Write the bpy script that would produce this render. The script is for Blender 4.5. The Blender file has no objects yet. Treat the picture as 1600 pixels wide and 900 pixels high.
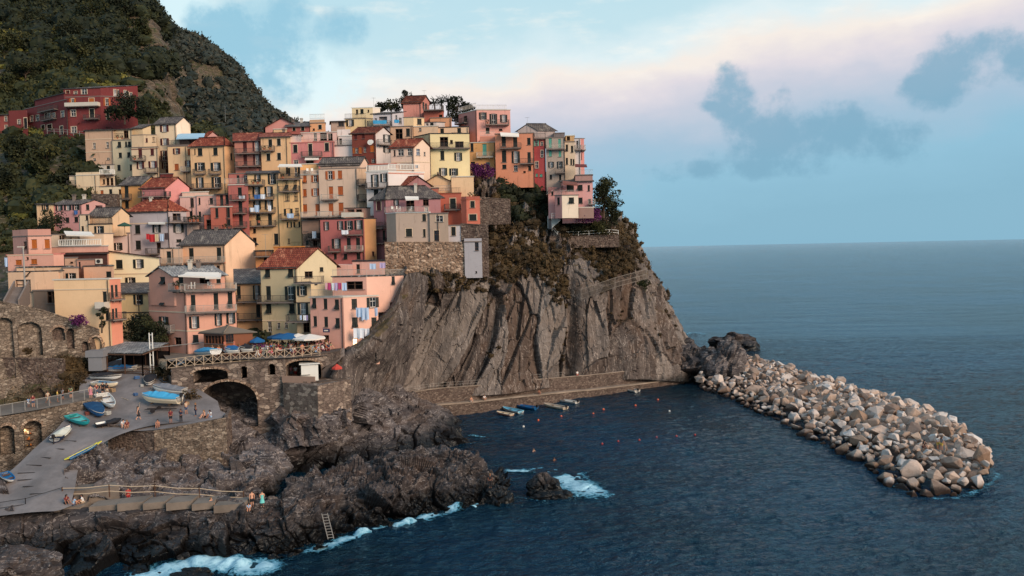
import bpy, math, random
import numpy as np
from mathutils import Vector, Matrix
from mathutils.bvhtree import BVHTree
rnd = random.Random(7)
S = bpy.context.scene
COL = S.collection
D2R = math.radians
# ---------------------------------------------------------------- camera
CAM = Vector((0.0, 0.0, 30.0)); F = 1200.0
HOR = 389.0
PITCH = math.atan((450 - HOR) / F); ROLL = math.atan(12 / 590.0)
cd = bpy.data.cameras.new('camera'); cam = bpy.data.objects.new('camera', cd); COL.objects.link(cam)
cd.sensor_width = 36; cd.lens = 36 * F / 1600; cd.clip_start = 0.5; cd.clip_end = 60000
R = Matrix.Rotation(math.pi / 2 - PITCH, 3, 'X') @ Matrix.Rotation(-ROLL, 3, 'Z')
cam.matrix_world = Matrix.Translation(CAM) @ R.to_4x4()
S.camera = cam
RI = R.transposed()
def ray(px, py):
    return R @ Vector(((px - 800) / F, -(py - 450) / F, -1.0))
def pix(px, py, Y):                                     # world point at distance Y seen at a pixel of the photo
    d = ray(px, py); return CAM + d * (Y / d.y)
def gnd(px, py, z=0.0):                                 # world point at height z
    d = ray(px, py); return CAM + d * ((z - CAM.z) / d.z)
def proj(p):
    q = RI @ (p - CAM); return (800 + F * q.x / -q.z, 450 - F * q.y / -q.z)
# ---------------------------------------------------------------- colour
def lin(c):
    return tuple(((v / 255) / 12.92 if v / 255 <= .04045 else ((v / 255 + .055) / 1.055) ** 2.4) for v in c)
# ---------------------------------------------------------------- world and sun
SUN_AZ, SUN_EL = D2R(128), D2R(24)       # azimuth from +Y towards +X: low over the sea, behind the camera to the right
w = bpy.data.worlds.new('World'); S.world = w; w.use_nodes = True
NT = w.node_tree; NT.nodes.clear()
class NB:
    """small node builder"""
    def __init__(s, nt): s.nt = nt
    def n(s, typ, **kw):
        nd = s.nt.nodes.new(typ)
        for k, v in kw.items(): setattr(nd, k, v)
        return nd
    def l(s, a, b): s.nt.links.new(a, b)
    def put(s, sock, v):
        if hasattr(v, 'is_linked') or hasattr(v, 'links'): s.l(v, sock)
        else: sock.default_value = v
    def m(s, op, a, b=0.0, c=None, clamp=False):
        nd = s.n('ShaderNodeMath', operation=op, use_clamp=clamp); s.put(nd.inputs[0], a); s.put(nd.inputs[1], b)
        if c is not None: s.put(nd.inputs[2], c)
        return nd.outputs[0]
    def ss(s, v, a, b):
        nd = s.n('ShaderNodeMapRange', interpolation_type='SMOOTHSTEP')
        s.put(nd.inputs[0], v); nd.inputs[1].default_value = a; nd.inputs[2].default_value = b
        return nd.outputs[0]
    def noise(s, vec, scale, detail=4, rough=.55, dim='3D', dist=0.0):
        nd = s.n('ShaderNodeTexNoise', noise_dimensions=dim)
        if vec is not None: s.l(vec, nd.inputs['Vector'])
        nd.inputs['Scale'].default_value = scale; nd.inputs['Detail'].default_value = detail
        nd.inputs['Roughness'].default_value = rough; nd.inputs['Distortion'].default_value = dist
        return nd.outputs[0]
    def mix(s, f, a, b, mode='MIX'):
        nd = s.n('ShaderNodeMix', data_type='RGBA', blend_type=mode, clamp_factor=True)
        s.put(nd.inputs[0], f)
        for k, v in ((6, a), (7, b)):
            if isinstance(v, tuple): nd.inputs[k].default_value = (*v[:3], 1)
            else: s.l(v, nd.inputs[k])
        return nd.outputs[2]
    def mapping(s, vec, scale=(1, 1, 1), rot=(0, 0, 0)):
        nd = s.n('ShaderNodeMapping'); s.l(vec, nd.inputs[0]); nd.inputs['Scale'].default_value = scale; nd.inputs['Rotation'].default_value = rot
        return nd.outputs[0]
    def ramp(s, f, stops):
        nd = s.n('ShaderNodeValToRGB'); s.l(f, nd.inputs[0]); e = nd.color_ramp.elements
        while len(e) < len(stops): e.new(.5)
        for q, (p, c) in zip(e, stops): q.position = p; q.color = (*c[:3], 1)
        return nd.outputs[0]
def dirang(px, py):
    d = ray(px, py).normalized(); return math.degrees(math.atan2(d.x, d.y)), math.degrees(math.asin(d.z))
def build_world():
    b = NB(NT)
    tc = b.n('ShaderNodeTexCoord'); sep = b.n('ShaderNodeSeparateXYZ'); b.l(tc.outputs['Generated'], sep.inputs[0])
    x, y, z = sep.outputs
    el = b.m('MULTIPLY', b.m('ARCSINE', z), 57.2958); az = b.m('MULTIPLY', b.m('ARCTAN2', x, y), 57.2958)
    vec = b.n('ShaderNodeCombineXYZ'); b.l(az, vec.inputs[0]); b.l(el, vec.inputs[1])
    v2 = b.mapping(vec.outputs[0], (1, 2.2, 1), (0, 0, D2R(-8)))
    nl = b.noise(v2, .11, 5, .55); ns = b.noise(vec.outputs[0], .5, 5, .6)
    tilt = b.m('MULTIPLY', b.m('SINE', b.m('MULTIPLY', az, .01745)), 6.0)
    v = b.m('SUBTRACT', el, tilt)
    v = b.m('ADD', v, b.m('MULTIPLY', b.m('SUBTRACT', nl, .5), 5.0))
    v = b.m('ADD', v, b.m('MULTIPLY', b.m('SUBTRACT', ns, .5), .8))
    L = lambda *c: lin(c)
    base = b.ramp(b.m('DIVIDE', v, 60.0, clamp=True), [
        (0, L(128, 172, 194)), (.055, L(136, 180, 202)), (.10, L(156, 182, 202)), (.145, L(190, 194, 207)),
        (.17, L(212, 206, 212)), (.195, L(232, 223, 215)), (.22, L(212, 226, 229)), (.255, L(184, 213, 222)),
        (.42, L(160, 202, 218)), (.7, L(138, 184, 210)), (1, L(120, 170, 210))])
    # bright thin cloud streaks
    st = b.ss(b.noise(b.mapping(vec.outputs[0], (1, 3.4, 1), (0, 0, D2R(-9))), .16, 6, .6), .5, .72)
    base = b.mix(b.m('MULTIPLY', b.m('MULTIPLY', st, b.ss(v, 9.0, 12.5)), .4), base, L(244, 238, 228))
    # darker cumulus patches, each at its place in the sky (azimuth, elevation, half width, half height)
    edge = b.m('ADD', b.m('MULTIPLY', b.m('SUBTRACT', b.noise(vec.outputs[0], .30, 8, .62), .5), 4.5),
               b.m('MULTIPLY', b.m('SUBTRACT', b.noise(vec.outputs[0], .12, 3, .5), .5), 1.6))
    def blobs(lst, lo, hi):
        tot = None
        for (px, py, rx, ry) in lst:
            a0, e0 = dirang(px, py); a1, _ = dirang(px + rx, py); _, e1 = dirang(px, py - ry)
            wa, we = abs(a1 - a0), abs(e1 - e0)
            da = b.m('DIVIDE', b.m('SUBTRACT', az, a0), wa); de = b.m('DIVIDE', b.m('SUBTRACT', el, e0), we)
            r = b.m('SUBTRACT', 1.0, b.m('ADD', b.m('MULTIPLY', da, da), b.m('MULTIPLY', de, de)))
            tot = r if tot is None else b.m('MAXIMUM', tot, r)
        front = b.ss(y, 0.0, .2)
        return b.m('MULTIPLY', b.ss(b.m('ADD', tot, edge), lo, hi), front)
    m1 = blobs([(1145, 150, 50, 50), (1190, 195, 70, 55), (1230, 225, 150, 55), (1330, 215, 120, 55), (1180, 262, 190, 24), (1520, 108, 85, 62), (1460, 145, 80, 32), (1590, 100, 60, 60), (1110, 165, 30, 12)], -.1, 1.1)
    base = b.mix(b.m('MULTIPLY', m1, .8), base, L(116, 160, 184))
    m2 = blobs([(410, 60, 95, 75), (340, 40, 50, 35), (400, 135, 70, 50), (530, 48, 48, 34), (445, 20, 45, 40), (300, 110, 60, 50)], -.5, 1.1)
    base = b.mix(b.m('MULTIPLY', m2, .8), base, L(134, 184, 206))
    m3 = blobs([(330, 95, 200, 110), (470, 120, 120, 70), (280, 20, 100, 40)], -.4, .9)
    base2 = b.mix(b.m('MULTIPLY', b.m('MULTIPLY', m3, .75), b.m('SUBTRACT', 1.0, m2)), base, L(212, 234, 238))
    # below the horizon the sea sheet covers everything
    sky = b.n('ShaderNodeTexSky', sky_type='NISHITA'); sky.sun_disc = False
    sky.sun_elevation = SUN_EL; sky.sun_rotation = SUN_AZ
    up = b.n('ShaderNodeVectorMath', operation='SCALE'); b.l(base2, up.inputs[0]); up.inputs['Scale'].default_value = 9.8
    col = b.mix(.97, sky.outputs[0], up.outputs[0])
    bg = b.n('ShaderNodeBackground'); b.l(col, bg.inputs[0]); bg.inputs[1].default_value = .085
    out = b.n('ShaderNodeOutputWorld'); b.l(bg.outputs[0], out.inputs[0])
build_world()
sl = bpy.data.lights.new('sun', 'SUN'); sl.energy = 2.7; sl.angle = D2R(28); sl.color = (1.0, .81, .62)
so = bpy.data.objects.new('sun', sl); COL.objects.link(so)
sdir = Vector((math.sin(SUN_AZ) * math.cos(SUN_EL), math.cos(SUN_AZ) * math.cos(SUN_EL), math.sin(SUN_EL)))
so.rotation_euler = sdir.to_track_quat('Z', 'Y').to_euler(); so.location = (60, -60, 120)
S.view_settings.view_transform = 'Standard'; S.view_settings.look = 'None'; S.view_settings.gamma = 1
S.view_settings.use_curve_mapping = False; S.view_settings.exposure = 0.5
S.cycles.max_bounces = 5; S.cycles.diffuse_bounces = 2; S.cycles.glossy_bounces = 2; S.cycles.transparent_max_bounces = 6
S.cycles.use_denoising = True
# ---------------------------------------------------------------- numpy noise
def _hash(ix, iy, iz, seed):
    h = (ix * 374761393 + iy * 668265263 + iz * 2147483647 + seed * 1274126177) & 0xffffffff
    h = ((h ^ (h >> 13)) * 1274126177) & 0xffffffff
    h = ((h ^ (h >> 16)) * 2246822519) & 0xffffffff
    return ((h ^ (h >> 15)) & 0xffffff) / float(0xffffff)
def vnoise(P, seed=0):
    P = np.asarray(P, float); I = np.floor(P).astype(np.int64); f = P - I; f = f * f * (3 - 2 * f)
    r = 0
    for dx in (0, 1):
        wx = f[..., 0] if dx else 1 - f[..., 0]
        for dy in (0, 1):
            wy = f[..., 1] if dy else 1 - f[..., 1]
            for dz in (0, 1):
                wz = f[..., 2] if dz else 1 - f[..., 2]
                r = r + wx * wy * wz * _hash(I[..., 0] + dx, I[..., 1] + dy, I[..., 2] + dz, seed)
    return r * 2 - 1
def fbm(P, octs=4, seed=0, gain=.5):
    a, s, r = 1.0, 1.0, 0
    for o in range(octs):
        r = r + a * vnoise(np.asarray(P) * s + o * 17.3, seed + o); a *= gain; s *= 2.03
    return r
def ridged(P, octs=4, seed=0, gain=.5):
    a, s, r = 1.0, 1.0, 0
    for o in range(octs):
        r = r + a * (1 - 2 * np.abs(vnoise(np.asarray(P) * s + o * 7.7, seed + o))); a *= gain; s *= 2.1
    return r
def voro(P, seed=0):
    """F1, F2, cell random, vector from the cell centre"""
    P = np.asarray(P, float); I = np.floor(P).astype(np.int64)
    sh = P.shape[:-1]; d1 = np.full(sh, 9.); d2 = np.full(sh, 9.); cid = np.zeros(sh); vec = np.zeros(P.shape)
    for dx in (-1, 0, 1):
        for dy in (-1, 0, 1):
            for dz in (-1, 0, 1):
                a, b, c = I[..., 0] + dx, I[..., 1] + dy, I[..., 2] + dz
                q = np.stack([a + _hash(a, b, c, seed), b + _hash(a, b, c, seed + 1), c + _hash(a, b, c, seed + 2)], -1)
                v = P - q; d = np.sqrt((v * v).sum(-1))
                near = d < d1
                d2 = np.where(near, d1, np.minimum(d2, d)); 
                cid = np.where(near, _hash(a, b, c, seed + 3), cid); vec = np.where(near[..., None], v, vec)
                d1 = np.where(near, d, d1)
    return d1, d2, cid, vec
def blocks(P, seed, tilt=.9, crack=.10, depth=.5):
    """fractured rock: every cell a tilted facet, a groove between cells"""
    d1, d2, cid, v = voro(P, seed)
    t1 = (cid * 7.13) % 1 - .5; t2 = (cid * 13.7) % 1 - .5; t3 = (cid * 29.1) % 1 - .5
    g = np.clip((d2 - d1) / crack, 0, 1)
    return (cid - .5) + tilt * (v[..., 0] * t1 + v[..., 1] * t2 + v[..., 2] * t3) * 2 - depth * (1 - g) ** 2
# ---------------------------------------------------------------- tags
def tag(o, label=None, cat=None, group=None, kind=None):
    if label: o['label'] = label
    if cat: o['category'] = cat
    if group: o['group'] = group
    if kind: o['kind'] = kind
    return o
def empty(name, loc, label=None, cat=None, group=None, rz=0):
    o = bpy.data.objects.new(name, None); COL.objects.link(o); o.location = loc; o.rotation_euler = (0, 0, rz); o.empty_display_size = .3
    return tag(o, label, cat, group)
def link(name, me, parent=None, loc=(0, 0, 0)):
    o = bpy.data.objects.new(name, me); COL.objects.link(o); o.parent = parent; o.location = loc
    return o
def copy_tree(o, parent=None, first=True):
    c = o.copy(); COL.objects.link(c)
    if parent is not None: c.parent = parent
    for ch in list(o.children): copy_tree(ch, c, False)
    return c
# ---------------------------------------------------------------- mesh builder
class MB:
    def __init__(s, org=(0, 0, 0)): s.v = []; s.f = []; s.uv = []; s.o = Vector(org); s.mi = []; s.cur = 0
    def face(s, pts, uv=None):
        n = len(s.v); s.v += [tuple(Vector(p) - s.o) for p in pts]; s.f.append(tuple(range(n, n + len(pts)))); s.uv.append(uv); s.mi.append(s.cur)
    def quad(s, a, b, c, d, uv=None): s.face((a, b, c, d), uv)
    def hexa(s, p):                                    # 8 corners: bottom 0-3, top 4-7
        for q in ((3, 2, 1, 0), (4, 5, 6, 7), (0, 1, 5, 4), (1, 2, 6, 5), (2, 3, 7, 6), (3, 0, 4, 7)): s.face([p[i] for i in q])
    def box(s, c, sx, sy, sz, rz=0.0):
        c = Vector(c); M = Matrix.Rotation(rz, 3, 'Z'); p = []
        for z in (-.5, .5):
            for x, y in ((-.5, -.5), (.5, -.5), (.5, .5), (-.5, .5)): p.append(c + M @ Vector((x * sx, y * sy, z * sz)))
        s.hexa(p)
    def bar(s, a, b, r, n=4, r2=None):
        a, b = Vector(a), Vector(b); d = (b - a)
        if d.length < 1e-5: return
        q = d.to_track_quat('Z', 'Y'); r2 = r if r2 is None else r2; A = []; B = []
        for i in range(n):
            t = 2 * math.pi * (i + .5) / n; e = q @ Vector((math.cos(t), math.sin(t), 0)); A.append(a + e * r); B.append(b + e * r2)
        for i in range(n): j = (i + 1) % n; s.face((A[i], A[j], B[j], B[i]))
        s.face(A[::-1]); s.face(B)
    def tube(s, pts, r, n=5):
        for i in range(len(pts) - 1): s.bar(pts[i], pts[i + 1], r if not callable(r) else r(i / (len(pts) - 1)), n, r if not callable(r) else r((i + 1) / (len(pts) - 1)))
    def prism(s, poly, z0, z1):
        b = [Vector((p[0], p[1], z0)) for p in poly]; t = [Vector((p[0], p[1], z1)) for p in poly]; n = len(poly)
        s.face(b[::-1]); s.face(t)
        for i in range(n): j = (i + 1) % n; s.face((b[i], b[j], t[j], t[i]))
    def loft(s, rings, closed=True, cap=True):
        for a, b in zip(rings[:-1], rings[1:]):
            n = len(a)
            for i in range(n if closed else n - 1): j = (i + 1) % n; s.face((a[i], a[j], b[j], b[i]))
        if cap: s.face(rings[0][::-1]); s.face(rings[-1])
    def mesh(s, name, mats, smooth=False):
        me = bpy.data.meshes.new(name); me.from_pydata(s.v, [], s.f)
        if not isinstance(mats, (list, tuple)): mats = [mats]
        for m in mats: me.materials.append(m)
        if any(u is not None for u in s.uv):
            L = me.uv_layers.new(name='UVMap'); k = 0
            for f, u in zip(s.f, s.uv):
                for i in range(len(f)): L.data[k].uv = u[i] if u else (0, 0); k += 1
        if len(mats) > 1: me.polygons.foreach_set('material_index', s.mi)
        if smooth: me.polygons.foreach_set('use_smooth', [True] * len(me.polygons))
        return me
    def build(s, name, mats, parent=None, smooth=False, loc=None):
        return link(name, s.mesh(name, mats, smooth), parent, tuple(s.o) if (parent is None and loc is None) else (loc or (0, 0, 0)))
def gridmesh(name, P, mat, keep=None, smooth=True, org=(0, 0, 0)):
    nv, nu = P.shape[:2]; V = (P.reshape(-1, 3) - np.array(org)).astype(np.float32)
    i = np.arange(nv * nu).reshape(nv, nu); q = np.stack([i[:-1, :-1], i[:-1, 1:], i[1:, 1:], i[1:, :-1]], -1).reshape(-1, 4)
    if keep is not None: q = q[keep.reshape(-1)]
    return rawmesh(name, V, q, mat, smooth)
def rawmesh(name, V, q, mat, smooth=False, tint=None):
    me = bpy.data.meshes.new(name); n = len(q); k = q.shape[1]
    me.vertices.add(len(V)); me.vertices.foreach_set('co', np.asarray(V, np.float32).ravel())
    me.loops.add(n * k); me.loops.foreach_set('vertex_index', q.ravel().astype(np.int32))
    me.polygons.add(n); me.polygons.foreach_set('loop_start', np.arange(0, n * k, k, dtype=np.int32))
    me.polygons.foreach_set('loop_total', np.full(n, k, np.int32)); me.polygons.foreach_set('use_smooth', np.full(n, smooth))
    me.materials.append(mat); me.update(calc_edges=True); me.validate()
    if tint is not None:
        a = me.attributes.new('tint', 'FLOAT', 'FACE'); a.data.foreach_set('value', np.asarray(tint, np.float32))
    return me
# ---------------------------------------------------------------- materials
MATS = {}
def newmat(name):
    m = bpy.data.materials.new(name); m.use_nodes = True; nt = m.node_tree
    bs = nt.nodes['Principled BSDF']; return m, NB(nt), bs
def plain(name, rgb, rough=.7, metal=0.0, emis=0.0, var=.12, scale=1.5, spec=.3):
    if name in MATS: return MATS[name]
    m, b, bs = newmat(name); c = lin(rgb)
    tc = b.n('ShaderNodeTexCoord'); nz = b.noise(tc.outputs['Object'], scale, 4, .6)
    f = b.m('ADD', b.m('MULTIPLY', b.m('SUBTRACT', nz, .5), var * 2.4), 1.0)
    cc = b.n('ShaderNodeVectorMath', operation='SCALE'); cc.inputs[0].default_value = c; b.l(f, cc.inputs['Scale'])
    b.l(cc.outputs[0], bs.inputs['Base Color']); bs.inputs['Roughness'].default_value = rough; bs.inputs['Metallic'].default_value = metal
    bs.inputs['Specular IOR Level'].default_value = spec
    if emis: bs.inputs['Emission Color'].default_value = (*c, 1); bs.inputs['Emission Strength'].default_value = emis
    MATS[name] = m; return m
K_ALB = .92
def alb(rgb, k=K_ALB, cap=.82):
    c = lin(rgb); g = .3 * c[0] + .5 * c[1] + .2 * c[2]; t = (1.12, .98, .95)
    return tuple(min(cap, (v * .75 + g * .25) * k * q) for v, q in zip(c, t))
def bump(b, bs, h, strength=.4, dist=.05):
    nd = b.n('ShaderNodeBump'); nd.inputs['Strength'].default_value = strength; nd.inputs['Distance'].default_value = dist
    b.l(h, nd.inputs['Height']); b.l(nd.outputs[0], bs.inputs['Normal']); return nd
def plaster(rgb, worn=.5):
    key = ('plaster', rgb, worn)
    if key in MATS: return MATS[key]
    m, b, bs = newmat('painted_plaster'); c = alb(rgb)
    g = b.n('ShaderNodeNewGeometry'); P = g.outputs['Position']
    big = b.noise(P, .35, 5, .6); mid = b.noise(P, 1.7, 5, .65); fine = b.noise(P, 9, 4, .6)
    streak = b.noise(b.mapping(P, (1.3, 1.3, .13)), 1.0, 7, .7, dist=.6)
    f = b.m('ADD', 1.0, b.m('ADD', b.m('MULTIPLY', b.m('SUBTRACT', big, .5), .34), b.m('MULTIPLY', b.m('SUBTRACT', fine, .5), .16)))
    sc = b.n('ShaderNodeVectorMath', operation='SCALE'); sc.inputs[0].default_value = c; b.l(f, sc.inputs['Scale'])
    dirt = tuple(v * .42 + .015 for v in (c[0] * .9, c[1] * .85, c[2] * .8))
    col = b.mix(b.m('MULTIPLY', b.ss(streak, .55, .70), .6 * worn + .12), sc.outputs[0], dirt)
    pale = tuple(min(.8, v * .75 + .14) for v in c)
    col = b.mix(b.m('MULTIPLY', b.ss(mid, .58, .74), .5 * worn), col, pale)
    col = b.mix(b.m('MULTIPLY', b.ss(b.noise(P, .9, 6, .7), .63, .72), .6 * worn), col, dirt)
    b.l(col, bs.inputs['Base Color']); bs.inputs['Roughness'].default_value = .9; bs.inputs['Specular IOR Level'].default_value = .2
    bump(b, bs, b.m('ADD', mid, b.m('MULTIPLY', fine, .5)), .35, .06)
    MATS[key] = m; return m
def roofmat(name, c1, c2, c3, bw=.30, rh=.36):
    m, b, bs = newmat(name); uv = b.n('ShaderNodeUVMap'); g = b.n('ShaderNodeNewGeometry')
    br = b.n('ShaderNodeTexBrick'); b.l(uv.outputs[0], br.inputs['Vector']); br.inputs['Scale'].default_value = 1
    br.inputs['Brick Width'].default_value = bw; br.inputs['Row Height'].default_value = rh; br.inputs['Mortar Size'].default_value = .03
    br.inputs['Color1'].default_value = (*lin(c1), 1); br.inputs['Color2'].default_value = (*lin(c2), 1); br.inputs['Mortar'].default_value = (*lin(tuple(v * .35 for v in c1)), 1)
    nz = b.noise(g.outputs['Position'], 1.1, 6, .7); n2 = b.noise(g.outputs['Position'], .35, 3, .5)
    col = b.mix(b.ss(nz, .5, .68), br.outputs[0], lin(c3))
    col = b.mix(b.m('MULTIPLY', b.ss(n2, .5, .7), .45), col, lin(tuple(v * .6 for v in c2)))
    b.l(col, bs.inputs['Base Color']); bs.inputs['Roughness'].default_value = .85; bs.inputs['Specular IOR Level'].default_value = .2
    wv = b.n('ShaderNodeTexWave', wave_type='BANDS', bands_direction='X'); b.l(uv.outputs[0], wv.inputs[0]); wv.inputs['Scale'].default_value = .314 / bw * 1.0
    bump(b, bs, b.m('ADD', wv.outputs[1], b.m('MULTIPLY', br.outputs[1], -.8)), .7, .05)
    MATS[name] = m; return m
M_TILE = roofmat('terracotta_tile', (160, 82, 62), (128, 58, 46), (186, 120, 92))
M_SLATE = roofmat('slate_roof', (112, 102, 98), (88, 80, 80), (138, 126, 116), .45, .3)
M_SLATEL = roofmat('pale_slate_roof', (150, 146, 146), (128, 124, 124), (172, 166, 160), .45, .3)
M_TILED = roofmat('aged_tile', (120, 62, 48), (92, 48, 40), (140, 92, 72))
def rockmat(name, c1, c2, c3, warm, rot=(0, 0, 0), sc=1.0, wet=None, green=None, ls=(.55, .55, 2.2)):
    m, b, bs = newmat(name); g = b.n('ShaderNodeNewGeometry'); P = g.outputs['Position']
    lay = b.mapping(P, tuple(q * sc for q in ls), rot)
    n1 = b.noise(lay, .5, 7, .68); n2 = b.noise(P, .13 * sc, 4, .6); n3 = b.noise(P, 2.6 * sc, 6, .7)
    L = lambda c: lin(c)
    col = b.mix(b.ss(n1, .34, .66), L(c1), L(c2))
    col = b.mix(b.m('MULTIPLY', b.ss(n3, .54, .72), .75), col, L(c3))
    col = b.mix(b.m('MULTIPLY', b.ss(n2, .48, .66), .65), col, L(warm))
    at = b.n('ShaderNodeAttribute', attribute_name='tint'); col = b.mix(b.m('MULTIPLY', at.outputs['Fac'], .6), col, L(c3)); col = b.mix(b.m('MULTIPLY', b.m('MULTIPLY', at.outputs['Fac'], -1.0, clamp=True), .6), col, L(warm))
    vein = b.ss(b.m('ABSOLUTE', b.m('SUBTRACT', b.noise(lay, .35, 5, .6, dist=1.5), .5)), .0, .012)
    col = b.mix(b.m('MULTIPLY', b.m('SUBTRACT', 1.0, vein), .45), col, L(tuple(min(255, v * 1.45) for v in c3)))
    col = b.mix(b.m('MULTIPLY', b.ss(b.noise(b.mapping(P, (.5, .5, .07), rot), .8, 5, .6), .52, .7), .5), col, L(tuple(v * .62 for v in c1)))
    sp = b.n('ShaderNodeSeparateXYZ'); b.l(P, sp.inputs[0])
    if green:
        nz = b.n('ShaderNodeSeparateXYZ'); b.l(g.outputs['Normal'], nz.inputs[0])
        gm = b.m('MULTIPLY', b.ss(nz.outputs[2], .30, .62), b.ss(b.noise(P, .45, 5, .65), .46, .62))
        gm = b.m('MULTIPLY', gm, b.ss(sp.outputs[2], green[1], green[1] + 5))
        col = b.mix(gm, col, b.mix(b.ss(b.noise(P, 1.3, 4, .6), .4, .65), L(green[0]), L(green[2])))
    rough = .85
    if wet is not None:
        wl = b.m('ADD', sp.outputs[2], b.m('MULTIPLY', b.m('SUBTRACT', b.noise(P, .4, 4, .6), .5), 2.2))
        wf = b.m('SUBTRACT', 1.0, b.ss(wl, wet * .5, wet * 1.5))
        col = b.mix(wf, col, L(tuple(v * .38 for v in c1)))
        rg = b.m('SUBTRACT', .85, b.m('MULTIPLY', wf, .45)); b.l(rg, bs.inputs['Roughness'])
    else: bs.inputs['Roughness'].default_value = rough
    b.l(col, bs.inputs['Base Color']); bs.inputs['Specular IOR Level'].default_value = .25
    h = b.m('ADD', n1, b.m('MULTIPLY', n3, .5))
    bump(b, bs, h, .8, .3 if green else .14)
    MATS[name] = m; return m
M_CLIFF = rockmat('cliff_rock', (62, 53, 51), (102, 90, 84), (146, 132, 123), (84, 63, 50), (0, D2R(-14), 0), .8, wet=2.0, green=((62, 52, 32), 12, (92, 74, 48)), ls=(1.6, 1.2, .32))
M_ROCK = rockmat('shore_rock', (54, 47, 48), (98, 89, 88), (154, 142, 136), (80, 65, 58), (0, D2R(40), D2R(20)), 1.1, wet=2.4)
M_ROCKD = rockmat('dark_wet_rock', (38, 33, 34), (76, 68, 67), (128, 117, 112), (66, 52, 46), (0, D2R(40), D2R(20)), 1.1, wet=2.2)
M_SOIL = rockmat('hillside_soil', (60, 50, 40), (92, 77, 64), (134, 113, 96), (70, 64, 38), (0, D2R(15), 0), .6, green=((44, 50, 24), -50, (70, 66, 32)))
def stonemat(name, c1, c2, c3, sc=2.2, mortar=.5):
    m, b, bs = newmat(name); g = b.n('ShaderNodeNewGeometry'); P = g.outputs['Position']
    mp = b.mapping(P, (1, 1, 1.7)); v = b.n('ShaderNodeTexVoronoi'); b.l(mp, v.inputs['Vector']); v.inputs['Scale'].default_value = sc
    e = b.n('ShaderNodeTexVoronoi', feature='DISTANCE_TO_EDGE'); b.l(mp, e.inputs['Vector']); e.inputs['Scale'].default_value = sc
    s = b.n('ShaderNodeSeparateXYZ'); b.l(v.outputs['Color'], s.inputs[0])
    col = b.mix(s.outputs[0], lin(c1), lin(c2)); col = b.mix(b.m('MULTIPLY', b.ss(s.outputs[1], .72, .9), .8), col, lin(c3))
    n = b.noise(P, .5, 5, .65); st = b.noise(b.mapping(P, (1.2, 1.2, .2)), 1, 4, .6)
    col = b.mix(b.m('MULTIPLY', b.ss(n, .5, .7), .6), col, lin(tuple(x * .55 for x in c1)))
    col = b.mix(b.m('MULTIPLY', b.ss(st, .52, .72), .55), col, lin(tuple(x * .85 for x in c3)))
    ed = b.ss(e.outputs[0], 0, .07); col = b.mix(b.m('MULTIPLY', b.m('SUBTRACT', 1.0, ed), mortar), col, lin(tuple(x * .4 for x in c1)))
    b.l(col, bs.inputs['Base Color']); bs.inputs['Roughness'].default_value = .92; bs.inputs['Specular IOR Level'].default_value = .2
    bump(b, bs, b.m('ADD', ed, b.m('MULTIPLY', b.noise(P, 7, 4, .6), .5)), .8, .1)
    MATS[name] = m; return m
M_STONE = stonemat('rubble_masonry', (98, 84, 74), (132, 114, 100), (160, 142, 126))
M_STONEL = stonemat('pale_rubble_masonry', (124, 98, 82), (168, 138, 116), (200, 172, 150), 1.6)
M_STONED = stonemat('brown_masonry', (82, 66, 60), (114, 96, 86), (134, 116, 104), 2.6)
M_BRIDGE = stonemat('weathered_render_on_stone', (96, 80, 72), (124, 106, 96), (172, 150, 134), 1.5, .3)
def concrete(name, rgb, rough=.9):
    m, b, bs = newmat(name); g = b.n('ShaderNodeNewGeometry'); P = g.outputs['Position']; c = lin(rgb)
    n = b.noise(P, .3, 6, .65); n2 = b.noise(P, 4, 5, .7)
    col = b.mix(b.ss(n, .35, .68), tuple(v * .72 for v in c), tuple(v * 1.12 for v in c)); col = b.mix(b.m('MULTIPLY', b.ss(n2, .5, .75), .35), col, tuple(v * .55 for v in c))
    b.l(col, bs.inputs['Base Color']); bs.inputs['Roughness'].default_value = rough; bs.inputs['Specular IOR Level'].default_value = .3
    bump(b, bs, n2, .3, .05); MATS[name] = m; return m
M_CONC = concrete('ramp_concrete', (122, 112, 110)); M_CONC2 = concrete('landing_concrete', (120, 106, 96)); M_QUAY = concrete('quay_concrete', (86, 73, 66))
def leafmat(name, c1, c2, c3):
    m, b, bs = newmat(name); at = b.n('ShaderNodeAttribute', attribute_name='tint'); g = b.n('ShaderNodeNewGeometry')
    n = b.noise(g.outputs['Position'], .22, 4, .6)
    f = b.m('ADD', b.m('MULTIPLY', at.outputs['Fac'], .6), b.m('MULTIPLY', b.ss(n, .32, .68), .5))
    col = b.ramp(f, [(0, lin(c1)), (.5, lin(c2)), (1, lin(c3))])
    b.l(col, bs.inputs['Base Color']); bs.inputs['Roughness'].default_value = .75; bs.inputs['Specular IOR Level'].default_value = .2
    MATS[name] = m; return m
M_LEAF = leafmat('scrub_foliage', (26, 30, 17), (46, 48, 25), (78, 72, 37))
M_LEAFD = leafmat('dark_foliage', (20, 24, 16), (35, 38, 23), (60, 59, 33))
M_LEAFT = leafmat('cliff_foliage', (40, 31, 20), (66, 51, 32), (100, 78, 50))
M_LEAFY = leafmat('terrace_foliage', (62, 62, 26), (98, 92, 40), (138, 124, 60))
M_LEAFHAZE = leafmat('hazed_far_foliage', (34, 40, 36), (50, 53, 46), (84, 75, 62))  # greyer, bluer leaf colours stand in for haze over the ridge
M_PURP = leafmat('bougainvillea_bracts', (50, 18, 46), (88, 34, 78), (120, 52, 104))
M_WOOD = plain('dark_wood', (84, 58, 44)); M_TRUNK = plain('bark', (80, 62, 50))
M_WHITE = plain('white_paint', (215, 208, 200), .5, var=.06); M_OFFW = plain('off_white', (196, 182, 168), .7)
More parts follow.
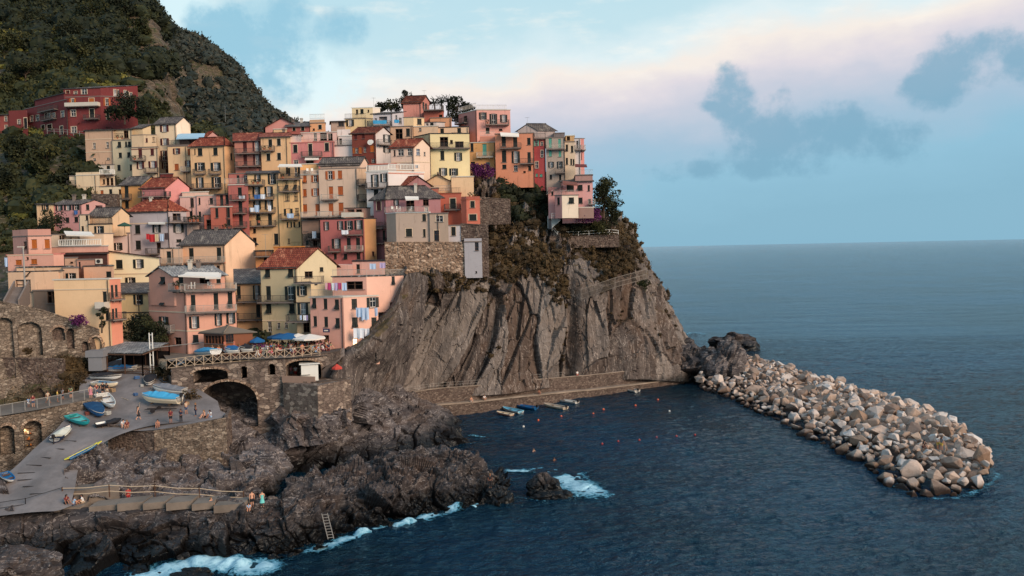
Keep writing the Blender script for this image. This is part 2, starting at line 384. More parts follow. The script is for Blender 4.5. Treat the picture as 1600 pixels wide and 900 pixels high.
M_IRON = plain('dark_iron', (44, 38, 38), .5); M_RAIL = plain('galvanised_rail', (150, 142, 136), .5, metal=.3); M_XRAIL = plain('cream_wood_rail', (180, 154, 130), .7)
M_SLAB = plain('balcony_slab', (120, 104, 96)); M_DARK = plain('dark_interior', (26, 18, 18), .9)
M_PIPE = plain('downpipe_paint', (70, 52, 46), .5); M_GUT = plain('gutter', (66, 56, 52), .5)
M_TRIM = plain('stone_trim', (206, 178, 150), .8, var=.06); M_ROPE = plain('rope', (178, 156, 134), .9)
M_FRAME = plain('white_window_frame', (215, 205, 196), .5, var=.04)
# ================================================================ TERRAIN
BV, BF = [], []                                        # everything one can stand on, for ray casts
def add_bvh(V, q):
    n = len(BV); BV.extend([tuple(map(float, v)) for v in V]); BF.extend([tuple(int(i) + n for i in f) for f in q])
def cr(pts, n):
    """Catmull-Rom resample of k control points (k,3) to n points"""
    pts = np.asarray(pts, float); k = len(pts); t = np.linspace(0, k - 1, n); i = np.clip(np.floor(t).astype(int), 0, k - 2); f = (t - i)
    sh = (n,) + (1,) * (pts.ndim - 1); f = f.reshape(sh)
    p0 = pts[np.clip(i - 1, 0, k - 1)]; p1 = pts[i]; p2 = pts[i + 1]; p3 = pts[np.clip(i + 2, 0, k - 1)]
    p0 = np.where((i == 0).reshape(sh), 2 * p1 - p2, p0); p3 = np.where((i == k - 2).reshape(sh), 2 * p2 - p1, p3)
    return .5 * ((2 * p1) + (-p0 + p2) * f + (2 * p0 - 5 * p1 + 4 * p2 - p3) * f * f + (-p0 + 3 * p1 - 3 * p2 + p3) * f ** 3)
def W(p):
    if isinstance(p, Vector): return tuple(p)
    if len(p) == 4: return tuple(p[:3])                # (x, y, z, 0) world coordinates
    if len(p) == 3 and isinstance(p[2], str): return tuple(gnd(p[0], p[1], float(p[2])))
    return tuple(pix(*p))
def sheet(rows, nv, nu, disp=None, soft=0):
    C = np.array([[W(p) for p in r] for r in rows])    # (rows, cols, 3)
    A = cr(C, nv); P = cr(A.transpose(1, 0, 2), nu).transpose(1, 0, 2)
    if disp is not None:
        gu = np.gradient(P, axis=1); gv = np.gradient(P, axis=0); N = np.cross(gu, gv)
        N /= np.linalg.norm(N, axis=-1, keepdims=True) + 1e-9
        if N[..., 1].mean() > .2 or (abs(N[..., 1].mean()) < .2 and N[..., 2].mean() < 0): N = -N
        d = disp(P); P = P + N * d[..., None]
    return P
def ground(name, P, mat, smooth=True, kind='structure', bvh=True, keep=None, cat=None, label=None):
    me = gridmesh(name, P, mat, keep, smooth); o = link(name, me)
    if kind: tag(o, label, None, None, kind)
    else: tag(o, label, cat)
    if bvh:
        nv, nu = P.shape[:2]; st = 1 if nv * nu < 30000 else 2; Q = P[::st, ::st]; a, c = Q.shape[:2]
        i = np.arange(a * c).reshape(a, c); add_bvh(Q.reshape(-1, 3), np.stack([i[:-1, :-1], i[:-1, 1:], i[1:, 1:], i[1:, :-1]], -1).reshape(-1, 4))
    return o
def rotm(P, ax, ay, az, s):
    M = (Matrix.Rotation(az, 3, 'Z') @ Matrix.Rotation(ay, 3, 'Y') @ Matrix.Rotation(ax, 3, 'X'))
    return (P @ np.array(M).T) * np.array(s)
def rocky(a_big=1.2, a_blk=.8, a_fine=.18, ax=0, ay=.7, az=0, s=(.5, .5, .16), seed=1, cell=1.0):
    def f(P):
        L = rotm(P, ax, ay, az, s); warp = fbm(P * .12, 3, seed + 9)[..., None] * .3
        return (a_big * fbm(P * .09, 3, seed) + a_blk * 1.15 * blocks(L * cell * .6 + warp, seed + 3, 1.7, .05, .3)
                + a_blk * .34 * blocks(L * cell * 2.0 + warp, seed + 5, 1.6, .08, .3) + .07 * blocks(L * cell * 5 + warp, seed + 6, 1.4, .1, .3) + a_fine * .3 * ridged(P * 1.0, 3, seed + 7))
    return f
# ---- sea: one sheet to the horizon, real swell near the camera
def sea_mesh():
    ys = np.concatenate([np.linspace(40, 240, 640), np.geomspace(241, 40000, 120)])
    us = np.concatenate([-np.geomspace(40, 1, 10), np.linspace(-.8, .8, 560), np.geomspace(1, 40, 10)])
    Y, U = np.meshgrid(ys, us, indexing='ij'); X = U * (Y + 25); 
    P2 = np.stack([X * .30 + Y * .05, Y * .42 - X * .06, Y * 0], -1)
    fade = np.clip(1 - (Y - 60) / 220, 0, 1)
    Z = (.22 * fbm(P2 * .38, 3, 5) + .12 * ridged(P2 * 1.3, 2, 8) + .075 * ridged(P2 * 3.1, 2, 18)) * fade
    Z = np.where(np.abs(X) < 260, Z, 0)
    return np.stack([X, Y, Z - .05], -1)
def watermat():
    m, b, bs = newmat('sea_water'); g = b.n('ShaderNodeNewGeometry'); P = g.outputs['Position']
    bs.inputs['Base Color'].default_value = (*lin((8, 28, 40)), 1); bs.inputs['Roughness'].default_value = .12
    bs.inputs['IOR'].default_value = 1.333; bs.inputs['Specular IOR Level'].default_value = .66; bs.inputs['Specular Tint'].default_value = (.26, .74, 1, 1)
    big = b.noise(P, .012, 4, .6); col = b.mix(b.ss(big, .35, .65), lin((3, 17, 27)), lin((10, 47, 72))); b.l(col, bs.inputs['Base Color'])
    d = b.n('ShaderNodeCameraData')
    w1 = b.noise(b.mapping(P, (.55, 1.0, 1), (0, 0, D2R(12))), .75, 5, .7, dist=.4); w2 = b.noise(b.mapping(P, (.6, 1.2, 1), (0, 0, D2R(-20))), 1.9, 4, .65)
    w3 = b.noise(b.mapping(P, (.35, 1, 1)), .07, 4, .6)
    h = b.m('ADD', b.m('ADD', w1, b.m('MULTIPLY', w2, .5)), b.m('MULTIPLY', w3, 3.0))
    bump(b, bs, h, 1.0, 1.25)
    return m
M_SEA = watermat()
ground('sea', sea_mesh(), M_SEA, bvh=False)
BVH0 = 0
# ---- the headland cliff, from the pink houses round to the sea side
cl = [
    # behind / top edge, then down to the foot.  columns run left to right and wrap round the seaward side
    [(560, 300, 182), (620, 290, 184), (680, 270, 186), (740, 262, 186), (790, 262, 186), (850, 285, 187), (900, 312, 188), (940, 330, 190), (960, 340, 193), (965, 345, 205), (950, 345, 230)],
    [(560, 330, 172), (620, 325, 172), (680, 300, 172), (740, 272, 170), (790, 268, 170), (850, 296, 172), (893, 335, 170), (935, 347, 174), (972, 352, 180), (982, 360, 196), (960, 352, 225)],
    [(556, 400, 152), (612, 390, 151), (680, 375, 153), (742, 330, 157), (790, 325, 160), (850, 345, 163), (890, 362, 163), (932, 366, 167), (980, 372, 172), (995, 385, 192), (980, 372, 222)],
    [(562, 465, 138), (612, 440, 138.6), (680, 435, 139.8), (745, 395, 151), (795, 395, 154), (850, 400, 156), (895, 410, 158), (940, 405, 163), (1004, 405, 170), (1012, 420, 190), (1000, 395, 222)],
    [(566, 500, 131), (612, 470, 136), (665, 448, 138.6), (735, 440, 141), (797, 436, 149), (852, 445, 152), (890, 450, 155), (945, 440, 160), (1024, 445, 170), (1034, 460, 188), (1010, 440, 222)],
    [(560, 545, 126), (600, 530, 131), (655, 520, 138), (720, 515, 142), (790, 515, 146), (852, 520, 150), (886, 520, 155), (945, 515, 158), (1048, 505, 168), (1058, 520, 186), (1030, 500, 222)],
    [(556, 590, 122), (596, 590, 129), (650, 585, 138), (712, 585, 141), (785, 580, 144), (852, 572, 149), (880, 570, 153), (950, 562, 157), (1066, 555, 166), (1082, 565, 186), (1060, 545, 222)],
    [(556, 640, 120), (590, 630, 127), (650, 625, 137), (708, 620, 140), (782, 616, 143), (852, 606, 148), (884, 600, 152), (955, 592, 156), (1080, 596, 166), (1104, 590, 188), (1090, 575, 222)],
]
def clf(P, out=None):
    warp = fbm(P * .07, 3, 3)[..., None] * .12; x = P[..., 0]; z = P[..., 2]; left = np.clip((-26 - x) / 6, 0, 1)
    Q = P.copy(); Q[..., 0] = x - (z - 8) * .8 * np.clip((12 - x) / 42, 0, 1) ** .8      # the slabs lean over towards the left
    S1, S2, S3 = np.array((.15, .1, .042)), np.array((.42, .3, .09)), np.array((.7, .6, .4))
    if out is not None: out.append(voro(Q * S1 + warp, 31)[2])
    low = np.clip((27 - z) / 6, 0, 1)
    dm = np.clip((z - 2.5) / 5, .15, 1); slab = dm * blocks(Q * S1 + warp, 31, 1.1, .03, .35); mid = dm * blocks(Q * S2 + warp, 41, 1.2, .05, .2); sm = blocks(Q * S3 + warp * 2, 45, 1.1, .1, .2)
    return (1.8 * fbm(P * .05, 3, 12) + 1.35 * slab + (.8 + .2 * (1 - low)) * mid + (.22 + .4 * (1 - low)) * sm + .6 * ridged(Q * np.array((.9, .3, .08)), 3, 51) * left
            + (.07 + .14 * (1 - low)) * ridged(P * .9, 4, 61) - 2.6 * np.exp(-((x - 11.5 - (z - 10) * .03) / 1.3) ** 2) * low - 1.0 * np.exp(-((Q[..., 0] + 9) / .5) ** 2) * low)
_T = []; clf(sheet(cl, 300, 560), _T)
P_CLIFF = sheet(cl, 300, 560, clf)
o = ground('cliff', P_CLIFF, M_CLIFF, smooth=False); _a = o.data.attributes.new('tint', 'FLOAT', 'POINT'); _a.data.foreach_set('value', (_T[0] * 2 - 1).astype(np.float32).ravel())
# ---- ground under the town, rising behind the harbour
tw = [
    [(-60, 560, 112), (60, 560, 112), (200, 548, 121), (300, 560, 113), (400, 560, 113), (480, 560, 113), (560, 560, 118), (640, 560, 138)],
    [(-60, 500, 120), (60, 500, 118), (200, 528, 123), (300, 520, 118), (400, 520, 119), (480, 520, 120), (560, 520, 124), (640, 520, 140)],
    [(-60, 420, 138), (60, 440, 133), (200, 455, 132), (300, 460, 130), (400, 470, 130), (480, 470, 131), (560, 470, 136), (640, 460, 144)],
    [(-60, 370, 150), (60, 380, 146), (200, 400, 148), (300, 405, 148), (400, 410, 148), (480, 410, 148), (560, 410, 150), (640, 400, 154)],
    [(-60, 320, 165), (60, 330, 160), (200, 350, 160), (300, 340, 160), (400, 340, 160), (480, 340, 160), (560, 335, 160), (640, 345, 160)],
    [(-60, 270, 180), (60, 270, 176), (200, 290, 172), (300, 290, 171), (400, 290, 171), (480, 290, 171), (560, 290, 172), (640, 300, 172)],
    [(-60, 225, 196), (60, 222, 194), (200, 230, 186), (300, 235, 182), (400, 240, 180), (480, 235, 181), (560, 225, 183), (660, 215, 185)],
    [(-60, 210, 204), (60, 208, 202), (200, 205, 198), (300, 215, 192), (400, 222, 192), (480, 215, 190), (560, 200, 190), (680, 190, 192)],
]
P_TOWN = sheet(tw, 120, 160, lambda P: .7 * fbm(P * .15, 4, 77) + .3 * ridged(P * .6, 3, 78) - 1.5)
ground('town_slope', P_TOWN, M_SOIL, smooth=True)
# ---- left hillside with terraces, up to the ridge
hl = [
    [(-500, 380, 158), (-150, 370, 160), (0, 355, 160), (80, 340, 162), (140, 330, 166), (200, 320, 178), (260, 320, 190), (320, 320, 200)],
    [(-500, 280, 185), (-150, 280, 186), (0, 280, 182), (80, 275, 182), (140, 262, 184), (200, 250, 194), (265, 250, 206), (340, 240, 220)],
    [(-500, 200, 215), (-150, 215, 212), (0, 220, 204), (80, 215, 204), (140, 205, 206), (200, 200, 212), (265, 200, 220), (335, 218, 236)],
    [(-500, 120, 250), (-150, 140, 240), (0, 150, 226), (80, 148, 222), (140, 145, 220), (200, 148, 224), (262, 160, 232), (305, 195, 256)],
    [(-500, 40, 290), (-150, 60, 280), (0, 80, 265), (80, 80, 262), (140, 78, 258), (200, 84, 254), (255, 100, 258), (278, 140, 280)],
    [(-500, -60, 350), (-150, -30, 330), (0, 10, 312), (80, 10, 306), (140, 12, 300), (200, 18, 292), (243, 32, 290), (262, 70, 308)],
    [(-500, -180, 420), (-150, -130, 400), (0, -80, 370), (80, -70, 360), (140, -50, 350), (190, -22, 338), (222, 8, 330), (240, 40, 345)],
]
def hillf(P):
    z = P[..., 2]; x = P[..., 0]
    # dry-stone terraces on the left half
    st = (z + 2.0 * fbm(P * .03, 3, 91)) / 5.2; fr = st - np.floor(st); step = (np.clip((fr - .72) / .28, 0, 1) - fr) * 1.9
    m = np.clip((-88 - x) / 25, 0, 1)
    rk = np.clip((x + 135) / 25, 0, 1) * np.clip((z - 70) / 20, 0, 1)
    return step * m * .9 + rk * (2.6 * blocks(rotm(P, 0, .5, 0, (.11, .11, .05)), 95, 1.2, .14, .7) + 1.0 * ridged(P * .12, 4, 97)) + 1.5 * fbm(P * .05, 4, 93)
P_HILL = sheet(hl, 330, 380, hillf)
ground('hillside', P_HILL, M_SOIL, smooth=False)
# ---- the far ridge
fh = [
    [(120, 330, 420), (220, 320, 420), (300, 300, 420), (380, 290, 420), (460, 280, 425), (560, 270, 430), (640, 280, 440)],
    [(120, 240, 470), (210, 230, 470), (290, 225, 470), (370, 220, 470), (440, 225, 475), (510, 240, 480), (600, 260, 490)],
    [(110, 120, 540), (200, 120, 540), (290, 150, 540), (350, 160, 540), (410, 185, 545), (470, 215, 550), (560, 255, 560)],
    [(60, 10, 600), (190, 20, 600), (256, 74, 600), (314, 106, 600), (364, 145, 605), (417, 184, 610), (520, 238, 620)],
    [(0, -120, 660), (160, -60, 660), (237, 46, 655), (300, 84, 655), (350, 120, 660), (412, 176, 665), (530, 235, 680)],
    [(-40, -60, 760), (140, -10, 760), (240, 60, 760), (300, 110, 760), (350, 140, 760), (400, 190, 760), (500, 245, 760)],
]
P_FAR = sheet(fh, 200, 240, lambda P: 9 * fbm(P * .012, 4, 71) + 2.5 * ridged(P * .05, 4, 72))
ground('far_ridge', P_FAR, M_SOIL, smooth=False, bvh=False)
# ---- ramp from the piazza down to the landing
rp = [   # far (top) to near (bottom); columns left to right
    [(150, 566, 117), (190, 562, 118), (230, 558, 119), (262, 556, 119), (300, 556, 118)],
    [(128, 590, 107.5), (170, 586, 108.5), (215, 580, 109), (250, 580, 110.5), (264, 580, 111)],
    [(120, 625, 101.5), (165, 618, 102.5), (215, 612, 103), (262, 612, 103.5), (300, 625, 102)],
    [(98, 660, 95), (140, 655, 96.5), (200, 648, 98), (262, 645, 98.5), (352, 650, 97.5)],
    [(52, 702, 88), (96, 692, 89), (140, 684, 90.5), (176, 676, 92), (215, 670, 93)],
    [(8, 742, 83), (45, 740, 83), (85, 730, 84), (108, 716, 86), (135, 712, 87)],
    [(-60, 775, 79), (10, 778, 79), (60, 772, 79), (98, 762, 80.2), (116, 768, 79.8)],
    [(-60, 812, 75.5), (10, 805, 76), (60, 800, 76.3), (90, 798, 76.5), (112, 790, 77.5)],
]
P_RAMP = sheet(rp, 130, 90, lambda P: .06 * fbm(P * .3, 4, 11))
ground('ramp', P_RAMP, M_CONC)
# apron beside the boats, at the height of the bastion's top
ap = [[(240, 600, 106), (290, 600, 106), (340, 628, 102)], [(205, 650, 97.8), (270, 646, 98.4), (347, 652, 97.2)], [(165, 672, 93.5), (232, 674, 93), (347, 658, 95.5)]]
P_APRON = sheet(ap, 20, 30, lambda P: .03 * fbm(P * .5, 3, 13)); P_APRON[..., 2] += .12
ground('apron', P_APRON, M_CONC)
# ---- piazza paving behind the bridge wall
pz = [[(255, 560, 112), (330, 556, 112), (400, 552, 112), (470, 548, 112), (540, 545, 113)], [(262, 575, 104.6), (330, 572, 104.8), (400, 566, 105.2), (470, 558, 106), (535, 552, 108)]]
ZPZ = 15.6
P_PZ = sheet(pz, 12, 40); P_PZ[..., 2] = ZPZ; P_PZ[0, :, 1] += 16
ground('piazza', P_PZ, M_CONC2)
# ---- rock below the bastion (left centre)
rc = [
    [(118, 714, 85.6), (152, 694, 89.6), (190, 706, 94.5), (240, 712, 94.8), (300, 716, 95.5), (350, 700, 97), (400, 690, 104), (440, 690, 108)],
    [(112, 720, 85), (151, 700, 88.8), (190, 712, 92), (240, 716, 92.6), (300, 722, 93.6), (350, 726, 94.6), (396, 702, 99), (440, 712, 104)],
    [(104, 728, 84.2), (150, 712, 87.6), (195, 722, 89.8), (245, 727, 90.6), (300, 732, 91.4), (352, 735, 92.4), (410, 712, 94.5), (445, 732, 100)],
    [(98, 742, 83.2), (150, 732, 85.8), (200, 738, 88), (250, 744, 89), (300, 748, 90), (355, 745, 91), (415, 738, 92), (440, 748, 96)],
    [(104, 760, 81.5), (150, 752, 83.5), (200, 760, 85), (250, 768, 85.5), (300, 770, 86), (355, 768, 87), (405, 762, 88), (432, 765, 92)],
    [(112, 778, 79.5), (150, 775, 80.5), (200, 782, 81.5), (250, 785, 82), (300, 788, 82), (355, 786, 82.5), (400, 784, 84), (425, 784, 89)],
]
ground('rock_shelf', sheet(rc, 150, 330, rocky(.5, .75, .10, 0, .6, .3, (.62, .62, .3), 21)), M_ROCK, smooth=False)
# ---- foreground ridge: landing rock, running out to the point
rf = [
    [(-80, 806, 78.5), (30, 800, 79), (120, 795, 79.5), (220, 792, 80), (320, 790, 80.5), (420, 780, 83), (455, 790, 90), (520, 745, 97), (590, 730, 99), (650, 722, 100), (700, 724, 100), (750, 745, 99), (782, 762, 97)],
    [(-80, 808, 77), (30, 803, 77.5), (120, 799, 78), (220, 796, 78.5), (320, 794, 79), (428, 786, 81), (450, 775, 85), (520, 735, 93.5), (590, 722, 96), (650, 703, 97), (700, 712, 97), (745, 722, 96.5), (780, 765, 95)],
    [(-80, 830, 75.5), (30, 822, 76), (120, 815, 76.5), (220, 812, 77), (320, 808, 77.5), (420, 800, 79), (460, 782, 81.5), (530, 752, 88), (600, 738, 91), (655, 716, 94), (705, 722, 95), (742, 718, 95), (778, 772, 93.5)],
    [(-80, 850, 74.5), (30, 845, 75), (120, 838, 75.3), (220, 830, 76), (320, 828, 76.5), (425, 818, 77.5), (475, 800, 79.5), (540, 782, 84), (610, 765, 87), (665, 750, 90), (712, 748, 92), (752, 752, 93), (776, 778, 92.5)],
    [(-80, 880, 72.5), (30, 876, 73), (120, 870, 73.3), (220, 858, 74), (320, 850, 75), (430, 842, 76.5), (490, 825, 78.5), (555, 808, 82.5), (625, 790, 85.5), (680, 778, 88), (722, 770, 90), (758, 770, 91.5), (774, 784, 91.5)],
    [(-80, 935, 68), (30, 925, 69), (120, 915, 70), (215, 898, 71.5), (300, 876, 74), (430, 868, 76), (500, 850, 78), (565, 836, 81.5), (635, 818, 84.5), (690, 802, 87), (728, 794, 89), (758, 788, 90.5), (773, 788, 91)],
    [(-80, 990, 65), (30, 975, 66), (120, 960, 67.5), (215, 930, 70), (300, 900, 72.5), (430, 890, 74.5), (505, 870, 76.5), (570, 856, 80), (640, 836, 83), (695, 818, 86), (732, 808, 88), (762, 800, 89.5), (777, 796, 90)],
]
def rff(P):
    d = rocky(.55, .85, .11, 0, .75, .2, (.5, .5, .26), 33)(P)
    x = P[..., 0]; z = P[..., 2]
    rim = np.clip((-30 - x) / 4, 0, 1) * np.clip((z - 3.0) / .8, 0, 1)
    return d * (1 - .85 * rim) + .5 * ridged(rotm(P, 0, D2R(50), D2R(15), (.25, .8, .8)), 3, 44) * np.clip((x + 32) / 10, 0, 1)
ground('foreground_rock', sheet(rf, 230, 620, rff), M_ROCKD, smooth=False)
# ---- middle rock mass below the walkway
rm = [
    [(345, 652, 104), (400, 650, 112), (450, 640, 116), (520, 628, 122), (560, 612, 127), (610, 612, 130), (660, 622, 130), (700, 650, 130), (722, 678, 128)],
    [(345, 668, 102), (400, 668, 108), (450, 655, 112), (520, 635, 118), (562, 622, 122), (612, 618, 125), (662, 630, 125), (702, 655, 125), (726, 688, 124)],
    [(350, 690, 101), (400, 690, 105), (452, 680, 108), (520, 655, 112), (570, 645, 115), (620, 645, 118), (668, 650, 120), (706, 665, 121), (727, 694, 121)],
    [(355, 706, 101), (402, 706, 104), (448, 700, 106), (520, 685, 108), (572, 678, 111), (625, 678, 114), (670, 678, 117), (706, 684, 118), (724, 702, 118)],
    [(360, 722, 101), (404, 722, 103), (448, 718, 104.5), (520, 712, 106), (575, 708, 108), (628, 706, 111), (672, 703, 114), (704, 700, 116), (722, 708, 116)],
    [(365, 745, 100), (408, 742, 101.5), (450, 742, 102.5), (520, 742, 104), (578, 740, 106), (630, 736, 109), (674, 728, 112), (704, 716, 114.5), (722, 712, 115)],
    [(370, 760, 99), (412, 758, 100), (452, 758, 101), (522, 758, 102), (580, 756, 104), (632, 750, 107), (676, 742, 110), (706, 728, 113), (724, 720, 114)],
]
ground('middle_rock', sheet(rm, 170, 360, rocky(.7, 1.0, .13, 0, .35, .2, (.30, .30, .26), 55)), M_ROCK, smooth=False)
# ---- rock and gully under the bridge, back to the cliff foot
rg = [
    [(270, 610, 112), (330, 600, 114), (400, 600, 115), (450, 596, 116), (520, 585, 118), (570, 560, 122), (620, 560, 134)],
    [(280, 640, 108), (330, 630, 110), (400, 625, 112), (450, 622, 113), (520, 608, 116), (570, 590, 120), (620, 590, 131)],
    [(300, 670, 104), (345, 660, 106), (400, 655, 107), (450, 640, 106), (520, 622, 108), (565, 610, 120), (625, 606, 130)],
    [(310, 700, 102), (350, 690, 103), (400, 685, 104), (450, 660, 102.5), (520, 642, 103.5), (570, 625, 110), (632, 622, 132)],
    [(320, 740, 100), (355, 735, 100), (400, 725, 102), (455, 700, 101), (520, 690, 102.5), (575, 660, 112), (640, 650, 133)],
]
ground('gully_rock', sheet(rg, 110, 240, rocky(.6, .8, .12, 0, .75, .2, (.45, .45, .25), 65)), M_ROCK, smooth=False)
# ---- slope below the arcade wall on the left
la = [
    [(-80, 520, 110), (0, 540, 108), (60, 545, 108), (120, 545, 110), (150, 560, 115)],
    [(-80, 590, 104), (0, 600, 104), (60, 600, 105), (120, 590, 107), (142, 585, 111)],
    [(-80, 640, 101), (0, 636, 102), (60, 624, 103.5), (120, 612, 105.5), (140, 605, 108)],
    [(-80, 655, 97.5), (0, 650, 98.5), (60, 640, 100), (120, 630, 103), (135, 622, 106)],
]
ground('left_bank', sheet(la, 90, 160, rocky(.25, .35, .10, 0, .2, 0, (.8, .8, .8), 85)), M_SOIL, smooth=False)
# ---- path behind the railing
pp = [[(-60, 640, 99.5), (0, 634, 100.5), (60, 624, 101.5), (110, 614, 103.5), (145, 608, 105)], [(-60, 660, 93), (0, 650, 94), (60, 640, 95.5), (110, 630, 98), (150, 622, 100.5)]]
P_PATH = sheet(pp, 10, 40); 
ground('path', P_PATH, M_CONC2)
# ---- rocks below the left lower wall, at the ramp's edge
lb = [[(-60, 700, 84), (-20, 715, 84), (0, 735, 83), (4, 745, 82)], [(-60, 760, 80), (-20, 760, 80), (2, 765, 80), (16, 775, 79)], [(-60, 800, 77), (-20, 800, 77), (4, 802, 77), (24, 800, 76.6)]]
ground('edge_rock', sheet(lb, 30, 40, rocky(.2, .4, .1, seed=89)), M_ROCK, smooth=False)
# ---- quay walk at the foot of the cliff
def strip(a, b_, z0, z1, n=60):
    A = cr(np.array([W(p) for p in a]), n); B = cr(np.array([W(p) for p in b_]), n); return A, B
qa = [(560, 622, 126), (620, 622, 132), (680, 622, 138), (740, 618, 141), (800, 606, 145), (852, 596, 148), (900, 586, 153), (950, 580, 157), (1000, 576, 161), (1050, 574, 166), (1095, 585, 172)]
QW = cr(np.array([tuple(pix(px, py, Y)) for px, py, Y in qa]), 120)
QW[:, 2] = np.interp(np.arange(120), [0, 30, 60, 75, 119], [4.6, 4.2, 4.0, 3.4, 3.2])
def quay():
    T = np.gradient(QW, axis=0); T[:, 2] = 0; T /= np.linalg.norm(T, axis=1)[:, None]; N = np.stack([T[:, 1], -T[:, 0], T[:, 2] * 0], -1)
    prof = [(3.5, 0), (0, 0), (-.0, .75), (-.28, .75), (-.28, 0), (-.3, -1.9), (-1.2, -2.0), (-1.25, -6)]
    jag = fbm(QW * .5, 3, 3) * .12
    rows = [];
    for o, z in prof:
        Q = QW - N * (o if o > -1 else o + 0)[..., None] if False else QW + N * (-o) ; Q = Q.copy(); Q[:, 2] += z; Q += N * (jag * (1 if z < 0 else .2))[:, None]
        rows.append(Q)
    return np.array(rows)
P_QUAY = quay()
ground('quay', P_QUAY, M_STONED, smooth=False)
def qstrip(o0, o1, z, th, mat):
    T = np.gradient(QW, axis=0); T[:, 2] = 0; T /= np.linalg.norm(T, axis=1)[:, None]; N = np.stack([T[:, 1], -T[:, 0], T[:, 2] * 0], -1); R_ = []
    for o, zz_ in ((o0, z - th), (o0, z), (o1, z), (o1, z - th)): Q = QW - N * o; Q[:, 2] += zz_; R_.append(Q + N * (fbm(QW * .8, 3, 5) * .07)[:, None])
    ground('quay', np.array(R_), mat, smooth=False)
M_QL = concrete('pale_quay_edge', (146, 128, 114)); qstrip(.05, -.36, .83, .12, M_QL); qstrip(-.2, -1.4, -1.9, .28, M_QL)
# ---- sea stacks at the end of the headland and rocks in the water
def boulder_rock(name, px, py, z, sx, sy, sz, seed, mat=None, rot=0.0, amp=.22, lab=None, kind='structure', lean=0.0):
    n = 70; u = np.linspace(0, 2 * np.pi, n); v = np.linspace(-.5 * np.pi, .5 * np.pi, 46); Vv, U = np.meshgrid(v, u, indexing='ij')
    D = np.stack([np.cos(Vv) * np.cos(U), np.cos(Vv) * np.sin(U), np.sin(Vv)], -1)
    r = 1 + amp * blocks(D * 1.3 + seed, seed, 1.0, .1, .35) + amp * .35 * blocks(D * 3.4 + seed, seed + 4, 1.0, .12, .4) + .12 * fbm(D * 2.2, 3, seed + 2)
    P = D * r[..., None] * np.array([sx, sy, sz]); P[..., 0] += lean * P[..., 2]
    M = np.array(Matrix.Rotation(rot, 3, 'Z')); P = P @ M.T; c = gnd(px, py, z)
    P[:, -1] = P[:, 0]
    P = P + np.array(c); return ground(name, P, mat or M_ROCKD, smooth=False, kind=kind, label=lab, cat='rock')
boulder_rock('sea_stack', 1124, 590, 1, 4.8, 4.4, 8.6, 3, M_ROCK, amp=.30, lean=.15, lab='brown sea stack between the headland and the boulder breakwater', kind=None)
boulder_rock('sea_stack', 1146, 545, 0, 6.5, 5, 4.6, 9, M_ROCKD, rot=-.3, lab='low black sea rock sticking out behind the brown stack', kind=None)
boulder_rock('headland_toe', 1066, 592, 0, 8, 6, 7.5, 14, M_ROCKD, amp=.3)
boulder_rock('wave_rock', 850, 772, 0, 2.1, 1.7, 2.2, 5, M_ROCKD, lab='dark split rock ringed by white foam off the point', kind=None)
boulder_rock('wave_rock', 862, 778, 0, 2.5, 1.2, .9, 8, M_ROCKD, lab='low wet rock awash in front of the foam ringed rock', kind=None)
boulder_rock('point_rock', 775, 783, 0, 2.0, 1.8, 1.9, 17, M_ROCKD)
boulder_rock('shore_boulder', 300, 902, 0, 2.0, 1.2, .7, 23, M_ROCKD, lab='dark boulder awash in the surf at the bottom edge', kind=None)
boulder_rock('shore_boulder', 30, 892, 3.0, 3.4, 2.6, 2.2, 27, M_ROCKD, lab='rounded dark boulder low on the foreground rock at the left corner', kind=None)
boulder_rock('shore_boulder', 425, 712, 2.2, 4.2, 3.0, 2.4, 29, M_ROCK, lab='rounded brown boulder at the mouth of the dark inlet', kind=None)
sr = [[(640, 412, 150), (634, 428, 120), (648, 425, 124), (668, 432, 139)], [(616, 462, 130), (612, 474, 117.5), (634, 468, 118.6), (662, 472, 136)], [(600, 485, 130), (594, 502, 115.3), (628, 502, 116.8), (657, 520, 135)],
      [(570, 520, 126), (564, 536, 112), (600, 548, 114), (642, 572, 132)], [(540, 548, 120), (536, 560, 110), (575, 582, 115), (627, 612, 130)], [(520, 580, 116), (522, 588, 108), (560, 614, 113), (602, 642, 126)], [(516, 620, 114), (530, 632, 108), (560, 650, 112), (600, 668, 122)]]
ground('strata_slope', sheet(sr, 150, 110, lambda P: .3 * fbm(P * .12, 3, 5) + .2 * ridged(rotm(P, 0, D2R(-40), 0, (.75, .3, .10)), 3, 51) + .25 * blocks(rotm(P, 0, D2R(-40), 0, (.5, .4, .12)), 57, 1, .1, .4)), M_CLIFF, smooth=False)
BVH = BVHTree.FromPolygons(BV, BF)
def hit(px, py, default=100):
    d = ray(px, py).normalized(); r = BVH.ray_cast(CAM, d)
    return r[0] if r[0] is not None else pix(px, py, default)
def drop(p, up=3.0):
    r = BVH.ray_cast(Vector((p[0], p[1], p[2] + up)), Vector((0, 0, -1)))
    return r[0] if r[0] is not None else Vector(p)
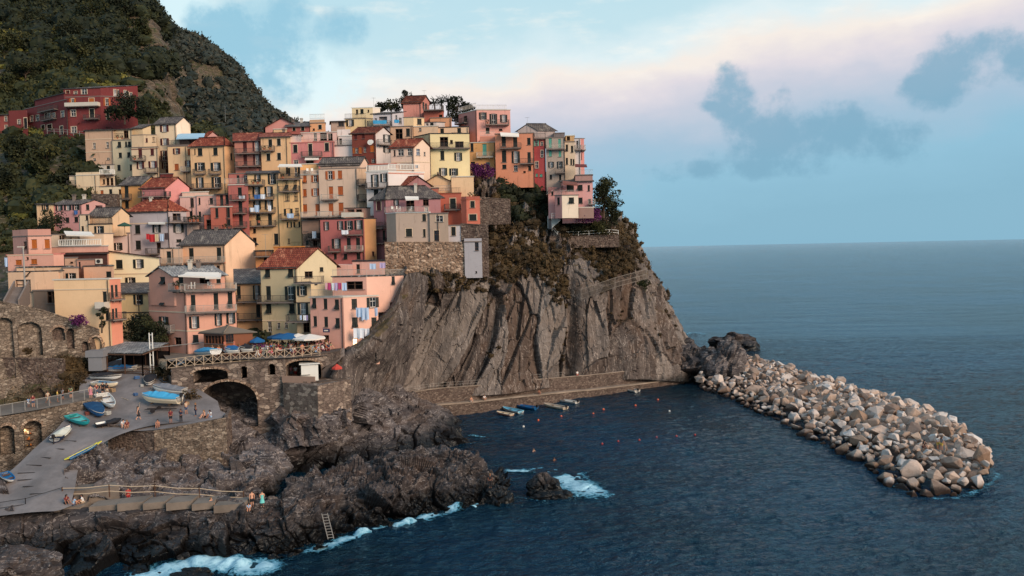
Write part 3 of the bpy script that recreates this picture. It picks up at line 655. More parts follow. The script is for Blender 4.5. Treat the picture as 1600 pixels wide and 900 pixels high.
# ================================================================ HOUSES
def glass(name, rgb, rough=.12, emis=0):
    m, b, bs = newmat(name); g = b.n('ShaderNodeNewGeometry'); n = b.noise(g.outputs['Position'], .8, 3, .6)
    c = lin(rgb); b.l(b.mix(b.ss(n, .35, .65), tuple(v * .6 for v in c), tuple(v * 1.3 for v in c)), bs.inputs['Base Color'])
    bs.inputs['Roughness'].default_value = rough; bs.inputs['Specular IOR Level'].default_value = .5
    if emis: bs.inputs['Emission Color'].default_value = (1.0, .72, .40, 1); bs.inputs['Emission Strength'].default_value = emis
    return m
M_GLASS = glass('window_glass', (22, 17, 18)); M_CURT = glass('curtained_glass', (150, 142, 140), .25); M_LIT = glass('lit_glass', (230, 190, 130), .3, 2.2)
M_BLUEGL = glass('blue_glass', (92, 104, 128), .1)
SH = {k: plain('shutter_' + n, c, .6, var=.05) for k, n, c in (
    ('g', 'dark_green', (26, 29, 25)), ('r', 'red_brown', (80, 30, 28)), ('o', 'orange_brown', (168, 84, 40)), ('t', 'teal', (92, 158, 138)),
    ('k', 'black_green', (24, 24, 24)), ('v', 'ochre_orange', (176, 92, 34)), ('b', 'brown', (88, 56, 42)), ('w', 'grey_white', (176, 168, 164)))}
# unit window pieces: x across, y into the wall, z up
def leaf_mesh(name, mat, flap=False):
    b = MB()
    for x in (-.44, .44): b.box((x, 0, 0), .12, .05, 1)
    zs = (-.47, .02, .47)
    for z in zs: b.box((0, 0, z), .88, .05, .06)
    n = 7
    for k in range(n * 2):
        z = -.44 + (k + .5) * .88 / (n * 2)
        if flap and z < 0: continue
        b.quad((-.40, -.018, z - .035), (.40, -.018, z - .035), (.40, .012, z + .035), (-.40, .012, z + .035))
    if flap:
        b2 = [(-.44, -.02, .0), (.44, -.02, .0), (.44, -.42, -.42), (-.44, -.42, -.42)]
        b.quad(*[Vector(p) for p in b2]); b.quad(*[Vector(p) + Vector((0, .03, -.01)) for p in b2[::-1]])
    return b.mesh(name, mat)
LEAF = {k: leaf_mesh('shutter', m) for k, m in SH.items()}; LEAFF = {k: leaf_mesh('shutter', m, True) for k, m in SH.items()}
_q = MB(); _q.quad((-.5, 0, -.5), (.5, 0, -.5), (.5, 0, .5), (-.5, 0, .5)); PANE = {k: _q.mesh('pane', m) for k, m in (('g', M_GLASS), ('c', M_CURT), ('l', M_LIT), ('b', M_BLUEGL))}
def frame_mesh(trim, door, arch=False):
    b = MB(); w = .06
    if trim:                                        # painted or stone surround standing proud of the wall
        b.cur = 1
        for x in (-.55, .55): b.box((x, -.005, 0), .10, .05, 1.08)
        b.box((0, -.007, .54), 1.2, .05, .07)
    else:
        b.cur = 1; b.box((0, -.02, .515), 1.05, .06, .03)
    b.cur = 2; b.box((0, -.05, -.535 if not door else -.52), 1.26, .20, .05)
    b.cur = 0
    for x in (-.47, .47, 0): b.box((x, .13, 0), w, .05, 1)
    for z in (-.47, .47) + ((.12,) if not door else (-.1,)): b.box((0, .131, z), .94, .045, .045)
    return b
FR = {}
def frame_get(trim, door, fm):
    k = (trim, door, fm.name)
    if k not in FR: FR[k] = frame_mesh(trim, door).mesh('window', [fm, M_TRIM if trim else M_SLAB, M_SLAB])
    return FR[k]
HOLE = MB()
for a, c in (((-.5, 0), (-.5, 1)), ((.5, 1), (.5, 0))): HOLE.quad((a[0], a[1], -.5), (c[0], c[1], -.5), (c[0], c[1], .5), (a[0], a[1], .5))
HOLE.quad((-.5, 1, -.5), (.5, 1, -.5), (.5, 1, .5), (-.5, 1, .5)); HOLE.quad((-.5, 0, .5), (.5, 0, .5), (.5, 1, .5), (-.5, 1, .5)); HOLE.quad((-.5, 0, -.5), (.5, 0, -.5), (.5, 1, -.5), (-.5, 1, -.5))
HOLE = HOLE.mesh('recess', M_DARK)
FRM = {'1': (0, 100, 5.623), '2': (100, 170, 5.623), '3': (340, 150, 5.623), '4': (540, 130, 5.623), '5': (720, 150, 5.293), '6': (0, 290, 5.623),
       '7': (180, 250, 5.623), '8': (360, 240, 5.623), '9': (540, 240, 5.623), 'A': (0, 400, 5.623), 'B': (200, 380, 5.623), 'C': (400, 380, 5.0), 'P': (0, 0, 1.0)}
class House:
    n = 0
    def __init__(s, label, fr='P', cat='house', name='house', group='houses of the hillside village', sh='g', trim=False):
        s.label, s.cat, s.name, s.group, s.sh, s.trim = label, cat, name, group, sh, trim
        s.fx = FRM[fr]; s.root = None; s.rr = random.Random(label)
    def p(s, x, y): return s.fx[0] + x / s.fx[2], s.fx[1] + y / s.fx[2]
    def vol(s, xs, yt, yb, Y, a=6, b=None, c=(220, 190, 150), c2=None, roof='F', rm=None, h=1.4, d=8.0, win='', win2='', bal='', bands='', pipe=True, extra=2.2, par=0.0, worn=.8, lo=.35):
        """one block of the house: front wall A runs left from the corner, side wall B runs right from it"""
        xl, xc, xr = xs; a = D2R(a); (pxl, py), (pxc, _), (pxr, _) = s.p(xl, yt), s.p(xc, yt), s.p(xr, yt)
        pyb = s.p(0, yb)[1]; top = pix(pxc, py, Y); zt = top.z; zb = pix(pxc, pyb, Y).z - extra
        pmx = (py + pyb) / 2
        def solve(target, dr, lim=34):
            C = Vector((top.x, top.y, (zt + zb) / 2)); sg = 1 if target > pxc else -1; lo_, hi = 0.0, lim
            f = lambda t: (proj(C + dr * t)[0] - target) * sg
            if f(hi) < 0: return None
            for _ in range(40):
                md = (lo_ + hi) / 2
                if f(md) < 0: lo_ = md
                else: hi = md
            return hi
        dA = Vector((-math.cos(a), math.sin(a), 0)); wA = None
        if pxc - pxl > 2.2: wA = solve(pxl, dA, 60) or 12.0
        bb = math.pi / 2 - a if b is None else D2R(b); wB = None
        if pxr - pxc > 2.2:
            for k in range(20):
                dB = Vector((math.cos(bb), math.sin(bb), 0)); wB = solve(pxr, dB, 18 if b is None else 60)
                if wB: break
                bb -= D2R(4.5)
            wB = wB or 8.0
        visB = wB is not None
        if wA is None: wA = d
        if wB is None:
            bb = math.pi / 2 - a; wB = d
            if pxc < 800: q_ = ray(pxc, py); bb = max(bb, math.atan2(q_.y, q_.x) + .03)       # a side wall the street hides
        dB = Vector((math.cos(bb), math.sin(bb), 0))
        nA = Vector((-math.sin(a), -math.cos(a), 0)); nB = Vector((math.sin(bb), -math.cos(bb), 0))
        if s.root is None:
            s.root = empty(s.name, (top.x, top.y, zb), s.label, s.cat, s.group); s.org = Vector((top.x, top.y, zb))
        O = s.org; C0 = Vector((top.x, top.y, 0))
        pt = lambda u, v, z: C0 + dA * u + dB * v + Vector((0, 0, z))
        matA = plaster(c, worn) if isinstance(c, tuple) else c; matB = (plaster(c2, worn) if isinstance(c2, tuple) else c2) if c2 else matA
        # ---- openings
        def hitf(px, py_, n):
            r = ray(px, py_); t = (C0 - CAM).dot(n) / r.dot(n); q = CAM + r * t; return q
        def parse(txt, n, dr):
            L = []
            for tk in [t.split() for t in txt.split(';') if t.strip()]:
                ty = tk[0]; x, y, ww, hh = map(float, tk[1:5]); opt = tk[5] if len(tk) > 5 else ''
                ax, ay = s.p(x - ww / 2, y); bx, _ = s.p(x + ww / 2, y); cx, y0 = s.p(x, y - hh / 2); _, y1 = s.p(x, y + hh / 2)
                u0 = (hitf(ax, ay, n) - C0).dot(dr); u1 = (hitf(bx, ay, n) - C0).dot(dr); z1 = hitf(cx, y0, n).z; z0 = hitf(cx, y1, n).z
                u0, u1 = min(u0, u1), max(u0, u1)
                if ty in 'oO': c_ = (u0 + u1) / 2; hw = (u1 - u0) / 4; L.append((ty, c_ - hw, c_ + hw, z0, z1, opt))
                else: L.append((ty, u0, u1, z0, z1, opt))
            return L
        def face(n, dr, W_, wins, mat, mb, right):
            us = [0, W_]; zs = [zb, zt]
            ok = [w_ for w_ in wins if w_[1] > .05 and w_[2] < W_ - .05 and w_[3] > zb and w_[4] < zt - .05]
            for w_ in ok: us += [w_[1], w_[2]]; zs += [w_[3], w_[4]]
            us = sorted(set(round(q, 4) for q in us)); zs = sorted(set(round(q, 4) for q in zs))
            base = C0
            def q(u, z, dp=0.0): return base + dr * u - n * dp + Vector((0, 0, z))
            for i in range(len(zs) - 1):
                zc = (zs[i] + zs[i + 1]) / 2; run = None
                for j in range(len(us) - 1):
                    uc = (us[j] + us[j + 1]) / 2; inn = any(w_[1] < uc < w_[2] and w_[3] < zc < w_[4] for w_ in ok)
                    if not inn:
                        if run is None: run = us[j]
                    if (inn or j == len(us) - 2) and run is not None:
                        e = us[j] if inn else us[j + 1]; P4 = (q(run, zs[i]), q(e, zs[i]), q(e, zs[i + 1]), q(run, zs[i + 1]))
                        mb.face(P4 if right else P4[::-1]); run = None
            for ty, u0, u1, z0, z1, opt in ok:
                dp = .22
                for (ua, za, ub, zb_) in ((u0, z0, u0, z1), (u1, z1, u1, z0), (u0, z1, u1, z1), (u1, z0, u0, z0)):
                    mb.face((q(ua, za), q(ub, zb_), q(ub, zb_, dp), q(ua, za, dp)))
                s.window(ty, opt, base + dr * ((u0 + u1) / 2) + Vector((0, 0, (z0 + z1) / 2)), u1 - u0, z1 - z0, n, dr if right else -dr)
        mb = MB(O); LA = parse(win, nA, dA); LB = parse(win2, nB, dB)
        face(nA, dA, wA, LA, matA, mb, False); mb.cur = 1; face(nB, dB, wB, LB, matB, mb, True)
        mb.cur = 0; mb.quad(pt(wA, 0, zb), pt(wA, wB, zb), pt(wA, wB, zt), pt(wA, 0, zt)); mb.quad(pt(wA, wB, zb), pt(0, wB, zb), pt(0, wB, zt), pt(wA, wB, zt))
        mb.quad(pt(0, 0, zt), pt(wA, 0, zt), pt(wA, wB, zt), pt(0, wB, zt))
        rk = roof[0:2]
        if rk == 'GB':
            mb.cur = 1; mb.face((pt(0, 0, zt), pt(0, wB, zt), pt(0, wB / 2, zt + h))); mb.face((pt(wA, 0, zt), pt(wA, wB, zt), pt(wA, wB / 2, zt + h)))
        if rk == 'GA':
            mb.cur = 0; mb.face((pt(0, 0, zt), pt(wA, 0, zt), pt(wA / 2, 0, zt + h))); mb.cur = 1; mb.face((pt(0, wB, zt), pt(wA, wB, zt), pt(wA / 2, wB, zt + h)))
        if rk == 'S':
            mb.cur = 1
            for u in (0, wA): mb.face((pt(u, 0, zt), pt(u, wB, zt), pt(u, wB, zt + h)))
            mb.cur = 0; mb.face((pt(0, wB, zt), pt(wA, wB, zt), pt(wA, wB, zt + h), pt(0, wB, zt + h)))
        if rk == 'T':                                   # slopes along the front, high at the far left end
            mb.cur = 0; mb.face((pt(0, 0, zt), pt(wA, 0, zt), pt(wA, 0, zt + h))); mb.face((pt(0, wB, zt), pt(wA, wB, zt), pt(wA, wB, zt + h))); mb.face((pt(wA, 0, zt), pt(wA, wB, zt), pt(wA, wB, zt + h), pt(wA, 0, zt + h)))
        mb.build('wall', [matA, matB], s.root)
        # ---- roof
        o = lo; rm = rm or M_SLATE; rb = MB(O)
        def slab(p, th=.13):
            u = (p[1] - p[0]).length; v = (p[3] - p[0]).length; e1 = (p[1] - p[0]).normalized(); 
            off = (p[3] - p[0]).dot(e1); off2 = (p[2] - p[0]).dot(e1); vv = math.sqrt(max(0, v * v - off * off))
            up = (p[1] - p[0]).cross(p[3] - p[0]).normalized() * th
            if up.z < 0: up = -up
            t = [q + up for q in p]; rb.face(t, [(0, 0), (u, 0), (off2, vv), (off, vv)]); rb.face(p[::-1])
            for i in range(len(p)):
                j = (i + 1) % len(p); rb.face((p[i], p[j], t[j], t[i]))
        eave_front = None
        if rk == 'F':
            th = .18; rb.hexa([pt(-.12, -.12, zt + .004), pt(wA + .12, -.12, zt + .004), pt(wA + .12, wB + .12, zt + .004), pt(-.12, wB + .12, zt + .004)] + [pt(-.12, -.12, zt + th), pt(wA + .12, -.12, zt + th), pt(wA + .12, wB + .12, zt + th), pt(-.12, wB + .12, zt + th)])
            rb.build('roof', rm if rm not in (M_SLATE,) else M_SLAB, s.root)
            if par: s.parapet(pt, wA, wB, zt + th, par, matA)
        elif rk == 'P': pass
        elif rk == 'GB':
            g = h / (wB / 2) * o
            slab([pt(wA + o, -o, zt - g), pt(-o, -o, zt - g), pt(-o, wB / 2, zt + h), pt(wA + o, wB / 2, zt + h)]); slab([pt(-o, wB + o, zt - g), pt(wA + o, wB + o, zt - g), pt(wA + o, wB / 2, zt + h), pt(-o, wB / 2, zt + h)])
            rb.bar(pt(-o, wB / 2, zt + h + .12), pt(wA + o, wB / 2, zt + h + .12), .13, 6); rb.build('roof', rm, s.root)
        elif rk == 'GA':
            g = h / (wA / 2) * o
            slab([pt(-o, -o, zt - g), pt(-o, wB + o, zt - g), pt(wA / 2, wB + o, zt + h), pt(wA / 2, -o, zt + h)]); slab([pt(wA + o, wB + o, zt - g), pt(wA + o, -o, zt - g), pt(wA / 2, -o, zt + h), pt(wA / 2, wB + o, zt + h)])
            rb.bar(pt(wA / 2, -o, zt + h + .12), pt(wA / 2, wB + o, zt + h + .12), .13, 6); rb.build('roof', rm, s.root)
        elif rk == 'H':
            r_ = min(wA, wB) / 2; e = [pt(-o, -o, zt), pt(wA + o, -o, zt), pt(wA + o, wB + o, zt), pt(-o, wB + o, zt)]
            if wA >= wB: r1, r2 = pt(r_, wB / 2, zt + h), pt(wA - r_, wB / 2, zt + h); fs = ([e[1], e[0], r1, r2], [e[0], e[3], r1, r1], [e[3], e[2], r2, r1], [e[2], e[1], r2, r2])
            else: r1, r2 = pt(wA / 2, r_, zt + h), pt(wA / 2, wB - r_, zt + h); fs = ([e[1], e[0], r1, r1], [e[0], e[3], r2, r1], [e[3], e[2], r2, r2], [e[2], e[1], r1, r2])
            for f_ in fs:
                if (f_[2] - f_[3]).length < .01:
                    up = Vector((0, 0, .13)); u = (f_[1] - f_[0]).length; ap_ = f_[2]; rb.face([f_[0] + up, f_[1] + up, ap_ + up], [(0, 0), (u, 0), (u / 2, (ap_ - (f_[0] + f_[1]) / 2).length)]); rb.face([f_[1], f_[0], f_[0] + up, f_[1] + up])
                else:
                    up = Vector((0, 0, .13)); u = (f_[1] - f_[0]).length; v = abs((f_[3] - f_[0]).dot((f_[1] - f_[0]).normalized())); hh = math.sqrt(max(.01, (f_[3] - f_[0]).length_squared - v * v)); rb.face([q + up for q in f_], [(0, 0), (u, 0), (u - v, hh), (v, hh)]); rb.face([f_[1], f_[0], f_[0] + up, f_[1] + up])
            rb.face([q for q in e])
            for A_, B_ in ((e[0], r1), (r1, r2)): rb.bar(A_ + Vector((0, 0, .18)), B_ + Vector((0, 0, .18)), .12, 5)
            rb.build('roof', rm, s.root)
        elif rk == 'S': g = h / wB * o; slab([pt(wA + o, -o, zt - g), pt(-o, -o, zt - g), pt(-o, wB + o, zt + h + g), pt(wA + o, wB + o, zt + h + g)]); rb.build('roof', rm, s.root)
        elif rk == 'T': g = h / wA * o; slab([pt(-o, -o, zt - g), pt(wA + o, -o, zt + h + g), pt(wA + o, wB + o, zt + h + g), pt(-o, wB + o, zt - g)]); rb.build('roof', rm, s.root)
        # ---- chimney, gutter, downpipe
        if rk in ('GB', 'GA', 'H') and wA * wB > 25:
            rf_ = [ch for ch in s.root.children if ch.name.split('.')[0] == 'roof'][-1]
            for _ in range(1 + (s.rr.random() < .4)):
                u, v = wA * s.rr.uniform(.2, .8), wB * s.rr.uniform(.35, .7); cb = MB(O); c_ = pt(u, v, zt + h * .6); cb.box(c_ + Vector((0, 0, .5)), .5, .5, 1.5); cb.box(c_ + Vector((0, 0, 1.28)), .7, .7, .08)
                for q in (-.2, .2): cb.box(c_ + Vector((q, 0, 1.4)), .1, .4, .18)
                cb.box(c_ + Vector((0, 0, 1.53)), .7, .6, .07); cb.build('chimney', M_OFFW if s.rr.random() < .5 else M_SLAB, rf_)
        if rk in ('GB', 'H', 'S') : gb = MB(O); gb.bar(pt(-o, -o - .05, zt - .06), pt(wA + o, -o - .05, zt - .06), .09, 5); gb.build('gutter', M_GUT, s.root)
        if pipe:
            gb = MB(O); f = .12 if pipe is True else pipe; q1 = pt(f * 2, 0, zt - .1) + nA * .1; q0 = pt(f * 2, 0, zb) + nA * .1; gb.bar(q1, q0, .06, 5); gb.build('downpipe', M_PIPE, s.root)
        # ---- bands
        for tk in [t.split() for t in bands.split(';') if t.strip()]:
            y = float(tk[1]); mt = {'w': M_TRIM, 'b': plain('red_brown_band', (120, 62, 48)), 's': plain('salmon_band', (196, 116, 92)), 'd': M_GUT}[tk[2] if len(tk) > 2 else 'w']
            gb = MB(O); px_, py_ = s.p(xc, y); z = hitf(px_ , py_, nA if wA > 2 else nB).z
            if 'A' in tk[0]: m_ = pt(wA / 2, 0, z) + nA * .03; gb.box(m_, wA, .07, .16, math.atan2(dA.y, dA.x))
            if 'B' in tk[0]: m_ = pt(0, wB / 2, z) + nB * .03; gb.box(m_, wB, .07, .16, math.atan2(dB.y, dB.x))
            gb.build('cornice', mt, s.root)
        # ---- balconies:  face x0 x1 yfloor depth kind
        for tk in [t.split() for t in bal.split(';') if t.strip()]:
            n, dr = (nA, dA) if tk[0] == 'A' else (nB, dB); x0, x1, y = map(float, tk[1:4]); dp = float(tk[4]) if len(tk) > 4 else 1.0; kd = tk[5] if len(tk) > 5 else 'i'
            ax, ay = s.p(x0, y); bx, _ = s.p(x1, y); A_ = hitf(ax, ay, n); B_ = hitf(bx, ay, n); z = (A_.z + B_.z) / 2; A_.z = B_.z = z
            if (B_ - A_).dot(Vector((1, 0, 0))) < 0: A_, B_ = B_, A_
            s.balcony(A_, B_, n, dp, kd)
        s.last = dict(pt=pt, wA=wA, wB=wB, zt=zt, zb=zb, nA=nA, nB=nB, dA=dA, dB=dB)
        return s
    def parapet(s, pt, wA, wB, z, h, mat):
        b = MB(s.org); t = .18
        for (u0, v0, u1, v1) in ((0, 0, wA, t), (0, wB - t, wA, wB), (0, t, t, wB - t), (wA - t, t, wA, wB - t)):
            b.hexa([pt(u0, v0, z), pt(u1, v0, z), pt(u1, v1, z), pt(u0, v1, z), pt(u0, v0, z + h), pt(u1, v0, z + h), pt(u1, v1, z + h), pt(u0, v1, z + h)])
        b.build('parapet', mat, s.root)
    def window(s, ty, opt, c, w, h, n, right):
        """ty: s closed shutters, f shutters with the lower flap pushed out, o open shutters, O open with dark glass, w bare glazed window, k open recess, l lit"""
        opts = opt or ''; tr = ('m' in opts) != (s.trim and 'n' not in opts); sk = next((q for q in opts if q in SH and q not in 'mn'), s.sh)
        door = h > w * 2.1 or (ty in 'oO' and h > w * 2.0); fm = M_FRAME if (ty in 'owOl' and 'd' not in opts) else M_WOOD
        o = link('door' if (h > 1.9 and ty != 'w') else 'window', frame_get(tr, door, fm), s.root)
        M = Matrix((right, -n, Vector((0, 0, 1)))).transposed().to_4x4(); M.translation = c - s.org
        o.matrix_local = M @ Matrix.Diagonal((w, 1, h, 1))
        if ty == 'k': link('recess', HOLE, o).location = (0, .2, 0); return
        pk = 'g'
        if ty == 'o' : pk = 'c' if s.rr.random() < .55 else 'g'
        if ty == 'l': pk = 'l'
        if 'b' in opts and ty == 'w': pk = 'b'
        if ty == 'w' and 'c' in opts: pk = 'c'
        if ty in 'oOwl': link('pane', PANE[pk], o).location = (0, .16, 0)
        if ty in 'sf':
            for k in (-1, 1):
                l_ = link('shutter', (LEAFF if ty == 'f' else LEAF)[sk], o); l_.location = (k * .25, .06, 0); l_.scale = (.49, 1.2, .98)
            bk = link('pane', PANE['g'], o); bk.location = (0, .15, 0)
        if ty in 'oO':
            for k in (-1, 1):
                l_ = link('shutter', LEAF[sk], o); l_.location = (k * .77, -.06, 0); l_.scale = (.47, 1, .99); l_.rotation_euler = (0, 0, k * s.rr.uniform(.0, .12) / max(w, .5))
    def balcony(s, A, B, n, dp, kd):
        """kd: i iron bars, g galvanised rail, p solid parapet, w white balusters, x railing only (terrace edge)"""
        n = Vector(n); rt = (B - A); L = rt.length; rt.normalize(); ang = math.atan2(rt.y, rt.x); b = MB(s.org)
        ctr = (A + B) / 2 + n * dp / 2
        if 'x' not in kd:
            b.box(ctr - Vector((0, 0, .10)), L, dp, .17, ang)
            k = max(2, int(L / 1.6))
            for i in range(k):
                q = A + rt * (L * (i + .5) / k); b.box(q + n * dp * .35 - Vector((0, 0, .30)), .14, dp * .7, .22, ang)
            o = b.build('balcony', M_SLAB if 'v' not in kd else M_OFFW, s.root)
        else: o = s.root
        r = MB(s.org); c0, c1 = A + n * (dp - .06), B + n * (dp - .06); Z = Vector((0, 0, 1)); H = 1.0
        mt = {'i': M_IRON, 'g': M_RAIL, 'p': None, 'w': M_WHITE}[kd[0]]
        if kd[0] == 'p':
            for q0, q1 in ((c0, c1), (A, c0), (B, c1)):
                m_ = (q0 + q1) / 2 + Z * H * .45; d = q1 - q0; r.box(m_, d.length, .12, H * .9, math.atan2(d.y, d.x))
            r.build('parapet', M_OFFW, o); return
        rad = .024 if kd[0] != 'w' else .05; step = .16 if kd[0] != 'w' else .3
        segs = [(c0, c1)] + ([] if 'x' in kd else [(A, c0), (B, c1)])
        for q0, q1 in segs:
            l = (q1 - q0).length
            for z in (.06, H): r.bar(q0 + Z * z, q1 + Z * z, rad * 1.5, 4)
            for i in range(int(l / step) + 1):
                q = q0 + (q1 - q0) * min(1, i * step / l); r.bar(q + Z * .06, q + Z * H, rad * (1.9 if i % 8 == 0 else 1) * .8, 3)
        r.build('railing', mt, o)
HS = []
def HH(label, fr, **k):
    h = House(label, fr, **k); HS.append(h); return h
# ---- F1: the dark red hotel on the hillside
h = HH('long dark red hotel with balconies on the hillside above the village', '1', cat='hotel', name='hotel', group=None, trim=True)
RD = (126, 44, 44)
h.vol((590, 880, 1212), 285, 650, 197, 3, 14, RD, roof='F', win='o 640 340 55 70 v; s 805 335 45 68 v; w 645 432 42 58; s 808 432 40 75; w 650 578 46 56', win2='O 940 335 60 66 o; w 1155 365 32 34; s 948 448 28 78; s 1200 320 18 70 k', bal='A 592 880 375 1.2 p; A 755 880 485 1.2 i', pipe=False)
h.vol((225, 590, 602), 312, 650, 197.2, 33, 80, RD, roof='F', win='w 232 390 18 40; w 272 388 26 44; w 325 380 26 46; s 410 370 28 66 b; s 460 365 28 66 b; w 545 345 28 50; w 278 482 26 52; w 330 475 28 52; w 405 455 24 44 d; w 432 452 24 44; w 470 452 30 44; w 550 440 28 55; w 248 555 18 24; w 290 567 28 22; s 540 582 28 72 k; k 378 558 30 44; k 435 556 40 50', bal='A 360 510 412 1.0 i; A 385 500 490 .9 i')
h.vol((560, 885, 1212), 208, 283, 199, 3, 14, RD, roof='S', rm=M_SLATE, h=.8, win='k 595 247 32 28 b; w 740 242 48 46; w 665 252 30 26; l 912 236 34 38', win2='w 1010 258 24 66 c; O 1040 262 24 66; w 1100 266 24 66 c; w 1150 280 24 56 c; s 1125 272 16 60 k', pipe=False)
h.vol((308, 566, 575), 255, 312, 199.5, 33, 80, RD, roof='S', rm=M_SLATE, h=.6, win='w 360 292 22 24; w 448 275 26 26; w 486 270 26 26; w 530 262 26 30', pipe=False)
h = HH('low dark red annex at the left edge beside the hotel', '1', name='house', trim=True)
h.vol((-90, 78, 84), 445, 600, 206, 4, c=(150, 62, 52), roof='S', rm=M_SLATEL, h=.9, win='w 52 482 24 44; w 55 562 26 48; w -30 482 24 44; w -30 562 24 48', pipe=False)
h.vol((84, 238, 244), 405, 640, 205, 4, c=(120, 44, 42), roof='P', win='w 168 508 28 40; w 140 588 22 24; s 225 520 28 90 k; k 185 590 24 30', pipe=False)
# ---- F2
h = HH('patched brown stone block with painted white base at the left end of the top row', '2', trim=True)
h.vol((192, 434, 440), 182, 492, 178, 5, c=(196, 158, 122), roof='S', rm=M_SLATE, h=.7, worn=1.0, win='w 262 208 24 50; w 376 200 24 50; w 266 325 26 52; w 382 318 26 52; w 268 445 28 20; w 388 440 28 20', bands='A 262; A 375', pipe=True)
h.vol((208, 440, 446), 492, 600, 177.4, 5, c=(214, 202, 180), roof='F', win='s 275 532 27 42; s 390 520 29 40', pipe=False)
h = HH('pale green narrow house with a leafy terrace, second from the left in the top row', '2')
h.vol((436, 606, 612), 274, 690, 177, 5, c=(192, 180, 142), roof='F', win='f 487 315 28 50; s 545 312 18 48; f 575 312 26 48; s 495 408 27 44; s 570 405 28 44; s 483 518 28 50; s 592 515 26 50; k 490 630 15 24; k 537 620 18 28')
h.vol((436, 598, 606), 178, 272, 181, 5, c=(206, 190, 148), roof='S', rm=M_SLATE, h=.9, win='k 545 225 42 66; s 613 195 16 30', bal='A 438 592 272 3.0 ix')
h.vol((600, 690, 766), 170, 225, 184, 5, 40, c=(200, 178, 132), roof='S', rm=M_SLATE, h=.9, pipe=False)
h = HH('cream house with a rooftop loggia beside the pale green house', '2', sh='r')
h.vol((600, 826, 832), 337, 650, 172, 5, c=(214, 188, 146), roof='F', win='s 670 390 33 84; s 775 378 30 60; o 672 497 66 62; o 780 490 72 62', bal='A 600 720 455 1.0 i; A 720 832 560 1.0 i', bands='A 350 b')
h.vol((596, 700, 812), 232, 334, 175, 5, 12, c=(208, 180, 136), roof='F', rm=M_SLAB, win2='s 727 277 17 36; k 790 270 24 44', pipe=False)
h = HH('tall cream house with grey gable roof and red shutters, highest in the top left row', '2', sh='r')
h.vol((812, 985, 1120), 127, 585, 176, 6, 42, c=(222, 196, 152), c2=(226, 208, 180), roof='GB', h=1.5, win='o 882 172 74 60; o 885 290 74 60; o 878 410 56 84; o 890 500 60 56; s 905 543 24 40', bal='A 855 915 458 .8 i')  # brighter cream of the gable side has its light painted in
h = HH('dark terrace room under a pale blue sunshade behind the cream gable', '2', name='terrace_room')
h.vol((930, 1222, 1228), 268, 330, 176, 4, c=(104, 66, 54), roof='F', rm=M_IRON, win='k 1050 292 50 50; k 1130 290 40 50; w 975 300 40 30 d', bal='A 925 1115 322 1.4 i', pipe=False)
h = HH('small pink gabled house peeping over the dark terrace room', '2')
h.vol((1225, 1240, 1366), 250, 320, 182, 6, 12, c=(206, 146, 136), roof='GB', rm=M_TILE, h=1.3, pipe=False)
h = HH('golden cream house with red shutters left of the orange tiled hip roof', '2', sh='r')
h.vol((918, 1114, 1119), 327, 645, 170, 6, c=(226, 182, 124), roof='F', win='o 990 372 62 50; s 1098 380 26 60 o; s 990 512 36 55 o; o 1088 482 50 56', bal='A 1040 1112 550 .8 g', pipe=.6)
h = HH('broad orange cream house with a terracotta hip roof and paired balconies', '2')
h.vol((1118, 1412, 1500), 325, 725, 167, 7, 50, c=(228, 180, 116), c2=(206, 154, 92), roof='H', rm=M_TILE, h=1.9, win='s 1150 378 10 48; s 1195 380 40 64; s 1330 375 38 64; O 1195 508 88 70; o 1335 508 86 72; o 1195 648 66 90; o 1340 645 82 92', win2='s 1425 395 22 88; s 1470 420 14 60', bal='A 1147 1247 572 .8 i; A 1282 1382 572 .8 i; A 1140 1392 700 1.2 i')
h = HH('low cream house with a white parapet terrace at the left end of the village', '2')
h.vol((112, 312, 318), 582, 810, 168, 5, c=(222, 196, 150), roof='F', rm=M_OFFW, par=.5, win='s 198 615 46 58; s 252 772 28 54 o; k 215 700 12 12', bands='A 680 w', pipe=.5)
h.vol((52, 112, 118), 592, 700, 169, 5, c=(214, 190, 150), roof='F', win='s 68 620 22 50', bal='A 40 112 672 .7 i', pipe=False)
h.vol((318, 504, 510), 682, 800, 167.6, 5, c=(224, 204, 160), roof='F', rm=M_SLAB, win='s 335 750 26 66 o; s 410 735 26 56 k; k 492 730 24 44', pipe=False)
h.vol((318, 446, 452), 590, 682, 170, 5, c=(214, 190, 150), roof='F', rm=M_OFFW, win='k 385 640 26 66; k 420 640 26 66; w 350 640 20 40 d', bal='A 338 446 578 1.0 w', pipe=False)
h = HH('ochre house with a single balcony and grey slate roof on the left', '2')
h.vol((506, 684, 852), 662, 880, 160, 8, 34, c=(212, 146, 54), roof='GB', h=1.6, win='s 550 730 34 100; s 553 842 32 60', win2='', bal='A 508 596 792 .9 i')
h = HH('small dark red flat roofed house behind the ochre one', '2')
h.vol((850, 958, 962), 572, 665, 166, 6, c=(118, 40, 34), roof='F', win='k 880 612 30 30', pipe=False)
h = HH('pink house with a red tiled gable and covered terrace behind the grey house', '2')
h.vol((690, 892, 1106), 690, 880, 157, 8, 34, c=(208, 122, 122), c2=(214, 132, 128), roof='GB', rm=M_TILE, h=2.0, win='w 725 710 24 30; k 830 722 100 66; w 700 740 16 20; k 780 812 18 30', win2='s 993 680 24 34; s 905 800 36 34', bal='A 680 890 772 1.2 i; B 892 930 772 1.2 i')
h = HH('pale pink terraced house with a stepped flat roof between the grey and orange houses', '7')
h.vol((575, 716, 722), 325, 585, 154, 6, c=(226, 172, 156), roof='F', rm=M_OFFW, win='s 675 375 30 78; s 665 475 22 50', pipe=.5)
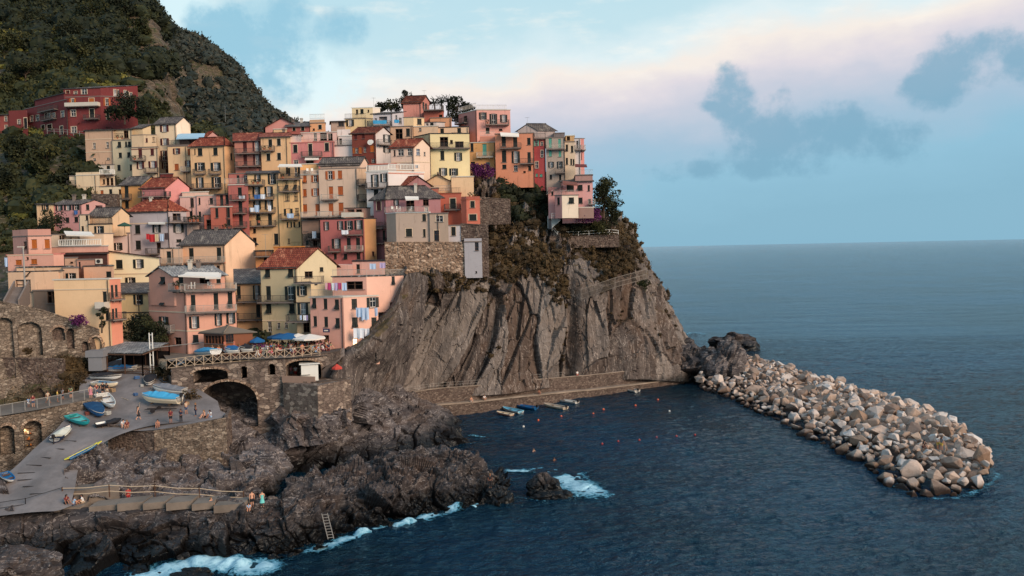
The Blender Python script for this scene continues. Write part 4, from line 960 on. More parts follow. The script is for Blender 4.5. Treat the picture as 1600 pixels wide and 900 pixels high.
h.vol((722, 890, 896), 312, 590, 153.4, 4, c=(224, 168, 150), roof='F', rm=M_OFFW, win='s 740 362 16 58; s 845 360 28 50; s 745 497 20 84', pipe=False)
h.vol((590, 820, 826), 282, 325, 157, 4, c=(222, 180, 156), roof='F', rm=M_OFFW, pipe=False)
# ---- F7
h = HH('blue grey house with a red hip roof and washing on its balcony', '7')
h.vol((125, 466, 636), 452, 905, 148, 4, 34, c=(168, 164, 170), c2=(166, 158, 160), roof='H', rm=M_TILE, h=2.3, win='s 190 482 44 58; s 372 480 44 60; s 197 610 44 76; o 365 602 72 72; s 203 748 44 78; k 383 775 38 96; k 290 770 0 0', win2='o 555 600 92 76; s 560 710 44 26; k 540 500 70 60', bal='A 285 395 822 .9 i; B 466 640 548 1.6 i', bands='A 552 w', pipe=.02)
h.vol((636, 738, 742), 558, 745, 148.6, 4, c=(170, 146, 132), roof='F', rm=M_SLAB, win='s 658 598 28 74; k 665 703 26 12', bal='A 636 772 548 1.6 i', pipe=False)
h = HH('orange red house with tall shutters and a wide dark balcony', '7')
h.vol((845, 1028, 1033), 412, 700, 150, 4, c=(188, 92, 66), roof='F', rm=M_OFFW, win='s 893 465 26 84; s 992 462 30 90; s 995 550 34 58', bal='A 780 1030 624 1.3 i', pipe=.5)
h.vol((890, 1006, 1012), 300, 404, 152.5, 4, c=(196, 108, 84), roof='S', rm=M_SLATE, h=.6, win='s 935 355 28 90; s 983 345 28 84', bal='A 850 1010 400 1.5 ix', pipe=False)
h.vol((785, 850, 856), 482, 622, 151, 4, c=(186, 88, 62), roof='F', win='k 825 570 48 90', pipe=False)
h.vol((785, 1030, 1034), 625, 720, 151, 4, c=(168, 80, 62), roof='F', win='k 836 670 30 16; k 925 664 34 22', pipe=False)
h = HH('narrow dusty red house with three curved iron balconies', '7')
h.vol((1004, 1166, 1172), 218, 705, 151.6, 4, c=(184, 94, 82), roof='F', rm=M_OFFW, win='s 1095 278 34 72; s 1100 402 34 108; s 1105 525 34 98; o 1095 665 66 30', bal='A 1022 1152 352 1.0 i; A 1030 1156 468 1.0 i; A 1030 1160 588 1.0 i', pipe=False)
h.vol((1000, 1168, 1174), 120, 214, 154.5, 4, c=(186, 100, 86), roof='F', win='w 1145 160 30 50; s 1080 170 24 70', bal='A 1000 1166 212 2.0 gx', pipe=False)
# ---- F8
h = HH('tall yellow house hung with washing on two long balconies', '8')
h.vol((162, 423, 428), 170, 830, 152.6, 4, c=(228, 184, 116), roof='S', rm=M_SLATE, h=1.2, win='o 240 215 56 60 n; o 366 222 70 90; o 230 335 66 86; o 338 332 72 88; o 235 450 66 84; o 340 448 72 84; s 245 582 34 98; s 348 578 34 98; s 212 678 25 40; s 403 752 36 94; k 214 775 32 70', bal='A 172 386 402 1.1 i; A 172 398 518 1.1 i; A 182 402 634 1.1 i; A 158 305 278 1.6 i')
h = HH('tall yellow house with a white pergola loggia on its top floor', '8')
h.vol((428, 622, 640), 222, 845, 152, 4, 20, c=(228, 184, 112), roof='F', win='f 493 280 32 84; f 570 278 30 88; s 500 383 38 66; s 575 380 34 70; o 510 514 74 60; s 585 510 34 62; o 520 625 44 50; o 585 622 60 50; s 515 770 20 44; w 550 795 24 34 d; w 578 795 24 34 d; k 608 795 24 34', bal='A 430 608 332 .9 i; A 448 605 574 1.1 i; A 420 615 226 1.0 i')
h.vol((440, 616, 622), 112, 222, 154.5, 4, c=(222, 180, 118), roof='F', rm=M_WHITE, win='s 497 150 18 60; s 515 160 20 66; k 542 155 16 80; w 575 160 24 80; s 602 155 22 80', pipe=False)
h = HH('beige house with orange shutters right of the white pergola loggia', '8', sh='o')
h.vol((622, 780, 785), 184, 590, 153, 4, c=(206, 176, 146), roof='F', rm=M_OFFW, par=.8, win='f 655 225 30 62; O 745 220 66 60; s 655 345 30 64; o 746 338 66 64; s 657 482 34 70; s 765 495 34 100', pipe=.05)
h.vol((600, 775, 782), 92, 184, 157, 4, c=(230, 176, 96), roof='F', rm=M_OFFW, pipe=False)
h = HH('broad beige house with orange brown shutters below the dark red one', '8', sh='o')
h.vol((784, 1114, 1208), 130, 600, 152, 4, 26, c=(208, 180, 152), c2=(198, 166, 130), roof='F', rm=M_SLAB, win='O 877 190 80 74; s 963 185 36 70; s 885 345 36 108; s 968 325 44 74; s 885 490 40 104; s 973 487 42 108', win2='k 1150 210 20 0; k 1140 340 70 80', bal='A 805 950 405 .9 g; A 780 1000 555 1.0 g; B 1114 1200 408 1.4 i; B 1114 1200 275 1.4 i')
h.vol((790, 1140, 1206), 82, 128, 155, 4, 40, c=(206, 180, 156), roof='GB', rm=M_SLATE, h=1.2, win='s 1040 90 18 36', pipe=False)
h = HH('rough brown stone house front with washing between the yellow and rose houses', '8')
h.vol((638, 795, 799), 560, 880, 148, 4, c=M_STONED, roof='F', rm=M_SLAB, win='s 663 655 36 54; s 737 655 32 58; s 675 790 24 50; k 745 800 34 78', bal='A 690 785 745 .8 i', bands='A 556 d')
h.vol((630, 795, 799), 590, 600, 148, 4, c=(150, 120, 100), roof='F', win='', bal='A 640 890 558 1.4 g', pipe=False)
h = HH('rose red house with an ochre side wall and busy balconies', '8')
h.vol((797, 1174, 1284), 573, 980, 144, 4, 38, c=(176, 92, 88), c2=(202, 142, 74), roof='F', rm=M_IRON, win='o 843 635 48 74; o 965 630 52 74; o 1042 630 70 80; o 1126 625 68 82; o 932 790 76 84; s 1040 790 34 98; s 1122 790 34 98; s 922 905 24 44; f 1012 905 30 46; s 1125 902 34 54', win2='k 1255 880 20 40', bal='A 870 970 858 .9 i; A 1015 1170 855 1.1 g; A 995 1168 712 1.2 i')
h.vol((1010, 1170, 1270), 480, 560, 149, 4, 30, c=(176, 130, 110), roof='F', rm=M_IRON, win='k 1060 520 60 60; k 1130 520 50 60', bal='A 1008 1170 562 2.5 px', pipe=False)
# ---- F3
h = HH('dusty brick house with a red tiled roof and deep balconies beside the hip roofed house', '3', sh='r')
h.vol((155, 386, 392), 392, 720, 166, 4, c=(194, 116, 92), roof='GB', rm=M_TILE, h=2.2, win='s 240 445 34 88; o 342 442 66 88; s 243 560 32 88; o 347 560 66 90', bal='A 165 385 507 1.3 i; A 175 388 620 1.3 i', pipe=.3)
h.vol((165, 386, 392), 700, 760, 160, 4, c=(180, 100, 86), roof='F', rm=M_TILED, win='', pipe=False)
h = HH('yellow house with white framed windows and a low tile roof in the third row', '3', trim=True)
h.vol((386, 640, 645), 355, 690, 165, 4, c=(226, 178, 116), roof='GB', rm=M_TILE, h=1.3, win='s 463 412 32 62; s 538 405 32 60; s 447 537 32 60; s 540 530 32 60', bal='A 390 505 483 1.2 i', pipe=.45)
h = HH('pink house with black green shutters and a white terrace behind its roof edge', '3', trim=True, sh='k')
h.vol((642, 1024, 1029), 404, 680, 164.4, 4, c=(206, 118, 112), roof='F', rm=plain('pink_coping', (190, 110, 100)), win='s 683 463 36 68; s 815 473 34 104; s 960 448 36 70; w 688 580 38 34; k 810 580 70 50 n', bal='A 745 920 533 1.0 i')
h.vol((735, 1046, 1050), 318, 398, 168, 4, c=(222, 178, 162), roof='F', rm=M_OFFW, win='s 775 340 34 32 b; w 858 360 28 68; k 930 358 60 66 n; k 990 360 40 60 n', bal='A 740 1020 390 2.0 gx', pipe=False)
h.vol((640, 735, 740), 345, 402, 167, 4, c=(216, 206, 200), roof='T', rm=M_TILED, h=.2, pipe=False)
h = HH('pink gabled house at the left end of the skyline, in front of the far ridge', '3')
h.vol((422, 705, 712), 268, 330, 176, 2, c=(208, 132, 118), roof='GA', rm=M_TILED, h=1.9, win='s 465 272 26 24; s 583 262 36 26', pipe=False)
h.vol((494, 608, 614), 292, 345, 172, 2, c=(218, 178, 120), roof='F', rm=M_OFFW, pipe=False)
h = HH('brick red house with a grey slate roof on the skyline', '3', trim=True)
h.vol((612, 808, 814), 266, 345, 174, 3, c=(170, 88, 78), roof='GB', h=1.5, win='s 672 292 28 28; s 748 287 30 34', pipe=False)
h = HH('orange box shaped house with a tan roof terrace on the skyline', '3', trim=True)
h.vol((814, 948, 958), 238, 330, 173.6, 3, c=(218, 150, 86), roof='F', rm=M_SLAB, win='s 900 272 30 38; k 845 295 18 18 n', pipe=False)
h.vol((810, 940, 946), 205, 238, 176, 3, c=(200, 158, 112), roof='P', bal='A 812 945 200 .2 gx', pipe=False)
h = HH('white stepped house with three terraces left of the dark red house', '3')
h.vol((1024, 1186, 1190), 437, 620, 165.4, 3, c=(214, 206, 200), roof='F', rm=M_SLAB, bal='A 1022 1186 434 .4 gx', pipe=False)
h.vol((1062, 1182, 1186), 352, 437, 168.5, 3, c=(212, 204, 196), roof='F', rm=M_WHITE, win='w 1135 390 52 78; k 1080 400 24 50', pipe=False)
h.vol((1052, 1166, 1172), 292, 352, 172, 3, c=(210, 200, 194), roof='P', win='', pipe=False)
h = HH('grey roofed lean-to house with dark openings left of the yellow top house', '3')
h.vol((1000, 1118, 1122), 222, 300, 176, 3, c=(176, 150, 130), roof='S', h=.6, win='k 1030 245 36 40; w 1085 245 50 40 d', pipe=False)
h = HH('yellow two tier house with a flat white roof canopy on the skyline', '3')
h.vol((1122, 1308, 1376), 200, 330, 178, 3, 24, c=(224, 198, 134), roof='F', rm=M_SLAB, win='o 1165 237 66 58; o 1262 232 66 60', bal='A 1122 1308 196 .3 ix')
h.vol((1182, 1362, 1430), 102, 198, 180, 3, 30, c=(224, 202, 146), c2=(216, 208, 190), roof='F', rm=M_WHITE, win='s 1268 135 28 38; k 1225 140 20 40; k 1325 132 14 22', pipe=False)
# ---- F4
h = HH('lilac white house with blue tarpaulins on its terrace just right of the yellow top house', '4')
h.vol((245, 412, 512), 266, 400, 176, 3, 18, c=(190, 188, 192), roof='S', rm=M_SLATE, h=.4, win='k 330 320 70 50; k 265 330 20 40', win2='w 446 300 16 36; w 480 330 24 50', bal='A 200 400 378 1.2 i')
h = HH('dark red house with orange shutters and a white side wall', '4', sh='v')
h.vol((60, 263, 396), 436, 730, 164, 4, 36, c=(122, 52, 36), c2=(200, 192, 186), roof='GB', rm=M_TILED, h=1.3, win='w 97 592 22 46; w 170 585 22 46; s 130 590 24 60; s 72 592 16 54; s 235 575 34 60; w 242 682 26 34; s 88 472 24 46 r; s 155 465 24 46 r; s 222 460 30 46 r', win2='o 360 485 60 66 k; o 362 582 64 54 k', bal='B 275 392 542 1.0 i')
h = HH('tan house with a dark loggia under the skyline, right of the white side wall', '4')
h.vol((396, 588, 596), 380, 530, 167.6, 4, c=(206, 164, 124), roof='F', win='k 470 450 62 96; s 548 432 33 66; k 420 430 0 0')
h.vol((512, 596, 692), 302, 380, 171, 4, 30, c=(216, 186, 132), roof='F', rm=M_SLAB, win='s 573 330 24 58', win2='s 648 338 38 50', pipe=False)
h.vol((596, 812, 818), 378, 440, 169, 4, c=(216, 182, 140), roof='F', rm=M_OFFW, win='w 655 408 22 30', pipe=False)
h = HH('salmon box house with a tiled gable roof, the tallest point of the skyline', '4')
h.vol((508, 664, 738), 162, 290, 182, 4, 30, c=(212, 132, 112), c2=(186, 112, 96), roof='GB', rm=M_TILED, h=1.4, win2='s 683 192 15 50; s 706 205 16 52')
h.vol((690, 862, 868), 245, 320, 180, 4, c=(190, 92, 64), roof='F', win='k 835 290 30 26', bal='A 690 862 240 1.4 i', pipe=False)
h = HH('small orange house on the skyline beside the palms', '4')
h.vol((744, 930, 936), 303, 400, 178, 4, c=(214, 146, 92), roof='F', rm=M_SLAB, bands='A 300 b')
h = HH('little white house under a dark roof slab in the middle of the top rows', '4')
h.vol((696, 800, 872), 345, 410, 174.6, 4, 20, c=(196, 184, 176), roof='F', rm=M_IRON, win='k 715 366 26 24; s 758 366 30 34', pipe=False)
h = HH('cream house with a dark roof edge behind the big yellow house', '4')
h.vol((815, 1080, 1088), 384, 620, 172, 4, c=(222, 188, 144), roof='F', rm=M_IRON, win='s 848 420 32 42; s 998 435 32 80', bal='A 935 1025 478 .8 i')
h = HH('large pale yellow corner house with a shaded top floor loggia', '4')
h.vol((607, 742, 1092), 446, 870, 158, 48, 6, c=(206, 176, 122), c2=(228, 210, 144), roof='F', rm=M_IRON, win2='k 775 512 66 90; k 865 516 72 84; k 930 516 24 32; k 1000 540 74 54; s 850 636 34 78; o 990 646 68 72; o 858 778 70 66; o 950 780 76 62', bal='B 745 1092 572 1.0 i', lo=.9)
h = HH('cream corner house with a low red tiled gable below the yellow loggia house', '4')
h.vol((402, 600, 744), 556, 880, 155, 10, 30, c=(216, 186, 160), c2=(222, 196, 168), roof='GB', rm=M_TILE, h=1.6, win='w 430 615 17 54 d; w 485 610 52 54; w 563 606 38 60', win2='w 637 606 30 56 b; w 694 622 14 34; w 625 730 22 26 b', bands='AB 690 w', bal='A 480 600 750 .2 gx')
h = HH('white house with a red banded terrace and blank side wall', '9')
h.vol((186, 375, 690), 160, 440, 149, 10, 26, c=(214, 208, 202), c2=(218, 212, 206), roof='F', rm=M_WHITE, win='o 258 238 66 108; o 338 212 62 74; s 268 350 40 68; s 330 340 38 60', bal='A 190 372 302 1.2 i; A 188 375 152 .2 wx; B 375 650 142 .2 wx', bands='B 172 s')
h.vol((205, 445, 452), 92, 150, 152.5, 6, c=(206, 190, 176), roof='F', rm=plain('red_coping', (186, 92, 70)), pipe=False)
h = HH('rose coloured house with a slate roof and two big gable windows above a round terrace', '9', trim=True)
h.vol((248, 352, 838), 404, 640, 146, 30, 3, c=(164, 104, 108), c2=(176, 116, 118), roof='H', rm=M_SLATE, h=2.4, win='s 292 458 38 80 r', win2='o 445 430 46 50 n; k 568 455 72 96 n; k 705 430 50 52 n; w 710 490 30 40 c', lo=.5)
h.vol((386, 512, 748), 286, 350, 149.6, 30, 3, c=(156, 98, 100), c2=(180, 118, 116), roof='GB', rm=M_TILE, h=1.8, win2='k 556 300 62 44; w 642 296 72 60', pipe=False)
h.vol((248, 352, 360), 640, 900, 145.8, 30, 60, c=(150, 92, 92), roof='F', win='s 300 588 30 98 ; s 338 720 24 90 n', bal='A 240 356 652 1.2 i; A 275 356 785 .8 i', pipe=False)
h = HH('greige rendered bastion house on top of the pale stone retaining wall', '9', trim=True)
h.vol((362, 440, 742), 524, 787, 141, 42, 6, c=(172, 152, 132), c2=(172, 154, 136), roof='F', rm=M_WHITE, worn=.9, win='', win2='k 460 570 40 74 n; s 690 562 32 62; s 557 694 54 70; s 692 697 22 70', bal='B 445 740 516 .3 gx; A 352 440 516 .3 gx', pipe=False)
h.vol((742, 900, 908), 526, 775, 141, 4, c=(178, 156, 132), roof='F', rm=M_SLAB, win='w 825 573 62 54; w 800 722 46 94 d', pipe=.95)
h = HH('orange house with a roof terrace wedged between rose and cream houses', '9', trim=True)
h.vol((800, 1014, 1020), 350, 620, 148.6, 4, c=(192, 92, 62), roof='F', rm=plain('terracotta_coping', (176, 92, 66)), win='s 943 438 50 88', bal='A 875 1010 492 1.2 i; A 820 1010 348 .2 ix', pipe=False)
h.vol((756, 815, 822), 305, 420, 147.5, 4, c=(186, 98, 70), roof='F', rm=M_SLAB, pipe=False)
h = HH('small orange red house at the cliff edge with pots on its roof', '9', trim=True)
h.vol((1020, 1060, 1182), 408, 640, 146, 30, 6, c=(180, 88, 62), c2=(208, 106, 74), roof='F', rm=plain('terracotta_coping', (176, 92, 66)), par=.5, win2='s 1115 446 38 58; s 1118 560 64 54', pipe=False)
h = HH('yellow cream house with a gabled porch above the small orange houses', '9')
h.vol((700, 926, 932), 248, 400, 153, 3, c=(226, 184, 126), roof='GA', rm=M_TILED, h=1.4, win='k 860 300 0 0', bal='A 770 930 335 2.5 gx', pipe=False)
h.vol((932, 1124, 1130), 204, 430, 152, 3, c=(230, 192, 136), roof='F', rm=M_OFFW, pipe=False)
h = HH('little white house hanging below the restaurant deck at the cliff', '9', trim=True)
h.vol((906, 1022, 1028), 632, 900, 142, 3, c=(186, 186, 188), roof='F', rm=M_SLAB, win='s 948 682 38 76; w 940 797 16 22', pipe=False)
h = HH('pale grey tower block reaching down the rock face', '9', name='tower', cat='tower', group=None)
h.vol((1046, 1196, 1204), 776, 1086, 140.6, 3, c=(168, 170, 176), roof='F', rm=M_SLAB, par=.5, win='w 1152 816 33 72 d; k 1148 1042 14 18', worn=.45, pipe=False, extra=.1)
# ---- F5: right end of the village
h = HH('large pink house with a railed flat roof on the crest', '5')
h.vol((-15, 130, 412), 118, 410, 176, 48, 6, c=(200, 130, 116), c2=(224, 156, 138), roof='F', rm=M_OFFW, win='k 38 190 28 48', win2='o 183 165 62 58; O 270 190 62 84; o 355 186 58 62; s 222 286 32 46; k 330 280 28 16', bal='B 205 395 240 1.2 i; A -20 62 228 1.2 i; B 130 380 112 .1 gx; A -15 128 112 .1 gx', lo=.5)
h = HH('yellow ochre house with sea green shutters', '5', sh='t')
h.vol((64, 282, 288), 384, 640, 168, 4, c=(218, 156, 70), roof='F', rm=M_OFFW, win='s 93 425 23 66 k; s 197 445 33 94; w 225 578 33 60; f 100 558 34 26 k', bal='A 135 270 505 .9 gv', pipe=.06)
h.vol((160, 284, 290), 332, 380, 170, 4, c=(200, 126, 96), roof='P', bal='A 160 284 330 .1 gx', pipe=False)
h = HH('broad orange house with dark green shutters, balconies and a thin slab roof', '5')
h.vol((288, 603, 608), 308, 670, 166, 3, c=(218, 134, 88), roof='F', rm=M_SLAB, win='s 355 370 34 90; s 450 378 34 86; s 563 375 28 56; s 358 500 36 96; o 455 505 66 96; s 565 510 27 88; s 360 585 34 34; w 455 598 32 50; s 570 597 24 40; k 527 628 20 14', bal='A 325 500 432 1.0 i; A 490 603 560 1.2 i', pipe=.02)
h = HH('narrow crimson house with white edged windows', '5', trim=True, sh='t')
h.vol((606, 697, 702), 354, 700, 167, 3, c=(164, 56, 58), roof='F', rm=M_SLAB, win='o 625 390 40 48 n; w 670 395 20 32; w 672 478 22 58; w 628 570 28 56; s 628 655 18 26 n; s 665 658 22 24 n', bal='A 606 700 352 .6 i', pipe=.03)
h = HH('grey green house with sea green shutters and a raised attic', '5', sh='t')
h.vol((706, 857, 862), 344, 720, 166.6, 3, c=(166, 152, 136), roof='F', rm=M_SLAB, win='s 740 390 24 78; s 817 393 22 74; s 740 472 24 56; s 820 478 22 50; o 748 568 46 48 k; o 820 570 46 58 k; s 745 670 18 38 k; s 822 675 18 44 k', bal='A 715 860 440 1.0 g; A 780 862 636 1.2 i', pipe=.03)
h.vol((472, 640, 780), 284, 350, 171, 3, 8, c=(172, 158, 152), roof='GA', rm=M_SLATE, h=1.4, win2='s 668 272 28 34; s 733 298 24 56', pipe=False)
h.vol((770, 856, 862), 308, 344, 170, 3, c=(120, 112, 112), roof='F', rm=M_SLAB, pipe=False)
h = HH('cream house with a round topped ochre loggia near the right end of the row', '5')
h.vol((862, 944, 949), 380, 700, 168, 3, c=(210, 190, 156), roof='F', rm=M_SLAB, win='f 877 430 18 54; s 920 440 18 54; s 877 540 18 54; s 913 545 14 50; s 933 548 14 50', pipe=False)
h.vol((868, 940, 945), 328, 380, 170, 3, c=(206, 164, 96), roof='F', rm=M_WHITE, win='k 890 350 26 30', pipe=False)
h = HH('white and pink sliver house, last in the upper row by the sea', '5')
h.vol((946, 990, 1022), 354, 680, 168.4, 3, 20, c=(206, 198, 192), c2=(212, 132, 122), roof='F', rm=M_SLAB, win='s 963 402 13 60; s 952 480 12 60', win2='s 998 500 6 50', bal='A 950 992 446 .8 g; B 992 1022 446 .8 g', lo=.5)
h.vol((948, 1090, 1096), 655, 720, 160.5, 3, c=(170, 130, 120), roof='F', rm=M_SLAB, win='', bal='A 960 1094 652 .3 gx', pipe=False)
h = HH('pink house with gabled wing and cream bay on the cliff edge', '5')
h.vol((724, 832, 838), 752, 1000, 158.5, 3, extra=.3, c=(214, 146, 138), roof='T', rm=M_SLAB, h=-1.4, win='s 757 797 17 48; s 808 772 17 46; k 795 870 34 70', pipe=False)
h.vol((838, 1088, 1094), 705, 960, 160, 3, c=(222, 158, 152), roof='S', rm=M_SLATE, h=1.0, win='s 905 760 60 50 n; f 985 758 44 46; s 1058 762 18 48; s 990 865 34 48; s 1066 872 20 40', bal='A 1055 1110 895 .8 g', pipe=False)
h.vol((780, 836, 972), 824, 920, 156, 40, 3, c=(216, 146, 136), c2=(232, 216, 186), roof='F', rm=M_SLAB, win='s 808 870 20 60', win2='f 915 864 42 48', bal='B 836 972 820 .1 gx; A 780 836 820 .1 gx', pipe=False)
h.vol((800, 985, 1100), 925, 1000, 157.4, 3, 6, extra=.3, c=(150, 120, 108), roof='F', rm=M_OFFW, win='k 850 955 50 56; k 910 955 60 56; k 960 955 30 50', pipe=False)
# ---- F6 / FA: lower left
h = HH('small yellow house half of a pair at the far left with two rows of windows', '6')
h.vol((330, 470, 474), 160, 390, 155, 3, c=(224, 182, 126), roof='S', h=.5, win='s 372 193 14 48; O 408 190 40 46; s 402 298 30 44', pipe=.9)
h = HH('mauve house joined to the small yellow one, a blue cloth hanging from its window', '6')
h.vol((474, 718, 932), 162, 380, 155, 3, 22, c=(192, 134, 134), c2=(204, 148, 140), roof='GB', h=.8, win='o 520 195 62 48; o 596 192 62 48; o 668 190 60 48; s 518 303 30 44; s 593 302 30 44; s 670 298 32 46', win2='s 770 190 28 48; k 870 195 60 40')
h = HH('cream house with shaded upper loggia and slate roof, left of the grey blue house', '6')
h.vol((786, 986, 998), 340, 600, 142, 3, 30, c=(224, 190, 140), roof='F', rm=M_IRON, win='o 872 388 84 66; O 780 390 40 56 n', pipe=False)
h.vol((706, 786, 790), 258, 440, 142.6, 3, c=(214, 190, 150), roof='F', rm=M_SLAB, win='s 762 283 18 40; s 727 380 20 46')
h.vol((786, 986, 1140), 262, 338, 144, 3, 26, c=(214, 180, 134), roof='GB', rm=M_SLATE, h=1.4, win='s 825 282 28 38; k 895 294 76 62; w 950 290 24 50', bal='A 786 986 336 1.2 i', pipe=False)
h = HH('narrow off-white house beside the blue grey house with a folded green umbrella', '6')
h.vol((998, 1140, 1146), 420, 620, 145, 3, c=(220, 194, 184), roof='F', rm=M_SLAB, win='O 1050 425 84 62 n; o 1040 535 72 64; k 1018 360 0 0')
h.vol((990, 1062, 1066), 285, 420, 147, 3, c=(216, 168, 156), roof='F', rm=M_SLAB, win='k 1040 400 44 80', pipe=False)
h = HH('salmon house with four orange arched shutters at the left edge', '6', sh='v')
h.vol((120, 246, 456), 448, 640, 126, 30, 6, c=(208, 144, 122), c2=(228, 166, 138), roof='F', rm=M_SLAB, par=1.0, win='f 222 525 24 64 b', win2='s 302 513 46 80; s 415 512 44 80', pipe=True)
h.vol((72, 470, 566), 606, 760, 124, 4, 20, c=(222, 158, 132), roof='F', rm=plain('pink_coping', (190, 110, 100)), win='s 165 675 52 44; s 300 668 50 44; w 242 640 20 22 d; s 470 662 28 44', bands='A 604 w', pipe=False)
h = HH('cream terrace house with a white awning and a white balustrade', '6')
h.vol((456, 910, 1000), 425, 600, 134, 3, 22, c=(216, 188, 152), roof='F', rm=M_SLAB, win='k 620 460 160 50; k 770 455 90 50; k 530 470 20 60', pipe=False)
h.vol((440, 950, 955), 532, 580, 128.5, 3, c=(220, 158, 134), roof='F', rm=M_OFFW, bal='A 530 902 527 .4 wx', pipe=False)
h = HH('dark brown lean-to roofs crowded behind the yellow blank wall house', '6', name='shed', cat='shed', group=None)
h.vol((560, 940, 945), 592, 720, 127, 3, c=(84, 50, 44), roof='S', rm=M_TILED, h=.4, worn=.9, pipe=False)
h.vol((575, 682, 690), 636, 820, 124.5, 3, 40, c=(204, 158, 122), roof='F', rm=M_SLAB, win='k 628 676 26 14', pipe=False)
h.vol((682, 830, 836), 652, 800, 124, 3, c=(196, 140, 112), roof='F', rm=M_SLAB, win='s 700 700 16 60 k', pipe=False)
h = HH('low apricot house with an air conditioner beside its flat roof', '6')
h.vol((740, 998, 1003), 708, 830, 121.6, 3, c=(214, 166, 128), roof='F', rm=M_SLATEL, win='s 955 780 44 50', bands='A 704 d', pipe=False)
h = HH('bright pale yellow house with a roof edge sloping down to the right', '6')
h.vol((950, 1398, 1402), 634, 905, 130, 2, c=(238, 222, 172), roof='T', rm=M_TILED, h=1.3, worn=.4, win='s 1048 692 58 76; o 1218 686 92 78; o 1148 848 88 82', bands='A 770 w', pipe=False)
h = HH('low cream building with a glazed verandah at the left, behind the lamp post', 'A')
h.vol((76, 302, 560), 140, 320, 117, 3, 6, c=(218, 178, 136), roof='F', rm=M_SLATEL, win='k 205 262 130 104', win2='w 335 175 46 72; w 380 175 42 72; w 425 175 42 72; w 470 175 42 72; w 532 190 30 100 d', pipe=False)
h.vol((150, 640, 646), 95, 200, 120, 3, c=(222, 182, 138), roof='F', rm=M_SLATEL, win='', pipe=False)
h.vol((560, 690, 696), 105, 240, 118.5, 3, c=(214, 172, 132), roof='F', rm=M_SLAB, win='O 625 177 88 54 g', pipe=False)
h.vol((300, 486, 490), 305, 500, 116, 3, c=(120, 104, 90), roof='F', rm=M_SLAB, win='k 450 362 70 104', pipe=False)
h = HH('plain apricot house with one blank wall, a roof parapet and a salmon side', 'A')
h.vol((487, 960, 1072), 205, 700, 112, 3, 52, c=(232, 192, 134), c2=(214, 130, 96), roof='F', rm=M_OFFW, worn=.1, win='s 922 377 34 126; s 940 520 24 90', win2='s 986 312 22 110; s 1022 305 22 100; s 994 510 20 90; s 1022 500 18 80', bal='A 880 962 455 1.3 p; B 960 1080 378 .8 i; B 965 1085 552 1.1 i', bands='A 288 w')
h = HH('small yellow house under a grey roof beside the front pink house', 'A')
h.vol((1068, 1316, 1320), 322, 680, 120, 3, c=(226, 192, 122), roof='S', rm=M_SLATE, h=1.2, win='o 1215 382 82 88; o 1210 548 104 44', bands='A 494 d', pipe=.9)
# ---- FB: centre front
h = HH('front pink corner house with a crowded roof terrace and white balconies', 'B')
PINK_SHADE, PINK_LIT = (208, 142, 114), (230, 162, 130)  # one pink: left wall's shade and right wall's light put into the colour
h.vol((188, 508, 955), 420, 905, 112, 32, 10, c=PINK_SHADE, c2=PINK_LIT, roof='F', rm=M_SLAB, worn=.45, win='f 310 505 44 88; o 318 697 80 104; k 440 860 56 64 r; k 340 380 0 0', win2='f 573 525 40 138; s 773 510 40 138; f 897 495 40 138; o 583 695 88 104; o 795 670 62 104; o 905 655 78 100; f 595 845 48 76', bands='A 430 w; AB 770 w; A 608 w', bal='B 515 955 600 1.0 g; A 320 412 772 .8 g; B 508 955 412 .9 g; A 400 508 412 .9 g')
h.vol((188, 398, 855), 288, 420, 113.2, 32, 10, c=PINK_SHADE, c2=PINK_LIT, roof='GA', rm=M_SLATEL, h=1.3, worn=.45, win='f 305 330 42 66', win2='s 465 330 40 80; k 672 322 88 62; s 795 325 38 62', pipe=False)
h = HH('large peach house with a slate roof and two tall dark doors on a railed terrace', 'B')
h.vol((470, 852, 1122), 4, 350, 133, 8, 34, c=(224, 180, 136), c2=(230, 190, 148), roof='GB', h=2.4, worn=.45, win='s 557 100 40 110; s 800 95 40 112; k 537 212 40 18; k 665 208 38 18; w 745 210 30 24; k 792 212 28 28', bal='A 465 850 168 .6 g', bands='A 172 s')  # paler peach puts the light on the gable side into the colour
h.vol((290, 480, 486), 45, 330, 132.4, 8, c=(222, 182, 144), roof='F', rm=M_SLATEL, win='s 360 122 38 98', bal='A 300 478 180 .4 g', pipe=.9)
h = HH('ochre house with a grey roof between the front pink and the olive houses', 'B')
h.vol((956, 1200, 1206), 350, 730, 122, 4, c=(222, 170, 108), roof='S', rm=M_SLATE, h=2.0, win='s 973 432 34 108; o 1130 432 62 124; s 1145 595 38 108', bal='A 965 1202 510 1.0 i; A 970 1200 668 .9 i')
h = HH('olive cream house with a large terracotta gable roof above the piazza', 'C')
h.vol((46, 320, 640), 186, 705, 118, 8, 34, c=(186, 172, 128), c2=(204, 190, 146), roof='GB', rm=M_TILE, h=2.8, worn=.45, win='f 90 232 38 74; f 270 230 38 74; s 98 390 36 106; O 270 390 84 108; f 100 512 40 74; f 282 512 40 74; w 107 655 30 82; w 177 645 24 48 m; w 236 642 24 48 m', win2='w 517 132 24 50; s 512 205 28 34; k 412 246 62 50', bal='A 30 312 457 1.0 i', bands='A 602 w')
h.vol((318, 428, 434), 312, 705, 116, 8, c=(214, 184, 132), roof='F', rm=M_SLAB, win='o 360 372 76 74; o 367 512 82 90; k 332 660 56 76; k 395 660 50 76', bal='A 318 530 308 1.2 i; A 260 424 606 1.2 i', bands='A 464 d', pipe=False)
h = HH('front pink house on the rock with washing strung from its windows', 'C', sh='g')
